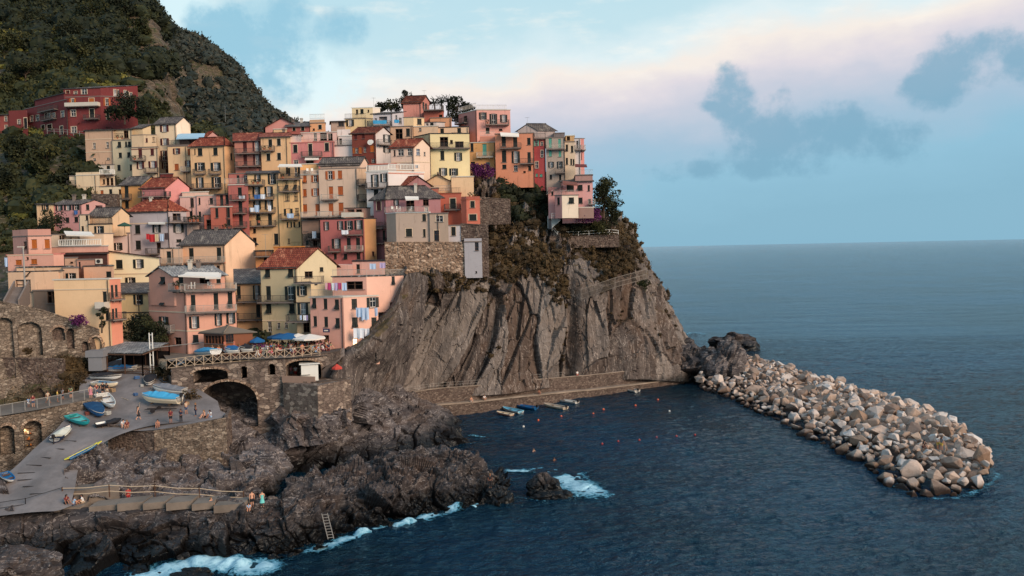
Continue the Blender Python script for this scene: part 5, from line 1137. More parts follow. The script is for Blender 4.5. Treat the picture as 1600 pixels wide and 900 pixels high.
h.vol((430, 682, 958), 425, 850, 113, 12, 24, c=(206, 148, 128), c2=(232, 178, 150), roof='F', rm=M_OFFW, worn=.3, win='f 455 470 30 78; s 543 475 28 80; f 632 480 32 80; s 463 610 26 78; s 548 615 28 78; f 638 625 32 78; k 550 747 40 56', win2='s 768 475 42 78; O 912 462 92 78; f 773 620 44 78; s 922 614 40 66; l 775 780 34 70 r; k 700 800 0 0', bal='A 430 680 415 .3 gx')
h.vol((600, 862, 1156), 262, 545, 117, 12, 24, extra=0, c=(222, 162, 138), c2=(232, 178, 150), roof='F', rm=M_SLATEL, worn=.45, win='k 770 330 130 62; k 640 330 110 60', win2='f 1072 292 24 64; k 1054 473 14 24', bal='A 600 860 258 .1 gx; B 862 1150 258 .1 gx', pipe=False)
h.vol((590, 758, 764), 168, 262, 122.5, 8, c=(228, 170, 148), roof='P', pipe=False)
h.vol((756, 1006, 1012), 140, 262, 124.5, 8, c=(222, 170, 152), roof='F', rm=M_IRON, win='s 798 200 26 68', pipe=False)
h = HH('deep orange house fragment behind the terracotta roof', 'C')
h.vol((142, 380, 385), 30, 130, 131, 4, c=(214, 132, 40), roof='F', rm=plain('orange_coping', (200, 120, 50)), win='', pipe=False)
h.vol((0, 138, 142), 62, 240, 132, 4, c=(206, 130, 50), roof='F', rm=M_IRON, win='w 15 172 28 64; k 90 120 60 40', bal='A 0 135 100 1.0 i', pipe=False)
# ================================================================ WALLS, BRIDGE, RAILINGS
def wallgrid(name, label, cat, A, B, ztop, zbot, mat, holes=(), thick=1.2, step=.16, amp=.07, cell=(1.9, 2.4), mask=None, lean=0.0, group=None, parent=None, dark=M_DARK, seed=0):
    """rubble wall from A to B (world xy), its stones standing proud of the joints, with real arched openings.
    ztop, zbot: functions or numbers of u (0..1); holes: (u centre, half width, z bottom, z spring, rise)"""
    A = Vector((A[0], A[1], 0)); B = Vector((B[0], B[1], 0)); L = (B - A).length; dr = (B - A) / L; n = Vector((dr.y, -dr.x, 0))
    nu = int(L / step) + 1; f = lambda g, u: g(u) if callable(g) else np.full_like(u, g)
    u = np.linspace(0, 1, nu); zt = f(ztop, u); zb = f(zbot, u); H = max(float((zt - zb).max()), .3); nv = max(3, int(H / step) + 1)
    v = np.linspace(0, 1, nv); Z = zb[None] + (zt - zb)[None] * v[:, None]; U = np.broadcast_to(u, Z.shape)
    Q = np.stack([U * L * cell[0], Z * cell[1], Z * 0 + seed], -1); d1, d2, cid, _ = voro(Q, 5 + seed)
    dp = amp * (np.clip((d2 - d1) / .25, 0, 1) * (.5 + cid)) + .06 * fbm(np.stack([U * L * .3, Z * .3, Z * 0], -1), 3, seed)
    P = np.stack([A.x + dr.x * U * L + n.x * (dp + lean * (zt[None] - Z)), A.y + dr.y * U * L + n.y * (dp + lean * (zt[None] - Z)), Z], -1)
    uc = (U[:-1, :-1] + U[1:, 1:]) / 2 * L; zc = (Z[:-1, :-1] + Z[1:, 1:]) / 2; keep = np.ones(uc.shape, bool)
    for (hu, hw, z0, zs, rise) in holes:
        x = (uc - hu * L) / hw; ins = (np.abs(x) < 1) & (zc > z0) & (zc < zs + rise * np.sqrt(np.clip(1 - x * x, 0, 1))); keep &= ~ins
    o = link(name, gridmesh(name, P, mat, keep, False), parent)
    if parent is None: tag(o, label, cat, group)
    for (hu, hw, z0, zs, rise) in holes:                # reveal, ring of voussoirs and back
        mb = MB(); k = 14; pr = [(-hw, z0)] + [(-hw * math.cos(math.pi * i / k), zs + rise * math.sin(math.pi * i / k)) for i in range(k + 1)] + [(hw, z0)]
        w_ = lambda x, z, d: A + dr * (hu * L + x) - n * d + Vector((0, 0, z)) + n * lean * (float(zt.mean()) - z)
        for (x0, z0_), (x1, z1_) in zip(pr[:-1], pr[1:]): mb.face((w_(x0, z0_, -.05), w_(x1, z1_, -.05), w_(x1, z1_, thick), w_(x0, z0_, thick)))
        mb.build('arch_soffit', mat, o)
        vb = MB()
        if hw > .5:
            for i in range(k):
                t0, t1 = math.pi * i / k, math.pi * (i + 1) / k - .03; e = lambda t, s_: (-(hw + s_) * math.cos(t), zs + (rise + s_) * math.sin(t))
                q = [w_(*e(t0, 0), -.08), w_(*e(t1, 0), -.08), w_(*e(t1, .32), -.08), w_(*e(t0, .32), -.08)]; vb.hexa([p + n * -.2 for p in q] + [p + n * .05 for p in q])
            vb.build('arch_ring', M_STONEL if mat is not M_STONED else M_STONE, o)
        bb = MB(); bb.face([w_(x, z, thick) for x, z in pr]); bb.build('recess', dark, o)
    cb = MB(); c0, c1 = Vector(P[-1, 0]), Vector(P[-1, -1])
    for i in range(0, nu - 1, 4):
        a_, b_ = Vector(P[-1, i]), Vector(P[-1, min(nu - 1, i + 4)]); o_ = n * .06
        cb.hexa([a_ + o_ - Vector((0, 0, .02)), b_ + o_ - Vector((0, 0, .02)), b_ - n * thick * .5, a_ - n * thick * .5] + [q + Vector((0, 0, .14)) for q in (a_ + o_, b_ + o_, b_ - n * thick * .5, a_ - n * thick * .5)])
    cb.build('coping', M_QUAY if mat is M_BRIDGE else mat, o)
    e = MB()
    for i in (0, -1):
        a_, b_ = Vector(P[0, i]), Vector(P[-1, i]); e.quad(a_, b_, b_ - n * thick, a_ - n * thick)
    a_, b_ = Vector(P[0, 0]) - n * thick, Vector(P[0, -1]) - n * thick; e.quad(a_, b_, Vector(P[-1, -1]) - n * thick, Vector(P[-1, 0]) - n * thick)
    e.build('wall_back', mat, o); o['_'] = 0; del o['_']
    return o, (A, dr, n, L)
def xy(px, py, Y): p = pix(px, py, Y); return (p.x, p.y)
def Zl(pts):                                            # height along a wall from pixel control points (u, px, py, Y)
    us = [p[0] for p in pts]; zs = [pix(p[1], p[2], p[3]).z for p in pts]
    return lambda u: np.interp(u, us, zs)
def uof(px, a, b, ya, yb):                              # u along a wall seen at a pixel column
    A = pix(a, 450, ya); B = pix(b, 450, yb); lo, hi = 0.0, 1.0
    for _ in range(40):
        m = (lo + hi) / 2; q = A.lerp(B, m)
        if proj(q)[0] < px: lo = m
        else: hi = m
    return lo
def hw_(px0, px1, Y): return abs(px1 - px0) / 2 * Y / F
zz = lambda py, Y, px=200: pix(px, py, Y).z
# ---- the promenade wall under the piazza, with its two big arches
a, b_, ya, yb = 262, 442, 104.2, 106.2
U = lambda px: uof(px, a, b_, ya, yb)
holes = [(U(323), hw_(297, 350, 104.6), zz(598, 104.6, 323), zz(584, 104.6, 323), .65), (U(350), hw_(306, 394, 105), zz(668, 105, 350), zz(628, 105, 350), zz(596, 105, 350) - zz(628, 105, 350)),
         (U(376), hw_(371, 381, 105.5), zz(590, 105.5, 376), zz(576, 105.5, 376), .35), (U(420), hw_(415, 425, 105.9), zz(585, 105.9, 420), zz(573, 105.9, 420), .4)]
wallgrid('promenade_wall', 'weathered arched wall carrying the piazza above the rocky gully', 'wall', xy(a, 450, ya), xy(b_, 450, yb), Zl([(0, 262, 577, ya), (1, 442, 560, yb)]), zz(690, 105, 350), M_BRIDGE, holes, thick=7, step=.14, amp=.04, cell=(1.4, 1.6), seed=1)
# pier in the big arch
a2, b2, y2a, y2b = 442, 528, 106.3, 107.6
wallgrid('arcade_wall', 'low arched wall in front of the stairs with an open vault behind the kiosk', 'wall', xy(a2, 450, y2a), xy(b2, 450, y2b), Zl([(0, 442, 561, y2a), (1, 528, 549, y2b)]), Zl([(0, 442, 605, y2a), (1, 528, 560, y2b)]), M_BRIDGE, [(uof(470, a2, b2, y2a, y2b), hw_(446, 500, 107), zz(592, 107, 470), zz(573, 107, 470), .95)], thick=4, step=.14, amp=.04, seed=2)
# lower platform with the kiosk
PZ = pix(480, 596, 106).z
mb = MB(); q = [gnd(442, 598, PZ), gnd(496, 603, PZ), gnd(548, 592, PZ), gnd(540, 572, PZ), gnd(442, 576, PZ)]
mb.prism([(p.x, p.y) for p in q], PZ - 6, PZ); o = mb.build('kiosk_platform', M_BRIDGE); tag(o, None, None, None, 'structure')
add_bvh([tuple(p) for p in q[:4]] + [tuple(q[4])], [(0, 1, 2, 3)]); add_bvh([tuple(q[0]), tuple(q[2]), tuple(q[3]), tuple(q[4])], [(0, 1, 2, 3)])
wallgrid('platform_wall', 'square stone retaining wall below the kiosk with a brown painted parapet', 'wall', xy(440, 450, 105.8), xy(492, 450, 104.4), PZ + .05, PZ - 8, M_STONED, thick=1.0, seed=3)  # darker masonry puts the shade on this front into the colour
wallgrid('platform_wall', 'pale buttress wall at the right side of the kiosk platform', 'wall', xy(492, 450, 104.4), xy(536, 450, 107.2), PZ + .05, PZ - 7, M_BRIDGE, thick=1.0, seed=4)
mb = MB(); A_, B_ = pix(440, 590, 105.6), pix(492, 600, 104.3); A_.z = B_.z = PZ
d = B_ - A_; mb.box((A_ + B_) / 2 + Vector((0, .2, .45)), d.length, .15, .9, math.atan2(d.y, d.x)); tag(mb.build('parapet', plain('parapet_brown', (150, 120, 104))), 'plain brown parapet edging the kiosk platform', 'parapet')
# ---- stairs climbing to the piazza on the right
def stair(label, p0, p1, w, n, wallmat, sidewall=True):
    p0, p1 = Vector(p0), Vector(p1); d = p1 - p0; h = Vector((d.x, d.y, 0)); rt = Vector((h.y, -h.x, 0)).normalized(); ang = math.atan2(h.y, h.x)
    o = empty('staircase', p0, label, 'stairs')
    for i in range(n):
        b = MB(p0); c = p0 + h * ((i + .5) / n); b.box(Vector((c.x, c.y, p0.z + d.z * (i + 1) / n - 1.0)), h.length / n + .02, w, 2.0, ang); b.build('step', M_CONC, o)
    if sidewall:
        for s_ in (1, -1):
            b = MB(p0); e = rt * s_ * (w / 2 + .1); t = rt * .1; q0, q1 = p0 + e, p1 + e
            b.hexa([q0 - t - Vector((0, 0, 1.5)), q0 + t - Vector((0, 0, 1.5)), q1 + t - Vector((0, 0, 2.5)), q1 - t - Vector((0, 0, 2.5)), q0 - t + Vector((0, 0, .9)), q0 + t + Vector((0, 0, .9)), q1 + t + Vector((0, 0, .9)), q1 - t + Vector((0, 0, .9))]); b.build('side_wall', wallmat, o)
    return o
stair('concrete stairs from the kiosk up to the piazza', gnd(502, 588, PZ), pix(538, 553, 111), 1.8, 18, M_CONC)
stair('concrete steps and ramp beside the ramped wall at far left', pix(18, 478, 108), pix(34, 448, 113), 1.6, 12, M_SLAB)
# ---- the long sloping arcade wall at the left
a, b_, ya, yb = -70, 200, 101, 115
U = lambda px: uof(px, a, b_, ya, yb); Yu = lambda px: ya + (yb - ya) * U(px)
def H6(x0, x1, ytop, ybot, rise=.6):
    x = (x0 + x1) / 2; Y = Yu(x); return (U(x), hw_(x0, x1, Y), zz(ybot, Y, x), zz(ytop, Y, x) - rise, rise)
wallgrid('arcade_retaining_wall', 'long rough stone wall with blind arches sloping down from the left', 'wall', xy(a, 450, ya), xy(b_, 450, yb),
         Zl([(0, -70, 455, ya), (U(0), 0, 472, Yu(0)), (U(60), 60, 484, Yu(60)), (U(110), 110, 500, Yu(110)), (U(150), 150, 515, Yu(150)), (1, 200, 535, yb)]),
         Zl([(0, -70, 640, ya), (U(60), 60, 600, Yu(60)), (U(130), 130, 566, Yu(130)), (1, 200, 556, yb)]), M_STONE,
         [H6(-60, -20, 492, 600), H6(-12, 14, 496, 590, .8), H6(26, 57, 503, 556, .9), H6(78, 96, 511, 532, .7), H6(100, 111, 513, 545, .5), H6(123, 132, 533, 550, .4), H6(136, 151, 526, 546, .8), H6(157, 174, 534, 546, .8)],
         thick=.9, lean=.12, amp=.09, seed=6, dark=M_STONED)
wallgrid('bank_wall', 'broken rubble wall on the bank below the blind arches', 'wall', xy(-60, 450, 103.4), xy(93, 450, 105.5), Zl([(0, -60, 560, 103.4), (.6, 40, 560, 105), (1, 93, 562, 105.5)]), zz(640, 104, 40), M_STONED, amp=.12, seed=7, thick=.8)
# ---- the wall with the lit boat store below the path
a, b_, ya, yb = -60, 152, 92.5, 99.8
U = lambda px: uof(px, a, b_, ya, yb); Yu = lambda px: ya + (yb - ya) * U(px)
lw, _ = wallgrid('slipway_wall', 'stone wall beside the slipway with a lit arched boat store in it', 'wall', xy(a, 450, ya), xy(b_, 450, yb),
         Zl([(0, -60, 660, ya), (U(10), 10, 650, Yu(10)), (1, 152, 622, yb)]), Zl([(0, -60, 760, ya), (U(30), 30, 722, Yu(30)), (U(70), 70, 690, Yu(70)), (1, 152, 655, yb)]), M_STONE,
         [(U(-2), hw_(-12, 7, Yu(0)), zz(710, Yu(0), 0), zz(672, Yu(0), 0), .6), (U(40), hw_(28, 53, Yu(40)), zz(702, Yu(40), 40), zz(668, Yu(40), 40), .85)], thick=1.6, amp=.09, seed=8)
# shelves and bric-a-brac in the arched store
c = pix(41, 690, Yu(40) + 1.0)
sh = empty('store_shelves', c, 'cluttered shelves glowing inside the arched store', 'shelves')
for k, z in enumerate((-.5, .25, 1.0, 1.7)):
    m = MB(c); m.box(c + Vector((0, 0, z)), 1.7, .5, .05); m.build('shelf', M_WOOD, sh)
rr = random.Random(3)
for k in range(22):
    m = MB(c); z = rr.choice((-.5, .25, 1.0)); x = rr.uniform(-.75, .75); hh = rr.uniform(.15, .4); m.bar(c + Vector((x, -.05, z + .03)), c + Vector((x, -.05, z + hh)), rr.uniform(.05, .12), 7, rr.uniform(.03, .1)); m.build('jar', plain('jar_%d' % (k % 4), [(226, 170, 70), (200, 120, 60), (230, 220, 190), (170, 90, 50)][k % 4], .3), sh)
m = MB(c); m.bar(c + Vector((0, .1, 1.9)), c + Vector((0, .1, 1.75)), .08, 8); lamp = m.build('lamp', plain('lamp_glow', (255, 200, 120), .4, emis=6.0)); tag(lamp, 'small warm lamp hanging in the arched store', 'lamp')
pl = bpy.data.lights.new('lamp_light', 'POINT'); pl.energy = 60; pl.color = (1, .68, .36); pl.shadow_soft_size = .15; po = bpy.data.objects.new('lamp_light', pl); COL.objects.link(po); po.location = c + Vector((0, -.2, 1.5))
# ---- bastion wall at the apron, brown and sheer
def two(name, label, p, Y, ytop, ybot, mat, seed, **k):
    (xa, xb), (Ya, Yb) = p, Y
    return wallgrid(name, label, 'wall', xy(xa, 450, Ya), xy(xb, 450, Yb), Zl([(0, xa, ytop[0], Ya), (1, xb, ytop[1], Yb)]), Zl([(0, xa, ybot[0], Ya), (1, xb, ybot[1], Yb)]), mat, seed=seed, **k)
two('bastion_wall', 'high rubble wall holding up the boat apron above the rocks', (230, 345), (93.2, 95.6), (675, 654), (732, 744), M_STONE, 9, amp=.10, thick=.6)
two('bastion_wall', 'darker brown stretch of the apron wall above the kayak', (158, 231), (94.2, 93.1), (664, 676), (722, 732), M_STONED, 10, amp=.10, thick=.6)  # browner masonry than the stretch beside it
two('bastion_wall', 'short return wall of the apron facing the gully', (345, 352), (95.6, 101), (654, 640), (744, 715), M_STONED, 11, amp=.08, thick=.6)
two('apron_parapet', 'low wall along the gully edge of the apron', (296, 347), (103, 98.5), (632, 648), (640, 660), M_STONEL, 12, amp=.03, thick=.35)
two('apron_kerb', 'low kerb wall crossing the apron behind the standing people', (222, 300), (98.4, 99.6), (651, 642), (656, 648), M_STONEL, 13, amp=.03, thick=.3)
two('ramp_kerb', 'pale kerb wall at the top of the ramp beside the bushes', (246, 262), (111, 104.2), (580, 590), (590, 612), M_QUAY, 14, amp=.01, thick=.4)
# ---- pale retaining walls under the bastion houses
two('retaining_wall', 'pale stone retaining wall under the greige bastion house', (603, 728), (140.4, 141.2), (379, 379), (446, 442), M_STONEL, 15, amp=.16, cell=(1.2, 1.5), thick=2)
two('retaining_wall', 'narrow brown stone wall right of the grey tower block', (722, 765), (142, 142.6), (350, 352), (436, 432), M_STONED, 16, amp=.12, thick=2)
two('retaining_wall', 'brown terrace wall below the orange houses at the cliff top', (742, 800), (150, 152.5), (308, 312), (352, 350), M_STONED, 17, amp=.12, thick=2)
two('retaining_wall', 'brown garden wall under the pink house at the cliff end', (860, 968), (160.2, 163.5), (371, 367), (388, 386), M_STONED, 18, amp=.12, thick=2)
two('retaining_wall', 'short pale wall in the slope between cream terraces and the ochre house', (150, 190), (158, 158), (432 - 128, 432 - 128), (330, 330), M_STONED, 19, amp=.08, thick=1)
# ---- railings
def rail_line(label, pts, h=1.0, post=1.5, mat=M_RAIL, kind='bar', r=.03, name='railing', rails=(1.0, .5), ground_=False, cat='railing', ropey=0):
    P = [Vector(p) for p in pts]; o = empty(name, P[0], label, cat); m = MB(P[0]); pb = MB(P[0]); tot = sum((b - a).length for a, b in zip(P, P[1:])); n = max(1, int(tot / post)); Q = []
    for i in range(n + 1):
        t = tot * i / n; k = 0
        while k < len(P) - 2 and t > (P[k + 1] - P[k]).length: t -= (P[k + 1] - P[k]).length; k += 1
        Q.append(P[k].lerp(P[k + 1], min(1, t / max(1e-6, (P[k + 1] - P[k]).length))))
    Zv = Vector((0, 0, h))
    for i, q in enumerate(Q):
        b = MB(P[0]); b.bar(q - Vector((0, 0, .2)), q + Zv * 1.04, r * 1.35, 4); b.build('post', mat, o)
    for a_, c_ in zip(Q, Q[1:]):
        if kind == 'x':
            m.bar(a_ + Zv * .08, c_ + Zv * .95, r * .9, 4); m.bar(a_ + Zv * .95, c_ + Zv * .08, r * .9, 4); m.bar(a_ + Zv, c_ + Zv, r, 4); m.bar(a_ + Zv * .06, c_ + Zv * .06, r, 4)
        else:
            for f in rails:
                if ropey: mid = (a_ + c_) / 2 + Zv * f - Vector((0, 0, ropey)); m.bar(a_ + Zv * f, mid, r, 5); m.bar(mid, c_ + Zv * f, r, 5)
                else: m.bar(a_ + Zv * f, c_ + Zv * f, r, 4)
            if kind == 'b':
                L_ = (c_ - a_).length
                for j in range(int(L_ / .2)): q = a_.lerp(c_, (j + .5) * .2 / L_); m.bar(q + Zv * .05, q + Zv, r * .5, 3)
    m.build('rope' if ropey else 'rails', M_ROPE if ropey else mat, o); return o
rail_line('cream lattice railing along the edge of the piazza', [pix(x, y, Y) for x, y, Y in ((262, 576, 104.3), (300, 571, 104.6), (350, 567, 105.1), (400, 563, 105.7), (442, 560, 106.2), (500, 552, 107.1))], 1.25, 1.15, M_XRAIL, 'x', .045)
rail_line('cream lattice railing curving down beside the ramp', [pix(x, y, Y) for x, y, Y in ((262, 576, 104.3), (254, 574, 108), (246, 574, 113))], 1.2, 1.1, M_XRAIL, 'x', .045)
rail_line('pale metal railing of the path above the slipway', [pix(x, y, Y) for x, y, Y in ((-60, 660, 92.5), (8, 649, 94.6), (80, 636, 97.2), (150, 622, 99.8))], 1.35, 1.25, M_RAIL, 'bar', .045, rails=(1.0,))
rail_line('rusty rope railing along the bathing steps', [pix(x, y, Y) for x, y, Y in ((98, 779, 79.6), (160, 774, 80.2), (230, 774, 80.8), (300, 778, 81.2), (381, 784, 81.8))], 1.15, 4.2, M_WOOD, 'bar', .05, rails=(.95, .4), ropey=.12)
rail_line('thin metal railing at the foot of the ramp', [pix(x, y, Y) for x, y, Y in ((-20, 806, 76.6), (30, 799, 77.4), (63, 792, 78), (98, 779, 79.6))], 1.2, 2.4, M_IRON, 'bar', .035, rails=(.98, .5))
rail_line('long thin railing on the quay walk at the cliff foot', [Vector(QW[i]) + Vector((0, 0, .75)) for i in range(4, 70, 3)], .95, 2.0, M_RAIL, 'bar', .022, rails=(1.0, .5))
rail_line('white railing around the garden terrace on the headland', [pix(x, y, Y) for x, y, Y in ((858, 343, 161), (866, 370, 160.4), (910, 369, 161.8), (966, 365, 163.6), (967, 384, 163.6))], 1.0, 2.2, M_WHITE, 'bar', .05, rails=(1.0, .45))
rail_line('white railing on the landing of the last pink house', [pix(x, y, Y) for x, y, Y in ((862, 341, 157.5), (900, 340, 157.5))], 1.0, 1.0, M_WHITE, 'b', .03)
rail_line('sagging rock fall fence on the cliff below the garden terrace', [pix(x, y, Y) for x, y, Y in ((908, 468, 152.6), (942, 457, 154.0), (972, 445, 156.2), (1010, 436, 159))], 2.0, 6.5, plain('fence_grey', (128, 116, 106)), 'bar', .05, rails=(1.0, .5, .05), name='rockfall_fence', cat='fence')
M_NET = plain('rusty_net', (104, 90, 80))
def netmesh(a, b, h, n=40, m=10):
    mb = MB(a); Zv = Vector((0, 0, h))
    for i in range(n): mb.bar(a.lerp(b, i / n), a.lerp(b, (i + 1) / n) + Zv, .012, 3); mb.bar(a.lerp(b, (i + 1) / n), a.lerp(b, i / n) + Zv, .012, 3)
    for j in range(m): mb.bar(a + Zv * j / m, b + Zv * j / m, .012, 3)
    return mb
o = [x for x in bpy.data.objects if x.name.startswith('rockfall_fence')][0]
for (x0, y0, Y0), (x1, y1, Y1) in (((908, 468, 152.6), (942, 457, 154.0)), ((942, 457, 154.0), (972, 445, 156.2)), ((972, 445, 156.2), (1010, 436, 159))):
    n_ = netmesh(pix(x0, y0, Y0), pix(x1, y1, Y1), 2.0); n_.o = o.location.copy(); n_.v = [tuple(Vector(v) + pix(x0, y0, Y0) - o.location) for v in n_.v]; n_.build('net', M_NET, o)
rail_line('wooden fence on the grassy ledge above the slabs', [pix(x, y, Y) for x, y, Y in ((768, 412, 150.5), (800, 412, 151.5), (838, 406, 153))], 1.2, 1.6, M_TRUNK, 'b', .04, name='fence', cat='fence')
rail_line('pale railing on the terraced garden below the red hotel', [pix(x, y, Y) for x, y, Y in ((40, 224, 199), (90, 226, 199), (132, 226, 198))], 1.0, 1.4, M_RAIL, 'bar', .03)
rail_line('white railing of the path in front of the red hotel', [pix(x, y, Y) for x, y, Y in ((74, 208, 195), (100, 209, 195), (134, 213, 194))], 1.1, 1.6, M_RAIL, 'bar', .04)
# garden stair to the last house
stair('white garden stairs at the corner of the last pink house', pix(859, 345, 160), pix(872, 326, 161.5), 1.0, 10, M_WHITE)
# ---- bathing steps on the foreground ridge
for i, (x0, x1, y0) in enumerate(((14, 62, 801), (62, 130, 796), (142, 190, 790), (186, 228, 787), (226, 262, 785), (262, 302, 786), (302, 336, 786), (336, 384, 790))):
    a_, b2_ = pix(x0, y0, 78.4), pix(x1, y0 - 1, 79.2); z = a_.z; m = MB(); w_ = 1.6
    q = [Vector((a_.x, a_.y - .4, z)), Vector((b2_.x, b2_.y - .6, z)), Vector((b2_.x, b2_.y + w_, z)), Vector((a_.x - .1, a_.y + w_, z))]
    m.hexa([p - Vector((0, 0, .7)) for p in q] + [p + Vector((0, 0, .10 * (i % 2))) for p in q]); o = m.build('step', M_CONC2); tag(o, None, None, None, 'structure')
    add_bvh([tuple(p + Vector((0, 0, .10 * (i % 2)))) for p in q], [(0, 1, 2, 3)])
mb = MB(); q = [pix(101, 768, 80.6), pix(128, 757, 82.4), pix(180, 755, 83), pix(186, 764, 81.6), pix(110, 774, 80)]
zt_ = max(p.z for p in q); mb.prism([(p.x, p.y) for p in q], zt_ - 1.6, zt_); tag(mb.build('landing_slab', M_CONC2), None, None, None, 'structure')
# ---- drain slots across the ramp
for k_, (x0, y0, x1, y1) in enumerate(((100, 688, 119, 690), (80, 700, 100, 703), (59, 713, 79, 717), (41, 726, 65, 728), (28, 740, 55, 738), (28, 752, 56, 747), (36, 762, 63, 758), (47, 773, 74, 770))):
    a_, b2_ = hit(x0, y0), hit(x1, y1); d = b2_ - a_; m = MB(); m.box((a_ + b2_) / 2 + Vector((0, 0, .02)), d.length, .13, .05, math.atan2(d.y, d.x)); o = m.build('drain_slot', M_IRON); tag(o, ('topmost', 'second', 'third', 'fourth', 'fifth', 'sixth', 'seventh', 'lowest')[k_] + ' dark drain slot across the ramp, counted from the top', 'drain', 'drain slots across the ramp')
BVH = BVHTree.FromPolygons(BV, BF)
# ================================================================ CANOPIES, RESTAURANTS
def canopy(label, corners, zt, mat, roofmat_, legs=True, name='pergola', cat='pergola', rise=.5, depth_posts=3, zb=None):
    """corners: four xy world corners; a thin sloping roof on posts"""
    c0 = Vector((*corners[0], zb if zb is not None else zt - 3)); o = empty(name, c0, label, cat); m = MB(c0)
    q = [Vector((*c, zt + (rise if i > 1 else 0))) for i, c in enumerate(corners)]
    u = (q[1] - q[0]).length; v = (q[3] - q[0]).length; up = Vector((0, 0, .12)); m.face([p + up for p in q], [(0, 0), (u, 0), (u, v), (0, v)]); m.face(q[::-1])
    for i in range(4): j = (i + 1) % 4; m.face((q[i], q[j], q[j] + up, q[i] + up))
    m.build('roof', roofmat_, o)
    if legs:
        for a_, b2_ in ((q[0], q[1]), (q[3], q[2]), (q[0], q[3]), (q[1], q[2])):
            n = max(1, int((b2_ - a_).length / 2.2))
            for i in range(n + 1): p = a_.lerp(b2_, i / n); l = MB(c0); l.bar(Vector((p.x, p.y, c0.z - .3)), p, .09, 4); l.build('post', mat, o)
            l = MB(c0); l.bar(a_ - up, b2_ - up, .1, 4); l.build('beam', mat, o)
    return o, q
# the open restaurant beside the ramp: floor z from the ramp
zb = 13.3
cs = [pix(140, 551, 109.5), pix(222, 553, 107.5), pix(264, 537, 111), pix(190, 538, 114)]
o, q = canopy('dark open restaurant under a flat grey roof beside the ramp', [(p.x, p.y) for p in cs], zb + 3.0, M_WOOD, M_SLATEL, name='restaurant', cat='restaurant', rise=1.0, zb=zb)
fb = MB(o.location); fb.hexa([Vector((p[0], p[1], zb - 2.5)) for p in [(c.x, c.y) for c in cs]] + [Vector((p.x, p.y, zb + .05)) for p in cs]); fb.build('floor', M_WOOD, o)
m = MB(o.location)
for i in (0, 1):
    a_, b2_ = q[i], q[i + 1]; d = b2_ - a_; [m.bar(Vector((a_.x, a_.y, zb + z_)), Vector((b2_.x, b2_.y, zb + z_)), .05, 4) for z_ in (.25, .5, .75, 1.0)]
m.build('railing', M_WOOD, o)
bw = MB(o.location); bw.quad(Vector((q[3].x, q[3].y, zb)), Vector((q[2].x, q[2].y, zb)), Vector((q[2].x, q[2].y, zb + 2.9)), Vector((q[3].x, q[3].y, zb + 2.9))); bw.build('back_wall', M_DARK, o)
m = MB(); a_ = pix(139, 550, 108.4); m.box(a_ + Vector((1.2, 0, -.2)), 2.5, 1.8, .9); m.box(a_ + Vector((1.2, 0, -1.6)), 1.9, 1.5, 2.0); o = m.build('hut', plain('grey_panel', (124, 120, 122))); tag(o, 'small grey box roof hut at the left end of the restaurant', 'hut')
# tables in it
for k in range(8):
    t = .1 + .1 * k; p = q[0].lerp(q[1], t * .95).lerp(q[3].lerp(q[2], t), .25 + .3 * (k % 2)); tb = empty('table', (p.x, p.y, zb), 'small dark table with a pale top inside the open restaurant', 'table', 'tables of the open restaurant')
    m = MB(); m.box((0, 0, .74), .9, .8, .05); m.build('tabletop', M_OFFW, tb, loc=(0, 0, 0)); m = MB(); m.bar((0, 0, 0), (0, 0, .72), .05, 5); m.build('leg', M_IRON, tb, loc=(0, 0, 0))
# verandah in front of the pink house
v = House('glazed timber verandah with a grey slate hip roof before the front pink house', 'B', cat='verandah', name='verandah', group=None)
v.vol((668, 848, 1098), 796, 905, 108.4, 28, 12, c=plain('verandah_timber', (132, 78, 54)), roof='H', rm=plain('mossy_slate', (112, 98, 86)), h=.9, win='w 690 845 26 70 d; w 718 846 26 70 d; w 746 847 26 70 d; w 774 848 26 70 d; w 802 849 26 72 d; w 830 850 22 72 d', win2='w 868 838 24 72 d; w 892 836 24 72 d; w 916 834 22 72 d; w 958 828 24 70 d; w 982 826 24 70 d; w 1032 822 24 70 d; w 1056 820 24 68 d; w 1078 818 20 66 d', pipe=False, lo=.4)
for xx in (850, 934, 1010, 1094):
    p = v.p(xx, 850); w0 = pix(p[0], p[1], 108.4 + (xx - 850) * .006 - .15); m = MB(v.org); m.box(Vector((w0.x, w0.y, v.last['zb'] + 1.4)), .25, .25, 2.9); m.build('pillar', plain('salmon_band', (196, 116, 92)), v.root)
# awnings and canopies
def awning(label, fr, q4, Y, Yb, col, group=None, name='awning', zl=0):
    fx = FRM[fr]; P = [pix(fx[0] + x / fx[2], fx[1] + y / fx[2], Yy) for (x, y), Yy in zip(q4, (Yb, Yb, Y, Y))]
    o = empty(name, P[3], label, 'awning', group); m = MB(P[3]); n = 8
    for i in range(n):
        f = lambda s, t: P[0].lerp(P[1], s).lerp(P[3].lerp(P[2], s), t) - Vector((0, 0, .12 * math.sin(math.pi * t)))
        for j in range(4): m.face([f(i / n, j / 4), f((i + 1) / n, j / 4), f((i + 1) / n, (j + 1) / 4), f(i / n, (j + 1) / 4)])
        s0, s1 = i / n, (i + 1) / n; m.face([f(s0, 1), f(s1, 1), f(s1, 1) - Vector((0, 0, .22)), f(s0, 1) - Vector((0, 0, .22))])
    m.build('canvas', col, o); m = MB(P[3])
    for s in (0, .5, 1): m.bar(P[0].lerp(P[1], s) - Vector((0, 0, .25)), P[3].lerp(P[2], s) - Vector((0, 0, .05)), .025, 4)
    m.build('frame', M_RAIL, o); return o
C_ = lambda n, c, r=.8: plain(n, c, r, var=.08)
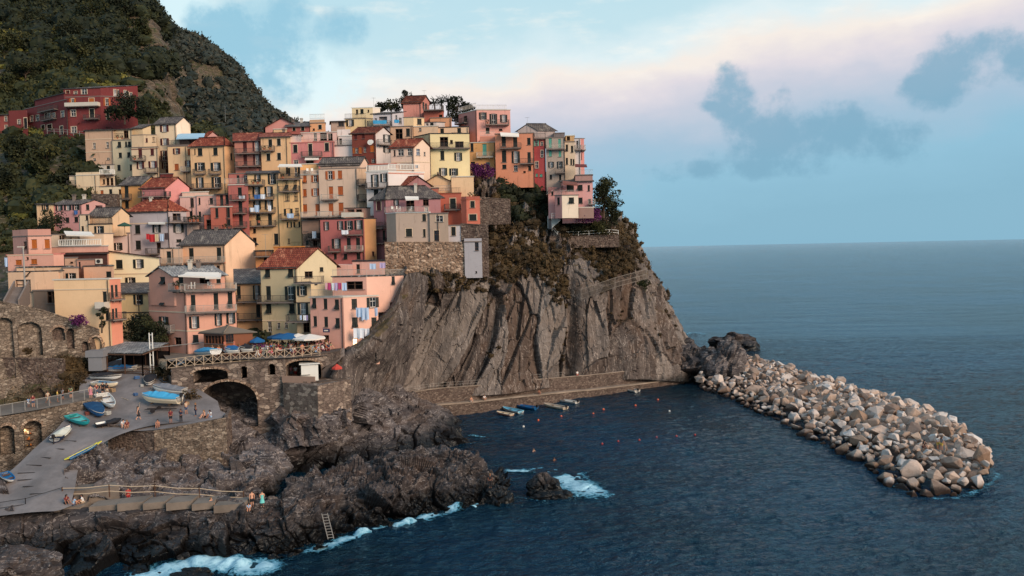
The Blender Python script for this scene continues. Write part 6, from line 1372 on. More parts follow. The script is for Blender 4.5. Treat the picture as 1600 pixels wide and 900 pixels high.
CW, CB, CLB = C_('cream_canvas', (222, 208, 196)), C_('blue_tarp', (32, 92, 140)), C_('pale_blue_canvas', (150, 178, 196))
awning('pale blue sunshade over the dark terrace room', '2', [(1000, 218), (1240, 215), (1225, 254), (985, 260)], 174.2, 176.5, CLB)
awning('white sunshade on the crowded terrace of the front pink house', 'B', [(520, 252), (800, 255), (812, 298), (440, 282)], 110.6, 113.0, CW)
awning('second white sunshade at the left of that pink terrace', 'B', [(640, 262), (820, 262), (815, 300), (680, 303)], 110.2, 113.2, CW)
awning('long white awning over the cream balustraded terrace', '6', [(560, 398), (800, 405), (830, 435), (580, 432)], 129.6, 133, CW)
awning('small white awning over the pink house balcony door', '3', [(770, 535), (888, 533), (890, 552), (765, 555)], 163.2, 164.3, CW)
awning('short white awning above the round terrace of the rose house', '9', [(520, 374), (640, 376), (644, 398), (528, 402)], 143.6, 145, CW)
awning('narrow cream awning on the broad orange house', '5', [(325, 300), (480, 308), (482, 332), (330, 325)], 165.0, 166, CW)
awning('dark red awning over the terrace at the end of the upper row', '5', [(945, 562), (1040, 565), (1045, 582), (945, 580)], 163.5, 166, C_('dark_red_canvas', (104, 52, 50)))
awning('red brown awning shading the last pink house balcony', '5', [(842, 700), (960, 715), (972, 735), (842, 722)], 156.5, 159.5, C_('brown_canvas', (120, 72, 62)))
awning('grey blue awning above the balcony of the blue grey house', '7', [(290, 545), (440, 545), (440, 556), (290, 556)], 147.2, 148, C_('grey_white_canvas', (196, 190, 184)))
awning('white flat awning over the loggia of the tall yellow house', '8', [(430, 92), (622, 92), (632, 108), (415, 110)], 151.2, 153.4, CW)
# kiosk
k0 = gnd(484, 594, PZ); ko = empty('kiosk', k0, 'small white ticket kiosk with an open window on the lower platform', 'kiosk')
m = MB(k0); m.box(k0 + Vector((0, .2, 1.15)), 2.3, 1.7, 2.3, .25); m.build('cabin', M_WHITE, ko); m = MB(k0); m.box(k0 + Vector((0, .2, 2.4)), 2.8, 2.2, .12, .25); m.build('roof', M_WHITE, ko)
m = MB(k0); m.box(k0 + Vector((-.35, -.72, 1.35)), 1.2, .06, .7, .25); m.build('window', M_GLASS, ko); m = MB(k0); m.box(k0 + Vector((-.35, -.84, .9)), 1.3, .25, .05, .25); m.build('counter', M_RAIL, ko)
# lamp posts
def pole(label, px, py0, py1, Y, kind, base=None):
    b0 = base or pix(px, py0, Y); top = pix(px + (py0 - py1) * math.tan(ROLL) * 0, py1, b0.y); h = top.z - b0.z; o = empty('lamp_post' if kind != 'mast' else 'mast', b0, label, 'lamp post' if kind != 'mast' else 'mast')
    m = MB(); m.bar((0, 0, 0), (0, 0, h), .16, 8, .09); m.bar((0, 0, 0), (0, 0, .5), .24, 8, .2); m.build('pole', M_RAIL if kind != 'mast' else M_WHITE, o, loc=(0, 0, 0))
    if kind == 'lamp':
        m = MB(); m.box((-.35, 0, h - .05), .9, .3, .14); m.box((0, 0, h - .2), .16, .16, .3); m.build('lamp_head', M_OFFW, o, loc=(0, 0, 0))
        m = MB(); m.bar((0, 0, h * .48), (.6, 0, h * .52), .04, 4); m.face([(.2, -.3, h * .5), (.9, -.3, h * .58), (.9, .3, h * .6), (.2, .3, h * .52)]); m.face([(.2, -.3, h * .49), (.9, -.3, h * .57), (.9, .3, h * .59), (.2, .3, h * .51)][::-1]); m.build('solar_panel', M_IRON, o, loc=(0, 0, 0))
    return o
pole('tall pale lamp post with a small solar panel at the left', 41, 480, 385, 112, 'lamp')
p = hit(238, 583); ms = empty('derrick', p, 'tall white two legged boat derrick at the top of the ramp', 'derrick'); h = pix(238, 520, p.y).z - p.z
for k in (-.22, .22): m = MB(); m.bar((k, 0, 0), (k, 0, h), .09, 8, .07); m.build('leg', M_WHITE, ms, loc=(0, 0, 0))
for z in (.2, .45, .7, .95): m = MB(); m.bar((-.22, 0, h * z), (.22, 0, h * z), .05, 5); m.build('crosspiece', M_WHITE, ms, loc=(0, 0, 0))
m = MB(); m.bar((-9.5, 5, h * .52), (.0, 0, h * .62), .05, 5); m.bar((0, 0, h * .62), (7.5, 3, h * .70), .05, 5); m.build('boom', M_RAIL, ms, loc=(0, 0, 0))
# rock-face ladder
yl = min(hit(507, 806).y, hit(512, 824).y, hit(517, 840).y) - .35; lp = [pix(507, 802, yl + .1), pix(517, 842, yl)]; ld = empty('ladder', lp[1], 'metal bathing ladder hung on the dark foreground rock', 'ladder'); sx = Vector((.28, .06, 0))
for s_ in (-1, 1): m = MB(lp[1]); m.bar(lp[1] + sx * s_, lp[0] + sx * s_, .045, 5); m.build('rail', M_RAIL, ld)
for i in range(9): m = MB(lp[1]); c = lp[1].lerp(lp[0], (i + .5) / 9); m.bar(c - sx, c + sx, .035, 4); m.build('rung', M_RAIL, ld)
# ================================================================ VEGETATION
NR = np.random.default_rng(5)
def leafquads(C, Rd, n, size, rng=NR):
    """leaf-sized quads scattered in the shells of many ellipsoids; C (k,3), Rd (k,3)"""
    k = len(C); d = rng.normal(size=(k, n, 3)); d /= np.linalg.norm(d, axis=-1, keepdims=True); rad = rng.uniform(.45, 1.0, (k, n, 1)) ** .6
    lump = 1 + .28 * np.sin(d[..., :1] * 5 + C[:, None, :1]) * np.cos(d[..., 1:2] * 4 + C[:, None, 1:2])
    p = (C[:, None] + d * rad * lump * Rd[:, None]).reshape(-1, 3); m = len(p)
    a = rng.normal(size=(m, 3)); a /= np.linalg.norm(a, axis=1, keepdims=True); b = np.cross(a, rng.normal(size=(m, 3))); b /= np.linalg.norm(b, axis=1, keepdims=True)
    s = (size * rng.uniform(.55, 1.2, (m, 1))); s2 = s * rng.uniform(.4, .8, (m, 1))
    V = np.stack([p - a * s, p + b * s2, p + a * s, p - b * s2], 1).reshape(-1, 3)
    tint = np.repeat(rng.uniform(0, 1, (k, 1)) * .6 + rng.uniform(0, .4, (k, n)), 1, 1).reshape(-1)
    return V, tint
def foliage(name, C, Rd, n, size, mat, core=True, **kw):
    V, t = leafquads(np.asarray(C, float), np.asarray(Rd, float), n, size); q = np.arange(len(V)).reshape(-1, 4)
    return link(name, rawmesh(name, V, q, mat, False, t), **kw)
def cores(name, C, Rd, mat, parent=None):
    """solid lumpy hearts so that the crowns are not see-through"""
    nu, nv = 8, 6; u = np.arange(nu) * 2 * np.pi / nu; v = np.linspace(-1.45, 1.45, nv); D = np.stack([np.outer(np.cos(v), np.cos(u)), np.outer(np.cos(v), np.sin(u)), np.outer(np.sin(v), np.ones(nu))], -1).reshape(-1, 3)
    C = np.asarray(C); Rd = np.asarray(Rd); V = C[:, None] + D[None] * Rd[:, None] * .72 * NR.uniform(.8, 1.2, (len(C), len(D), 1)); q = []
    for j in range(nv - 1):
        for i in range(nu): q.append((j * nu + i, j * nu + (i + 1) % nu, (j + 1) * nu + (i + 1) % nu, (j + 1) * nu + i))
    q = np.array(q); Q = (q[None] + (np.arange(len(C)) * len(D))[:, None, None]).reshape(-1, 4)
    return link(name, rawmesh(name, V.reshape(-1, 3), Q, mat, False, NR.uniform(0, .5, len(Q))), parent)
def scatter(name, P, mask, count, r, n, size, mat, zs=.75, up=.35, seed=1):
    rng = np.random.default_rng(seed); G = P.reshape(-1, 3); m = mask(G); w_ = m / m.sum(); i = rng.choice(len(G), count, p=w_); C = G[i] + rng.normal(size=(count, 3)) * .3
    rr_ = rng.uniform(r[0], r[1], (count, 1)) * rng.uniform(.7, 1.3, (count, 3)); rr_[:, 2] *= zs; C[:, 2] += rr_[:, 2] * up
    o = foliage(name, C, rr_, n, size, mat); tag(o, None, None, None, 'stuff'); o2 = cores(name, C, rr_, mat); tag(o2, None, None, None, 'stuff'); return o
def inpx(G, x0, x1, y0, y1):
    d = (G - np.array(CAM)) @ np.array(RI).T; px = 800 + F * d[:, 0] / -d[:, 2]; py = 450 - F * d[:, 1] / -d[:, 2]; return ((px > x0) & (px < x1) & (py > y0) & (py < y1)).astype(float)
def rocky_gap(G): # bare rock patches near the nose of the hill
    return 1 - .96 * inpx(G, 190, 320, 25, 230) * (fbm(G * .05 * np.array((1, 1, .4)), 3, 4) > -.08)
scatter('hill_scrub', P_HILL, lambda G: (inpx(G, -260, 420, -90, 340) * (.35 + (fbm(G * .045, 3, 14) > -.05)) * (G[:, 0] > -260) * rocky_gap(G) * (1 - .75 * inpx(G, -50, 140, 28, 122))), 1900, (1.8, 4.2), 70, .55, M_LEAF)
scatter('hill_scrub', P_HILL, lambda G: (inpx(G, -260, 420, -90, 120) * (fbm(G * .03, 3, 24) > -.2) * rocky_gap(G) * (1 - .85 * inpx(G, -50, 140, 28, 122))), 800, (3.2, 6.0), 110, .7, M_LEAFD, seed=2)
scatter('terrace_vines', P_HILL, lambda G: inpx(G, -200, 200, 20, 340) * (((G[:, 2] + 2.0 * fbm(G * .03, 3, 91)) / 5.2) % 1 < .5) + 1e-9, 2200, (.9, 1.8), 34, .4, M_LEAFY, seed=3)
scatter('far_scrub', P_FAR, lambda G: inpx(G, 200, 520, 0, 300) * (.12 + (fbm(G * .018, 3, 34) > -.25)), 2600, (3.0, 7.5), 34, 1.5, M_LEAFHAZE, seed=4)
scatter('far_scrub', P_FAR[110:175], lambda G: inpx(G, 215, 480, -20, 260) + 1e-9, 700, (3.0, 6.0), 40, 1.4, M_LEAFHAZE, seed=14)
nz = lambda G, s, t, sd: (fbm(G * s, 3, sd) > t).astype(float)
scatter('cliff_scrub', P_CLIFF, lambda G: inpx(G, 735, 990, 255, 430) * nz(G, .12, -.25, 44) * (G[:, 1] < 200), 1000, (.5, 1.5), 60, .24, M_LEAFT, seed=5)
scatter('cliff_scrub', P_CLIFF, lambda G: inpx(G, 780, 935, 262, 345) * (G[:, 1] < 195), 260, (1.0, 2.2), 90, .30, M_LEAFD, seed=6)
scatter('cliff_scrub', P_CLIFF, lambda G: inpx(G, 860, 1045, 380, 470) * nz(G, .15, -.1, 46) * (G[:, 1] < 200), 420, (.3, .95), 50, .2, M_LEAFT, seed=7)
scatter('cliff_scrub', P_CLIFF, lambda G: (inpx(G, 600, 770, 430, 456) + inpx(G, 780, 870, 400, 440)) * (G[:, 1] < 160), 420, (.35, .9), 50, .2, M_LEAFT, seed=8)
scatter('cliff_scrub', P_CLIFF, lambda G: inpx(G, 760, 1060, 430, 560) * nz(G, .2, .35, 47) * (G[:, 1] < 200) + 1e-9, 110, (.25, .6), 40, .16, M_LEAFT, seed=9)
scatter('town_scrub', P_TOWN, lambda G: inpx(G, -40, 160, 200, 400) + .05 * inpx(G, 0, 640, 180, 560), 650, (.6, 1.6), 60, .26, M_LEAF, seed=10)
LB = [o for o in bpy.data.objects if o.name == 'left_bank'][0]; PLB = np.array([v.co for v in LB.data.vertices])
scatter('bank_scrub', PLB, lambda G: inpx(G, 0, 145, 540, 600) * nz(G, .3, -.1, 50) + inpx(G, 95, 145, 560, 625) + 1e-9, 170, (.4, 1.1), 60, .18, M_LEAFT, seed=11)
def tree(label, px, py, Y, h, r, mat=M_LEAFD, base=None, n=420, size=.26, lobes=14, seed=0, trunk_h=.45, cat='tree', name='tree', wind=0.0):
    rng = np.random.default_rng(seed + 100); b0 = Vector(base) if base is not None else pix(px, py, Y); o = empty(name, b0, label, cat)
    C = []; Rr = []
    for i in range(lobes):
        a = rng.uniform(0, 6.28); rad = r * rng.uniform(.15, .78); z = h * rng.uniform(trunk_h, .93); C.append((math.cos(a) * rad + wind * z, math.sin(a) * rad, z)); s = r * rng.uniform(.28, .5); Rr.append((s, s, s * .8))
    V, t = leafquads(np.array(C), np.array(Rr), n * 3 // lobes, size, rng); q = np.arange(len(V)).reshape(-1, 4); cr_ = link('crown', rawmesh('crown', V, q, mat, False, t), o)
    m = MB(); m.tube([(0, 0, -.4), (.05 * h * .3, 0, h * .25), (wind * h * .4, .1, h * .5), (wind * h * .7, 0, h * .75)], lambda t_: .05 * h * (1 - .8 * t_) * .6 + .03, 7)
    for c in C[::2]: m.tube([(wind * h * .3, 0, h * .35), ((c[0]) * .6, c[1] * .6, (c[2] + h * .4) / 2 + .1 * h), c], lambda t_: .014 * h * (1 - .7 * t_) + .015, 5)
    m.build('trunk', M_TRUNK, o, loc=(0, 0, 0)); return o
tree('bushy dark green tree in front of the front pink house', 222, 545, 116.2, 5.2, 3.1, n=900, size=.2, seed=1, trunk_h=.3, lobes=22)
tree('smaller dark tree touching the right of the bushy one by the pink house', 252, 545, 113.4, 4.0, 2.0, n=500, size=.18, seed=2, trunk_h=.3)
tree('round dark tree standing before the red hotel', 195, 192, 191, 7.2, 4.4, n=800, size=.34, seed=3, trunk_h=.3, lobes=18)
tree('dark tree between the red hotel and the cream gable', 232, 195, 190, 6.0, 3.2, n=600, size=.32, seed=4, trunk_h=.3)
tree('windswept pine like tree leaning over the sea at the cliff end', 943, 338, 164, 8.0, 3.3, M_LEAF, n=1100, size=.24, lobes=24, seed=5, trunk_h=.3, wind=.10)
tree('lower dark tree below the windswept one on the headland corner', 955, 362, 165.5, 6.5, 2.7, n=800, size=.22, lobes=18, seed=6, trunk_h=.2)
tree('dark shrub tree on the skyline left of the salmon box house', 637, 172, 186, 4.4, 2.6, n=700, size=.24, seed=7, trunk_h=.1)
tree('dense dark tree on the skyline right of the palms', 714, 188, 183, 5.4, 2.9, n=900, size=.24, seed=8, trunk_h=.05)
tree('grey green olive tree beside the left end of the pink crest house', 733, 180, 184, 3.0, 1.6, n=300, size=.2, seed=9)
tree('dark hedge tree on the skyline between yellow and salmon houses', 612, 176, 186, 2.6, 2.4, n=400, size=.24, seed=10, trunk_h=.1)
tree('low dark hedge tree on the skyline, left of the other hedge', 592, 176, 186, 2.2, 2.0, n=320, size=.24, seed=11, trunk_h=.1)
tree('tall cactus like shrub beside the blank apricot wall', 159, 516, 109.8, 3.3, .8, n=300, size=.14, lobes=8, seed=12, trunk_h=.15, cat='shrub', name='shrub')
tree('shrubs in the pale enclosure beside the ramp top', 266, 606, 107.5, 3.0, 2.4, M_LEAFT, n=600, size=.16, lobes=14, seed=13, trunk_h=.15, cat='shrub', name='shrub')
tree('dark bush inside the same enclosure by the ramp', 258, 590, 109.5, 2.4, 1.5, n=400, size=.15, lobes=10, seed=14, trunk_h=.15, cat='shrub', name='shrub')
tree('scrubby bush growing at the foot of the big bridge arch', 300, 628, 102, 1.6, 1.2, M_LEAFT, n=260, size=.12, lobes=8, seed=15, trunk_h=.1, cat='shrub', name='shrub')
tree('leafy bush under the mauve house windows', 80, 353, 151, 2.6, 2.6, n=400, size=.2, lobes=12, seed=16, trunk_h=.1, cat='shrub', name='shrub')
tree('small green bush on the cliff net slope', 1003, 452, 157.6, 1.8, 1.5, M_LEAF, n=260, size=.16, lobes=8, seed=17, trunk_h=.1, cat='shrub', name='shrub')
tree('purple bougainvillea spilling over the wall by the yellow ochre house', 752, 279, 160, 2.8, 2.9, M_PURP, n=900, size=.18, lobes=16, seed=18, trunk_h=.1, cat='bougainvillea', name='bougainvillea')
tree('purple bougainvillea beside the last pink house garden', 920, 344, 159.5, 2.4, 2.6, M_PURP, n=800, size=.17, lobes=14, seed=19, trunk_h=.1, cat='bougainvillea', name='bougainvillea')
tree('purple flowering bush at the foot of the blank apricot wall', 124, 506, 108.6, 1.6, 1.5, M_PURP, n=400, size=.12, lobes=10, seed=20, trunk_h=.1, cat='bougainvillea', name='bougainvillea')
tree('green garden hedge behind the white headland railing', 900, 366, 162.5, 1.8, 3.4, M_LEAFD, n=900, size=.17, lobes=18, seed=21, trunk_h=.1, cat='hedge', name='hedge')
tree('second clump of the garden hedge, next to the windswept tree', 935, 364, 163.2, 2.2, 2.8, M_LEAF, n=700, size=.17, lobes=14, seed=22, trunk_h=.1, cat='hedge', name='hedge')
for i, (px, py, hh, rr_) in enumerate(((60, 40, 8, 5), (20, 70, 7, 5), (110, 60, 8, 5.5), (150, 30, 9, 6), (190, 20, 8, 5), (130, 95, 8, 5), (170, 80, 7, 4.5), (90, 110, 7, 5), (40, 118, 7, 4.5), (160, 118, 7, 5), (200, 60, 6, 4), (8, 140, 7, 4.5), (30, 240, 6, 4), (70, 262, 6, 4), (10, 290, 6, 4), (222, 45, 6, 3.5), (100, 285, 5, 3.5), (248, 175, 5, 3.2))):
    d = ray(px, py + 12).normalized(); r_ = BVH.ray_cast(CAM, d)
    if r_[0] is None: continue
    lb_ = ('round tree at the upper left, left of the terraces', 'broad tree at the left edge near the top', 'bushy tree in the middle of the green terraces', 'dark tree high on the hill near the top edge', 'dense tree at the hill summit by the sky', 'spreading tree on the slope above the hotel roof', 'leafy tree left of the bare rock nose', 'dark tree just above the hotel chimneys', 'round tree above the left hotel wing', 'tree touching the right end of the hotel roof', 'tree on the shoulder of the hill by the rocks', 'tree at the left edge above the red annex', 'dark tree on the lower terraces, topmost of three', 'dark tree on the lower terraces, middle of three', 'dark tree on the lower terraces by the left edge', 'small tree clinging to the ridge of the rock nose', 'low tree left of the cream terrace house', 'small tree at the right foot of the rock nose')[i]
    tree(lb_, 0, 0, 0, hh, rr_, (M_LEAFD, M_LEAF)[i % 2], base=r_[0], n=700, size=.42, lobes=16, seed=30 + i, trunk_h=.2, name='hillside_tree')['group'] = 'trees on the green hillside'
def palm(label, px, py, Y, h, seed):
    rng = random.Random(seed); b0 = pix(px, py, Y); o = empty('palm_tree', b0, label, 'palm tree'); m = MB(); m.tube([(0, 0, -.5), (.1, 0, h * .5), (0, 0, h)], lambda t: .22 - .06 * t, 8); m.build('trunk', M_TRUNK, o, loc=(0, 0, 0)); m = MB()
    for k in range(26):
        a = rng.uniform(0, 6.28); e = rng.uniform(-.3, 1.3); L = rng.uniform(1.7, 2.4); p = Vector((0, 0, h)); d = Vector((math.cos(a) * math.cos(e), math.sin(a) * math.cos(e), math.sin(e)))
        for s in range(7):
            q = p + d * L / 7; d = (d - Vector((0, 0, .17))).normalized(); sd = d.cross(Vector((0, 0, 1))).normalized() * .30 * (1 - s / 8)
            m.face([p, q, q + sd - Vector((0, 0, .16))]); m.face([p, q, q - sd - Vector((0, 0, .16))]); m.bar(p, q, .02, 3); p = q
    m.build('crown', M_LEAFD, o, loc=(0, 0, 0))
palm('dark palm tree with arching fronds on the skyline', 700, 176, 184, 2.6, 1); palm('slimmer palm left of the tall skyline palm', 679, 176, 185.5, 2.2, 2); palm('small palm top beside the salmon box house', 690, 172, 187, 1.8, 3)
# ================================================================ BREAKWATER
def boulder_mat():
    m, b, bs = newmat('breakwater_stone'); g = b.n('ShaderNodeNewGeometry'); oi = b.n('ShaderNodeObjectInfo'); P = g.outputs['Position']
    n1 = b.noise(P, 1.1, 6, .65); n2 = b.noise(P, 5, 5, .7); at = b.n('ShaderNodeAttribute', attribute_name='tint')
    r = b.m('FRACT', b.m('ADD', oi.outputs['Random'], at.outputs['Fac']))
    base = b.ramp(r, [(0, lin((126, 104, 92))), (.25, lin((164, 138, 122))), (.5, lin((186, 162, 148))), (.72, lin((202, 188, 180))), (.9, lin((142, 112, 92))), (1, lin((176, 154, 138)))])
    col = b.mix(b.m('MULTIPLY', b.ss(n1, .48, .68), .6), base, lin((112, 84, 70))); col = b.mix(b.m('MULTIPLY', b.ss(n2, .55, .75), .5), col, lin((204, 192, 182)))
    sp = b.n('ShaderNodeSeparateXYZ'); b.l(P, sp.inputs[0]); wl = b.ss(b.m('ADD', sp.outputs[2], b.m('MULTIPLY', b.m('SUBTRACT', n1, .5), 1.0)), .35, 1.0)
    col = b.mix(wl, lin((48, 34, 28)), col); b.l(col, bs.inputs['Base Color']); bs.inputs['Roughness'].default_value = .85; bs.inputs['Specular IOR Level'].default_value = .25
    bump(b, bs, b.m('ADD', n1, b.m('MULTIPLY', n2, .6)), .8, .12); return m
M_BLD = boulder_mat(); import bmesh
def boulder_proto(seed):
    rng = random.Random(seed); bm = bmesh.new(); s = (1, rng.uniform(.6, .95), rng.uniform(.5, .8))
    for _ in range(13):
        v = Vector((rng.gauss(0, 1), rng.gauss(0, 1), rng.gauss(0, 1))).normalized(); bm.verts.new((v.x * s[0], v.y * s[1], v.z * s[2]))
    r = bmesh.ops.convex_hull(bm, input=bm.verts); bmesh.ops.delete(bm, geom=[e for e in r['geom_interior'] if isinstance(e, bmesh.types.BMVert)], context='VERTS')
    bmesh.ops.dissolve_limit(bm, angle_limit=.25, verts=bm.verts, edges=bm.edges); bmesh.ops.bevel(bm, geom=list(bm.edges), offset=.10, segments=2, affect='EDGES', profile=.6, clamp_overlap=True)
    for v in bm.verts:
        if v.co.length > 1.05: v.co = v.co.normalized() * 1.0
    bmesh.ops.triangulate(bm, faces=bm.faces); me = bpy.data.meshes.new('boulder'); bm.to_mesh(me); bm.free(); me.materials.append(M_BLD); me.polygons.foreach_set('use_smooth', [False] * len(me.polygons)); return me
BP = [boulder_proto(200 + i) for i in range(18)]
near = [(1088, 598), (1110, 612), (1145, 622), (1180, 640), (1225, 658), (1270, 683), (1310, 700), (1345, 720), (1375, 742), (1412, 762), (1450, 772), (1490, 772), (1535, 762)]
far = [(1092, 588), (1110, 568), (1150, 563), (1185, 572), (1230, 584), (1285, 602), (1335, 618), (1385, 634), (1430, 650), (1470, 666), (1500, 688), (1530, 704), (1540, 724)]
NE = np.array([tuple(gnd(x, y, 0)) for x, y in near]); HT = 2.5
FE = np.array([tuple(gnd(x, y, HT)) for x, y in far])
NEc, FEc = cr(NE, 100), cr(FE, 100)
def mound(s, t):                                        # s along, t across: 0 near water, 1 crest, up to 1.9 behind
    i = min(99, max(0, s * 99)); a = int(i); b = min(99, a + 1); f = i - a; n = Vector(NEc[a]) * (1 - f) + Vector(NEc[b]) * f; c = Vector(FEc[a]) * (1 - f) + Vector(FEc[b]) * f
    d = Vector((c.x - n.x, c.y - n.y, 0)); p = n + d * t; z = HT * (max(0, t) ** .6 if t < 1 else max(0, 1 - (t - 1) ** 1.2 * 1.3)); p.z = z; return p, d.length
bw = empty('breakwater', Vector(NEc[50]), 'long breakwater of piled pale boulders curving out into the bay', 'breakwater')
K = np.array([[tuple(mound(s, t)[0] - Vector((0, 0, 1.0))) for s in np.linspace(.03, .97, 80)] for t in (-.1, 0, .3, .6, .9, 1.1, 1.4, 1.9)]); K[0, :, 2] = -3; K[-1, :, 2] = -3
link('core', gridmesh('core', K - np.array(NEc[50]), M_BLD, None, False), bw)
rng = random.Random(11); placed = []
for it in range(26000):
    s = rng.random() ** .85; t = rng.uniform(-.06, 1.45); p, w_ = mound(s, t)
    R_ = rng.choice((.5, .7, .9, 1.1, 1.35, 1.65)) * (.95 + .25 * s)
    if it > 9000: R_ = rng.uniform(.35, .65)
    if all((p - q).length > (R_ + r2) * .74 for q, r2 in placed[-900:]): placed.append((p, R_))
    if len(placed) > 900: break
vis = sorted(placed, key=lambda e: -(e[1] / e[0].y) * (1 if proj(e[0])[0] > 0 else 0)); vis = [e for e in vis]
SV = []; SQ = []; ST = []; nb = 0
for k, (p, R_) in enumerate(vis):
    me = BP[rng.randrange(18)]; rot = Matrix.Rotation(rng.uniform(0, 6.28), 4, 'Z') @ Matrix.Rotation(rng.gauss(0, .45), 4, 'X') @ Matrix.Rotation(rng.gauss(0, .4), 4, 'Y'); p = p + Vector((0, 0, R_ * .05 + rng.uniform(-.15, .35)))
    sc = R_ * rng.uniform(.95, 1.15)
    if k < 300:
        o = bpy.data.objects.new('boulder', me); COL.objects.link(o); o.parent = bw; o.matrix_local = Matrix.Translation(p - Vector(NEc[50])) @ rot @ Matrix.Scale(sc, 4)
    else:
        M = rot @ Matrix.Scale(sc, 4); v = np.array([tuple(M @ q.co + p - Vector(NEc[50])) for q in me.vertices]); f = np.array([tuple(q.vertices) for q in me.polygons]); SV.append(v); SQ.append(f + nb); nb += len(v); ST += [rng.random()] * len(f)
o = link('small_boulders', rawmesh('small_boulders', np.concatenate(SV), np.concatenate(SQ), M_BLD, False, ST), bw); o['kind'] = 'stuff'
# ================================================================ FOAM
def foammat():
    m, b, bs = newmat('sea_foam'); g = b.n('ShaderNodeNewGeometry'); P = g.outputs['Position']; at = b.n('ShaderNodeAttribute', attribute_name='dens')
    n = b.noise(P, .8, 8, .68, dist=2.2); n2 = b.noise(P, 3.2, 5, .7, dist=1.2); v = b.n('ShaderNodeTexVoronoi', feature='DISTANCE_TO_EDGE'); b.l(b.mapping(P, (1, 1.6, 1)), v.inputs['Vector']); v.inputs['Scale'].default_value = .9
    k = b.m('ADD', b.m('MULTIPLY', b.m('ADD', b.m('MULTIPLY', n, .65), b.m('MULTIPLY', n2, .35)), 1.0), b.m('MULTIPLY', at.outputs['Fac'], .46)); k = b.m('SUBTRACT', k, b.m('MULTIPLY', v.outputs[0], .28))
    a = b.m('MULTIPLY', b.ss(k, .80, .99), .92); b.l(a, bs.inputs['Alpha']); b.l(b.mix(b.ss(k, .88, 1.2), lin((70, 138, 162)), lin((176, 212, 224))), bs.inputs['Base Color']); bs.inputs['Roughness'].default_value = .6
    bump(b, bs, k, .8, .2); return m
M_FOAM = foammat()
def foam(name, pts, w0, w1, jag=.4, n=110, m=14, z=.12, spray=0.0, dens=1.0):
    A = cr(np.array([tuple(gnd(x, y, 0)) for x, y in pts]), n); T = np.gradient(A, axis=0); T /= np.linalg.norm(T, axis=1)[:, None] + 1e-9; N = np.stack([T[:, 1], -T[:, 0], T[:, 2] * 0], -1)
    if N[:, 1].mean() > 0: N = -N
    rows = []; dn = []
    for j in range(m):
        t = j / (m - 1); o_ = (-w1 + (w0 + w1) * t); Q = A + N * (o_ * (1 + jag * fbm(A * .25, 3, 7)))[:, None]; Q[:, 2] = z + .14 * fbm(Q * .9, 2, 9) + spray * np.exp(-((t - .35) / .2) ** 2) * np.clip(fbm(A * .55, 3, 12), 0, 1)
        rows.append(Q); e = np.clip(np.minimum(np.arange(n), np.arange(n)[::-1]) / (n * .14), 0, 1); dn.append(np.clip(1 - abs(t - .4) * 1.9, 0, 1) ** .7 * e * dens)
    P = np.array(rows); me = gridmesh(name, P, M_FOAM); a = me.attributes.new('dens', 'FLOAT', 'POINT'); a.data.foreach_set('value', np.array(dn).astype(np.float32).ravel()); o = link(name, me); tag(o, None, None, None, 'stuff')
foam('surf_foam', [(160, 912), (235, 895), (300, 878), (350, 876), (400, 882), (445, 868)], 5.0, 1.8, spray=.8, dens=1.6)
foam('surf_foam', [(430, 872), (500, 858), (545, 842), (600, 828), (650, 815), (700, 800), (745, 790)], 1.9, 1.2, spray=.8, dens=1.4)
foam('surf_foam', [(738, 796), (755, 788), (782, 784)], 1.5, 1.2, spray=1.0, dens=1.6, n=40)
foam('surf_foam', [(862, 742), (885, 752), (905, 765), (925, 768), (950, 762)], 6.0, 5.0, jag=.7, spray=.25, dens=1.55, n=70)
foam('surf_foam', [(778, 736), (815, 738), (850, 738), (880, 742)], 1.6, 1.5, dens=1.5, n=70)
foam('surf_foam', [(838, 786), (868, 784), (900, 778), (925, 774)], 1.2, 1.2, dens=.95, n=50)
foam('surf_foam', [(722, 678), (740, 682), (765, 684)], 1.3, 1.0, dens=1.0, n=40); foam('surf_foam', [(730, 695), (745, 692)], .8, .6, dens=.9, n=30)
foam('surf_foam', [(768, 752), (785, 750), (802, 752)], .9, .7, dens=1.0, n=30); foam('surf_foam', [(805, 778), (830, 782), (850, 786)], .9, .7, dens=.8, n=30)
foam('surf_foam', [(1070, 524), (1085, 520), (1105, 524)], 5, 4, dens=.9, n=40)
foam('surf_foam', [(1440, 778), (1475, 780), (1510, 774), (1550, 752), (1560, 728)], 1.8, 1.0, dens=.95, n=60); foam('surf_foam', [(1380, 752), (1400, 764), (1440, 776)], .7, .6, dens=.8, n=40)
foam('surf_foam', [(445, 745), (460, 750), (475, 748)], .8, .6, dens=.8, n=30)
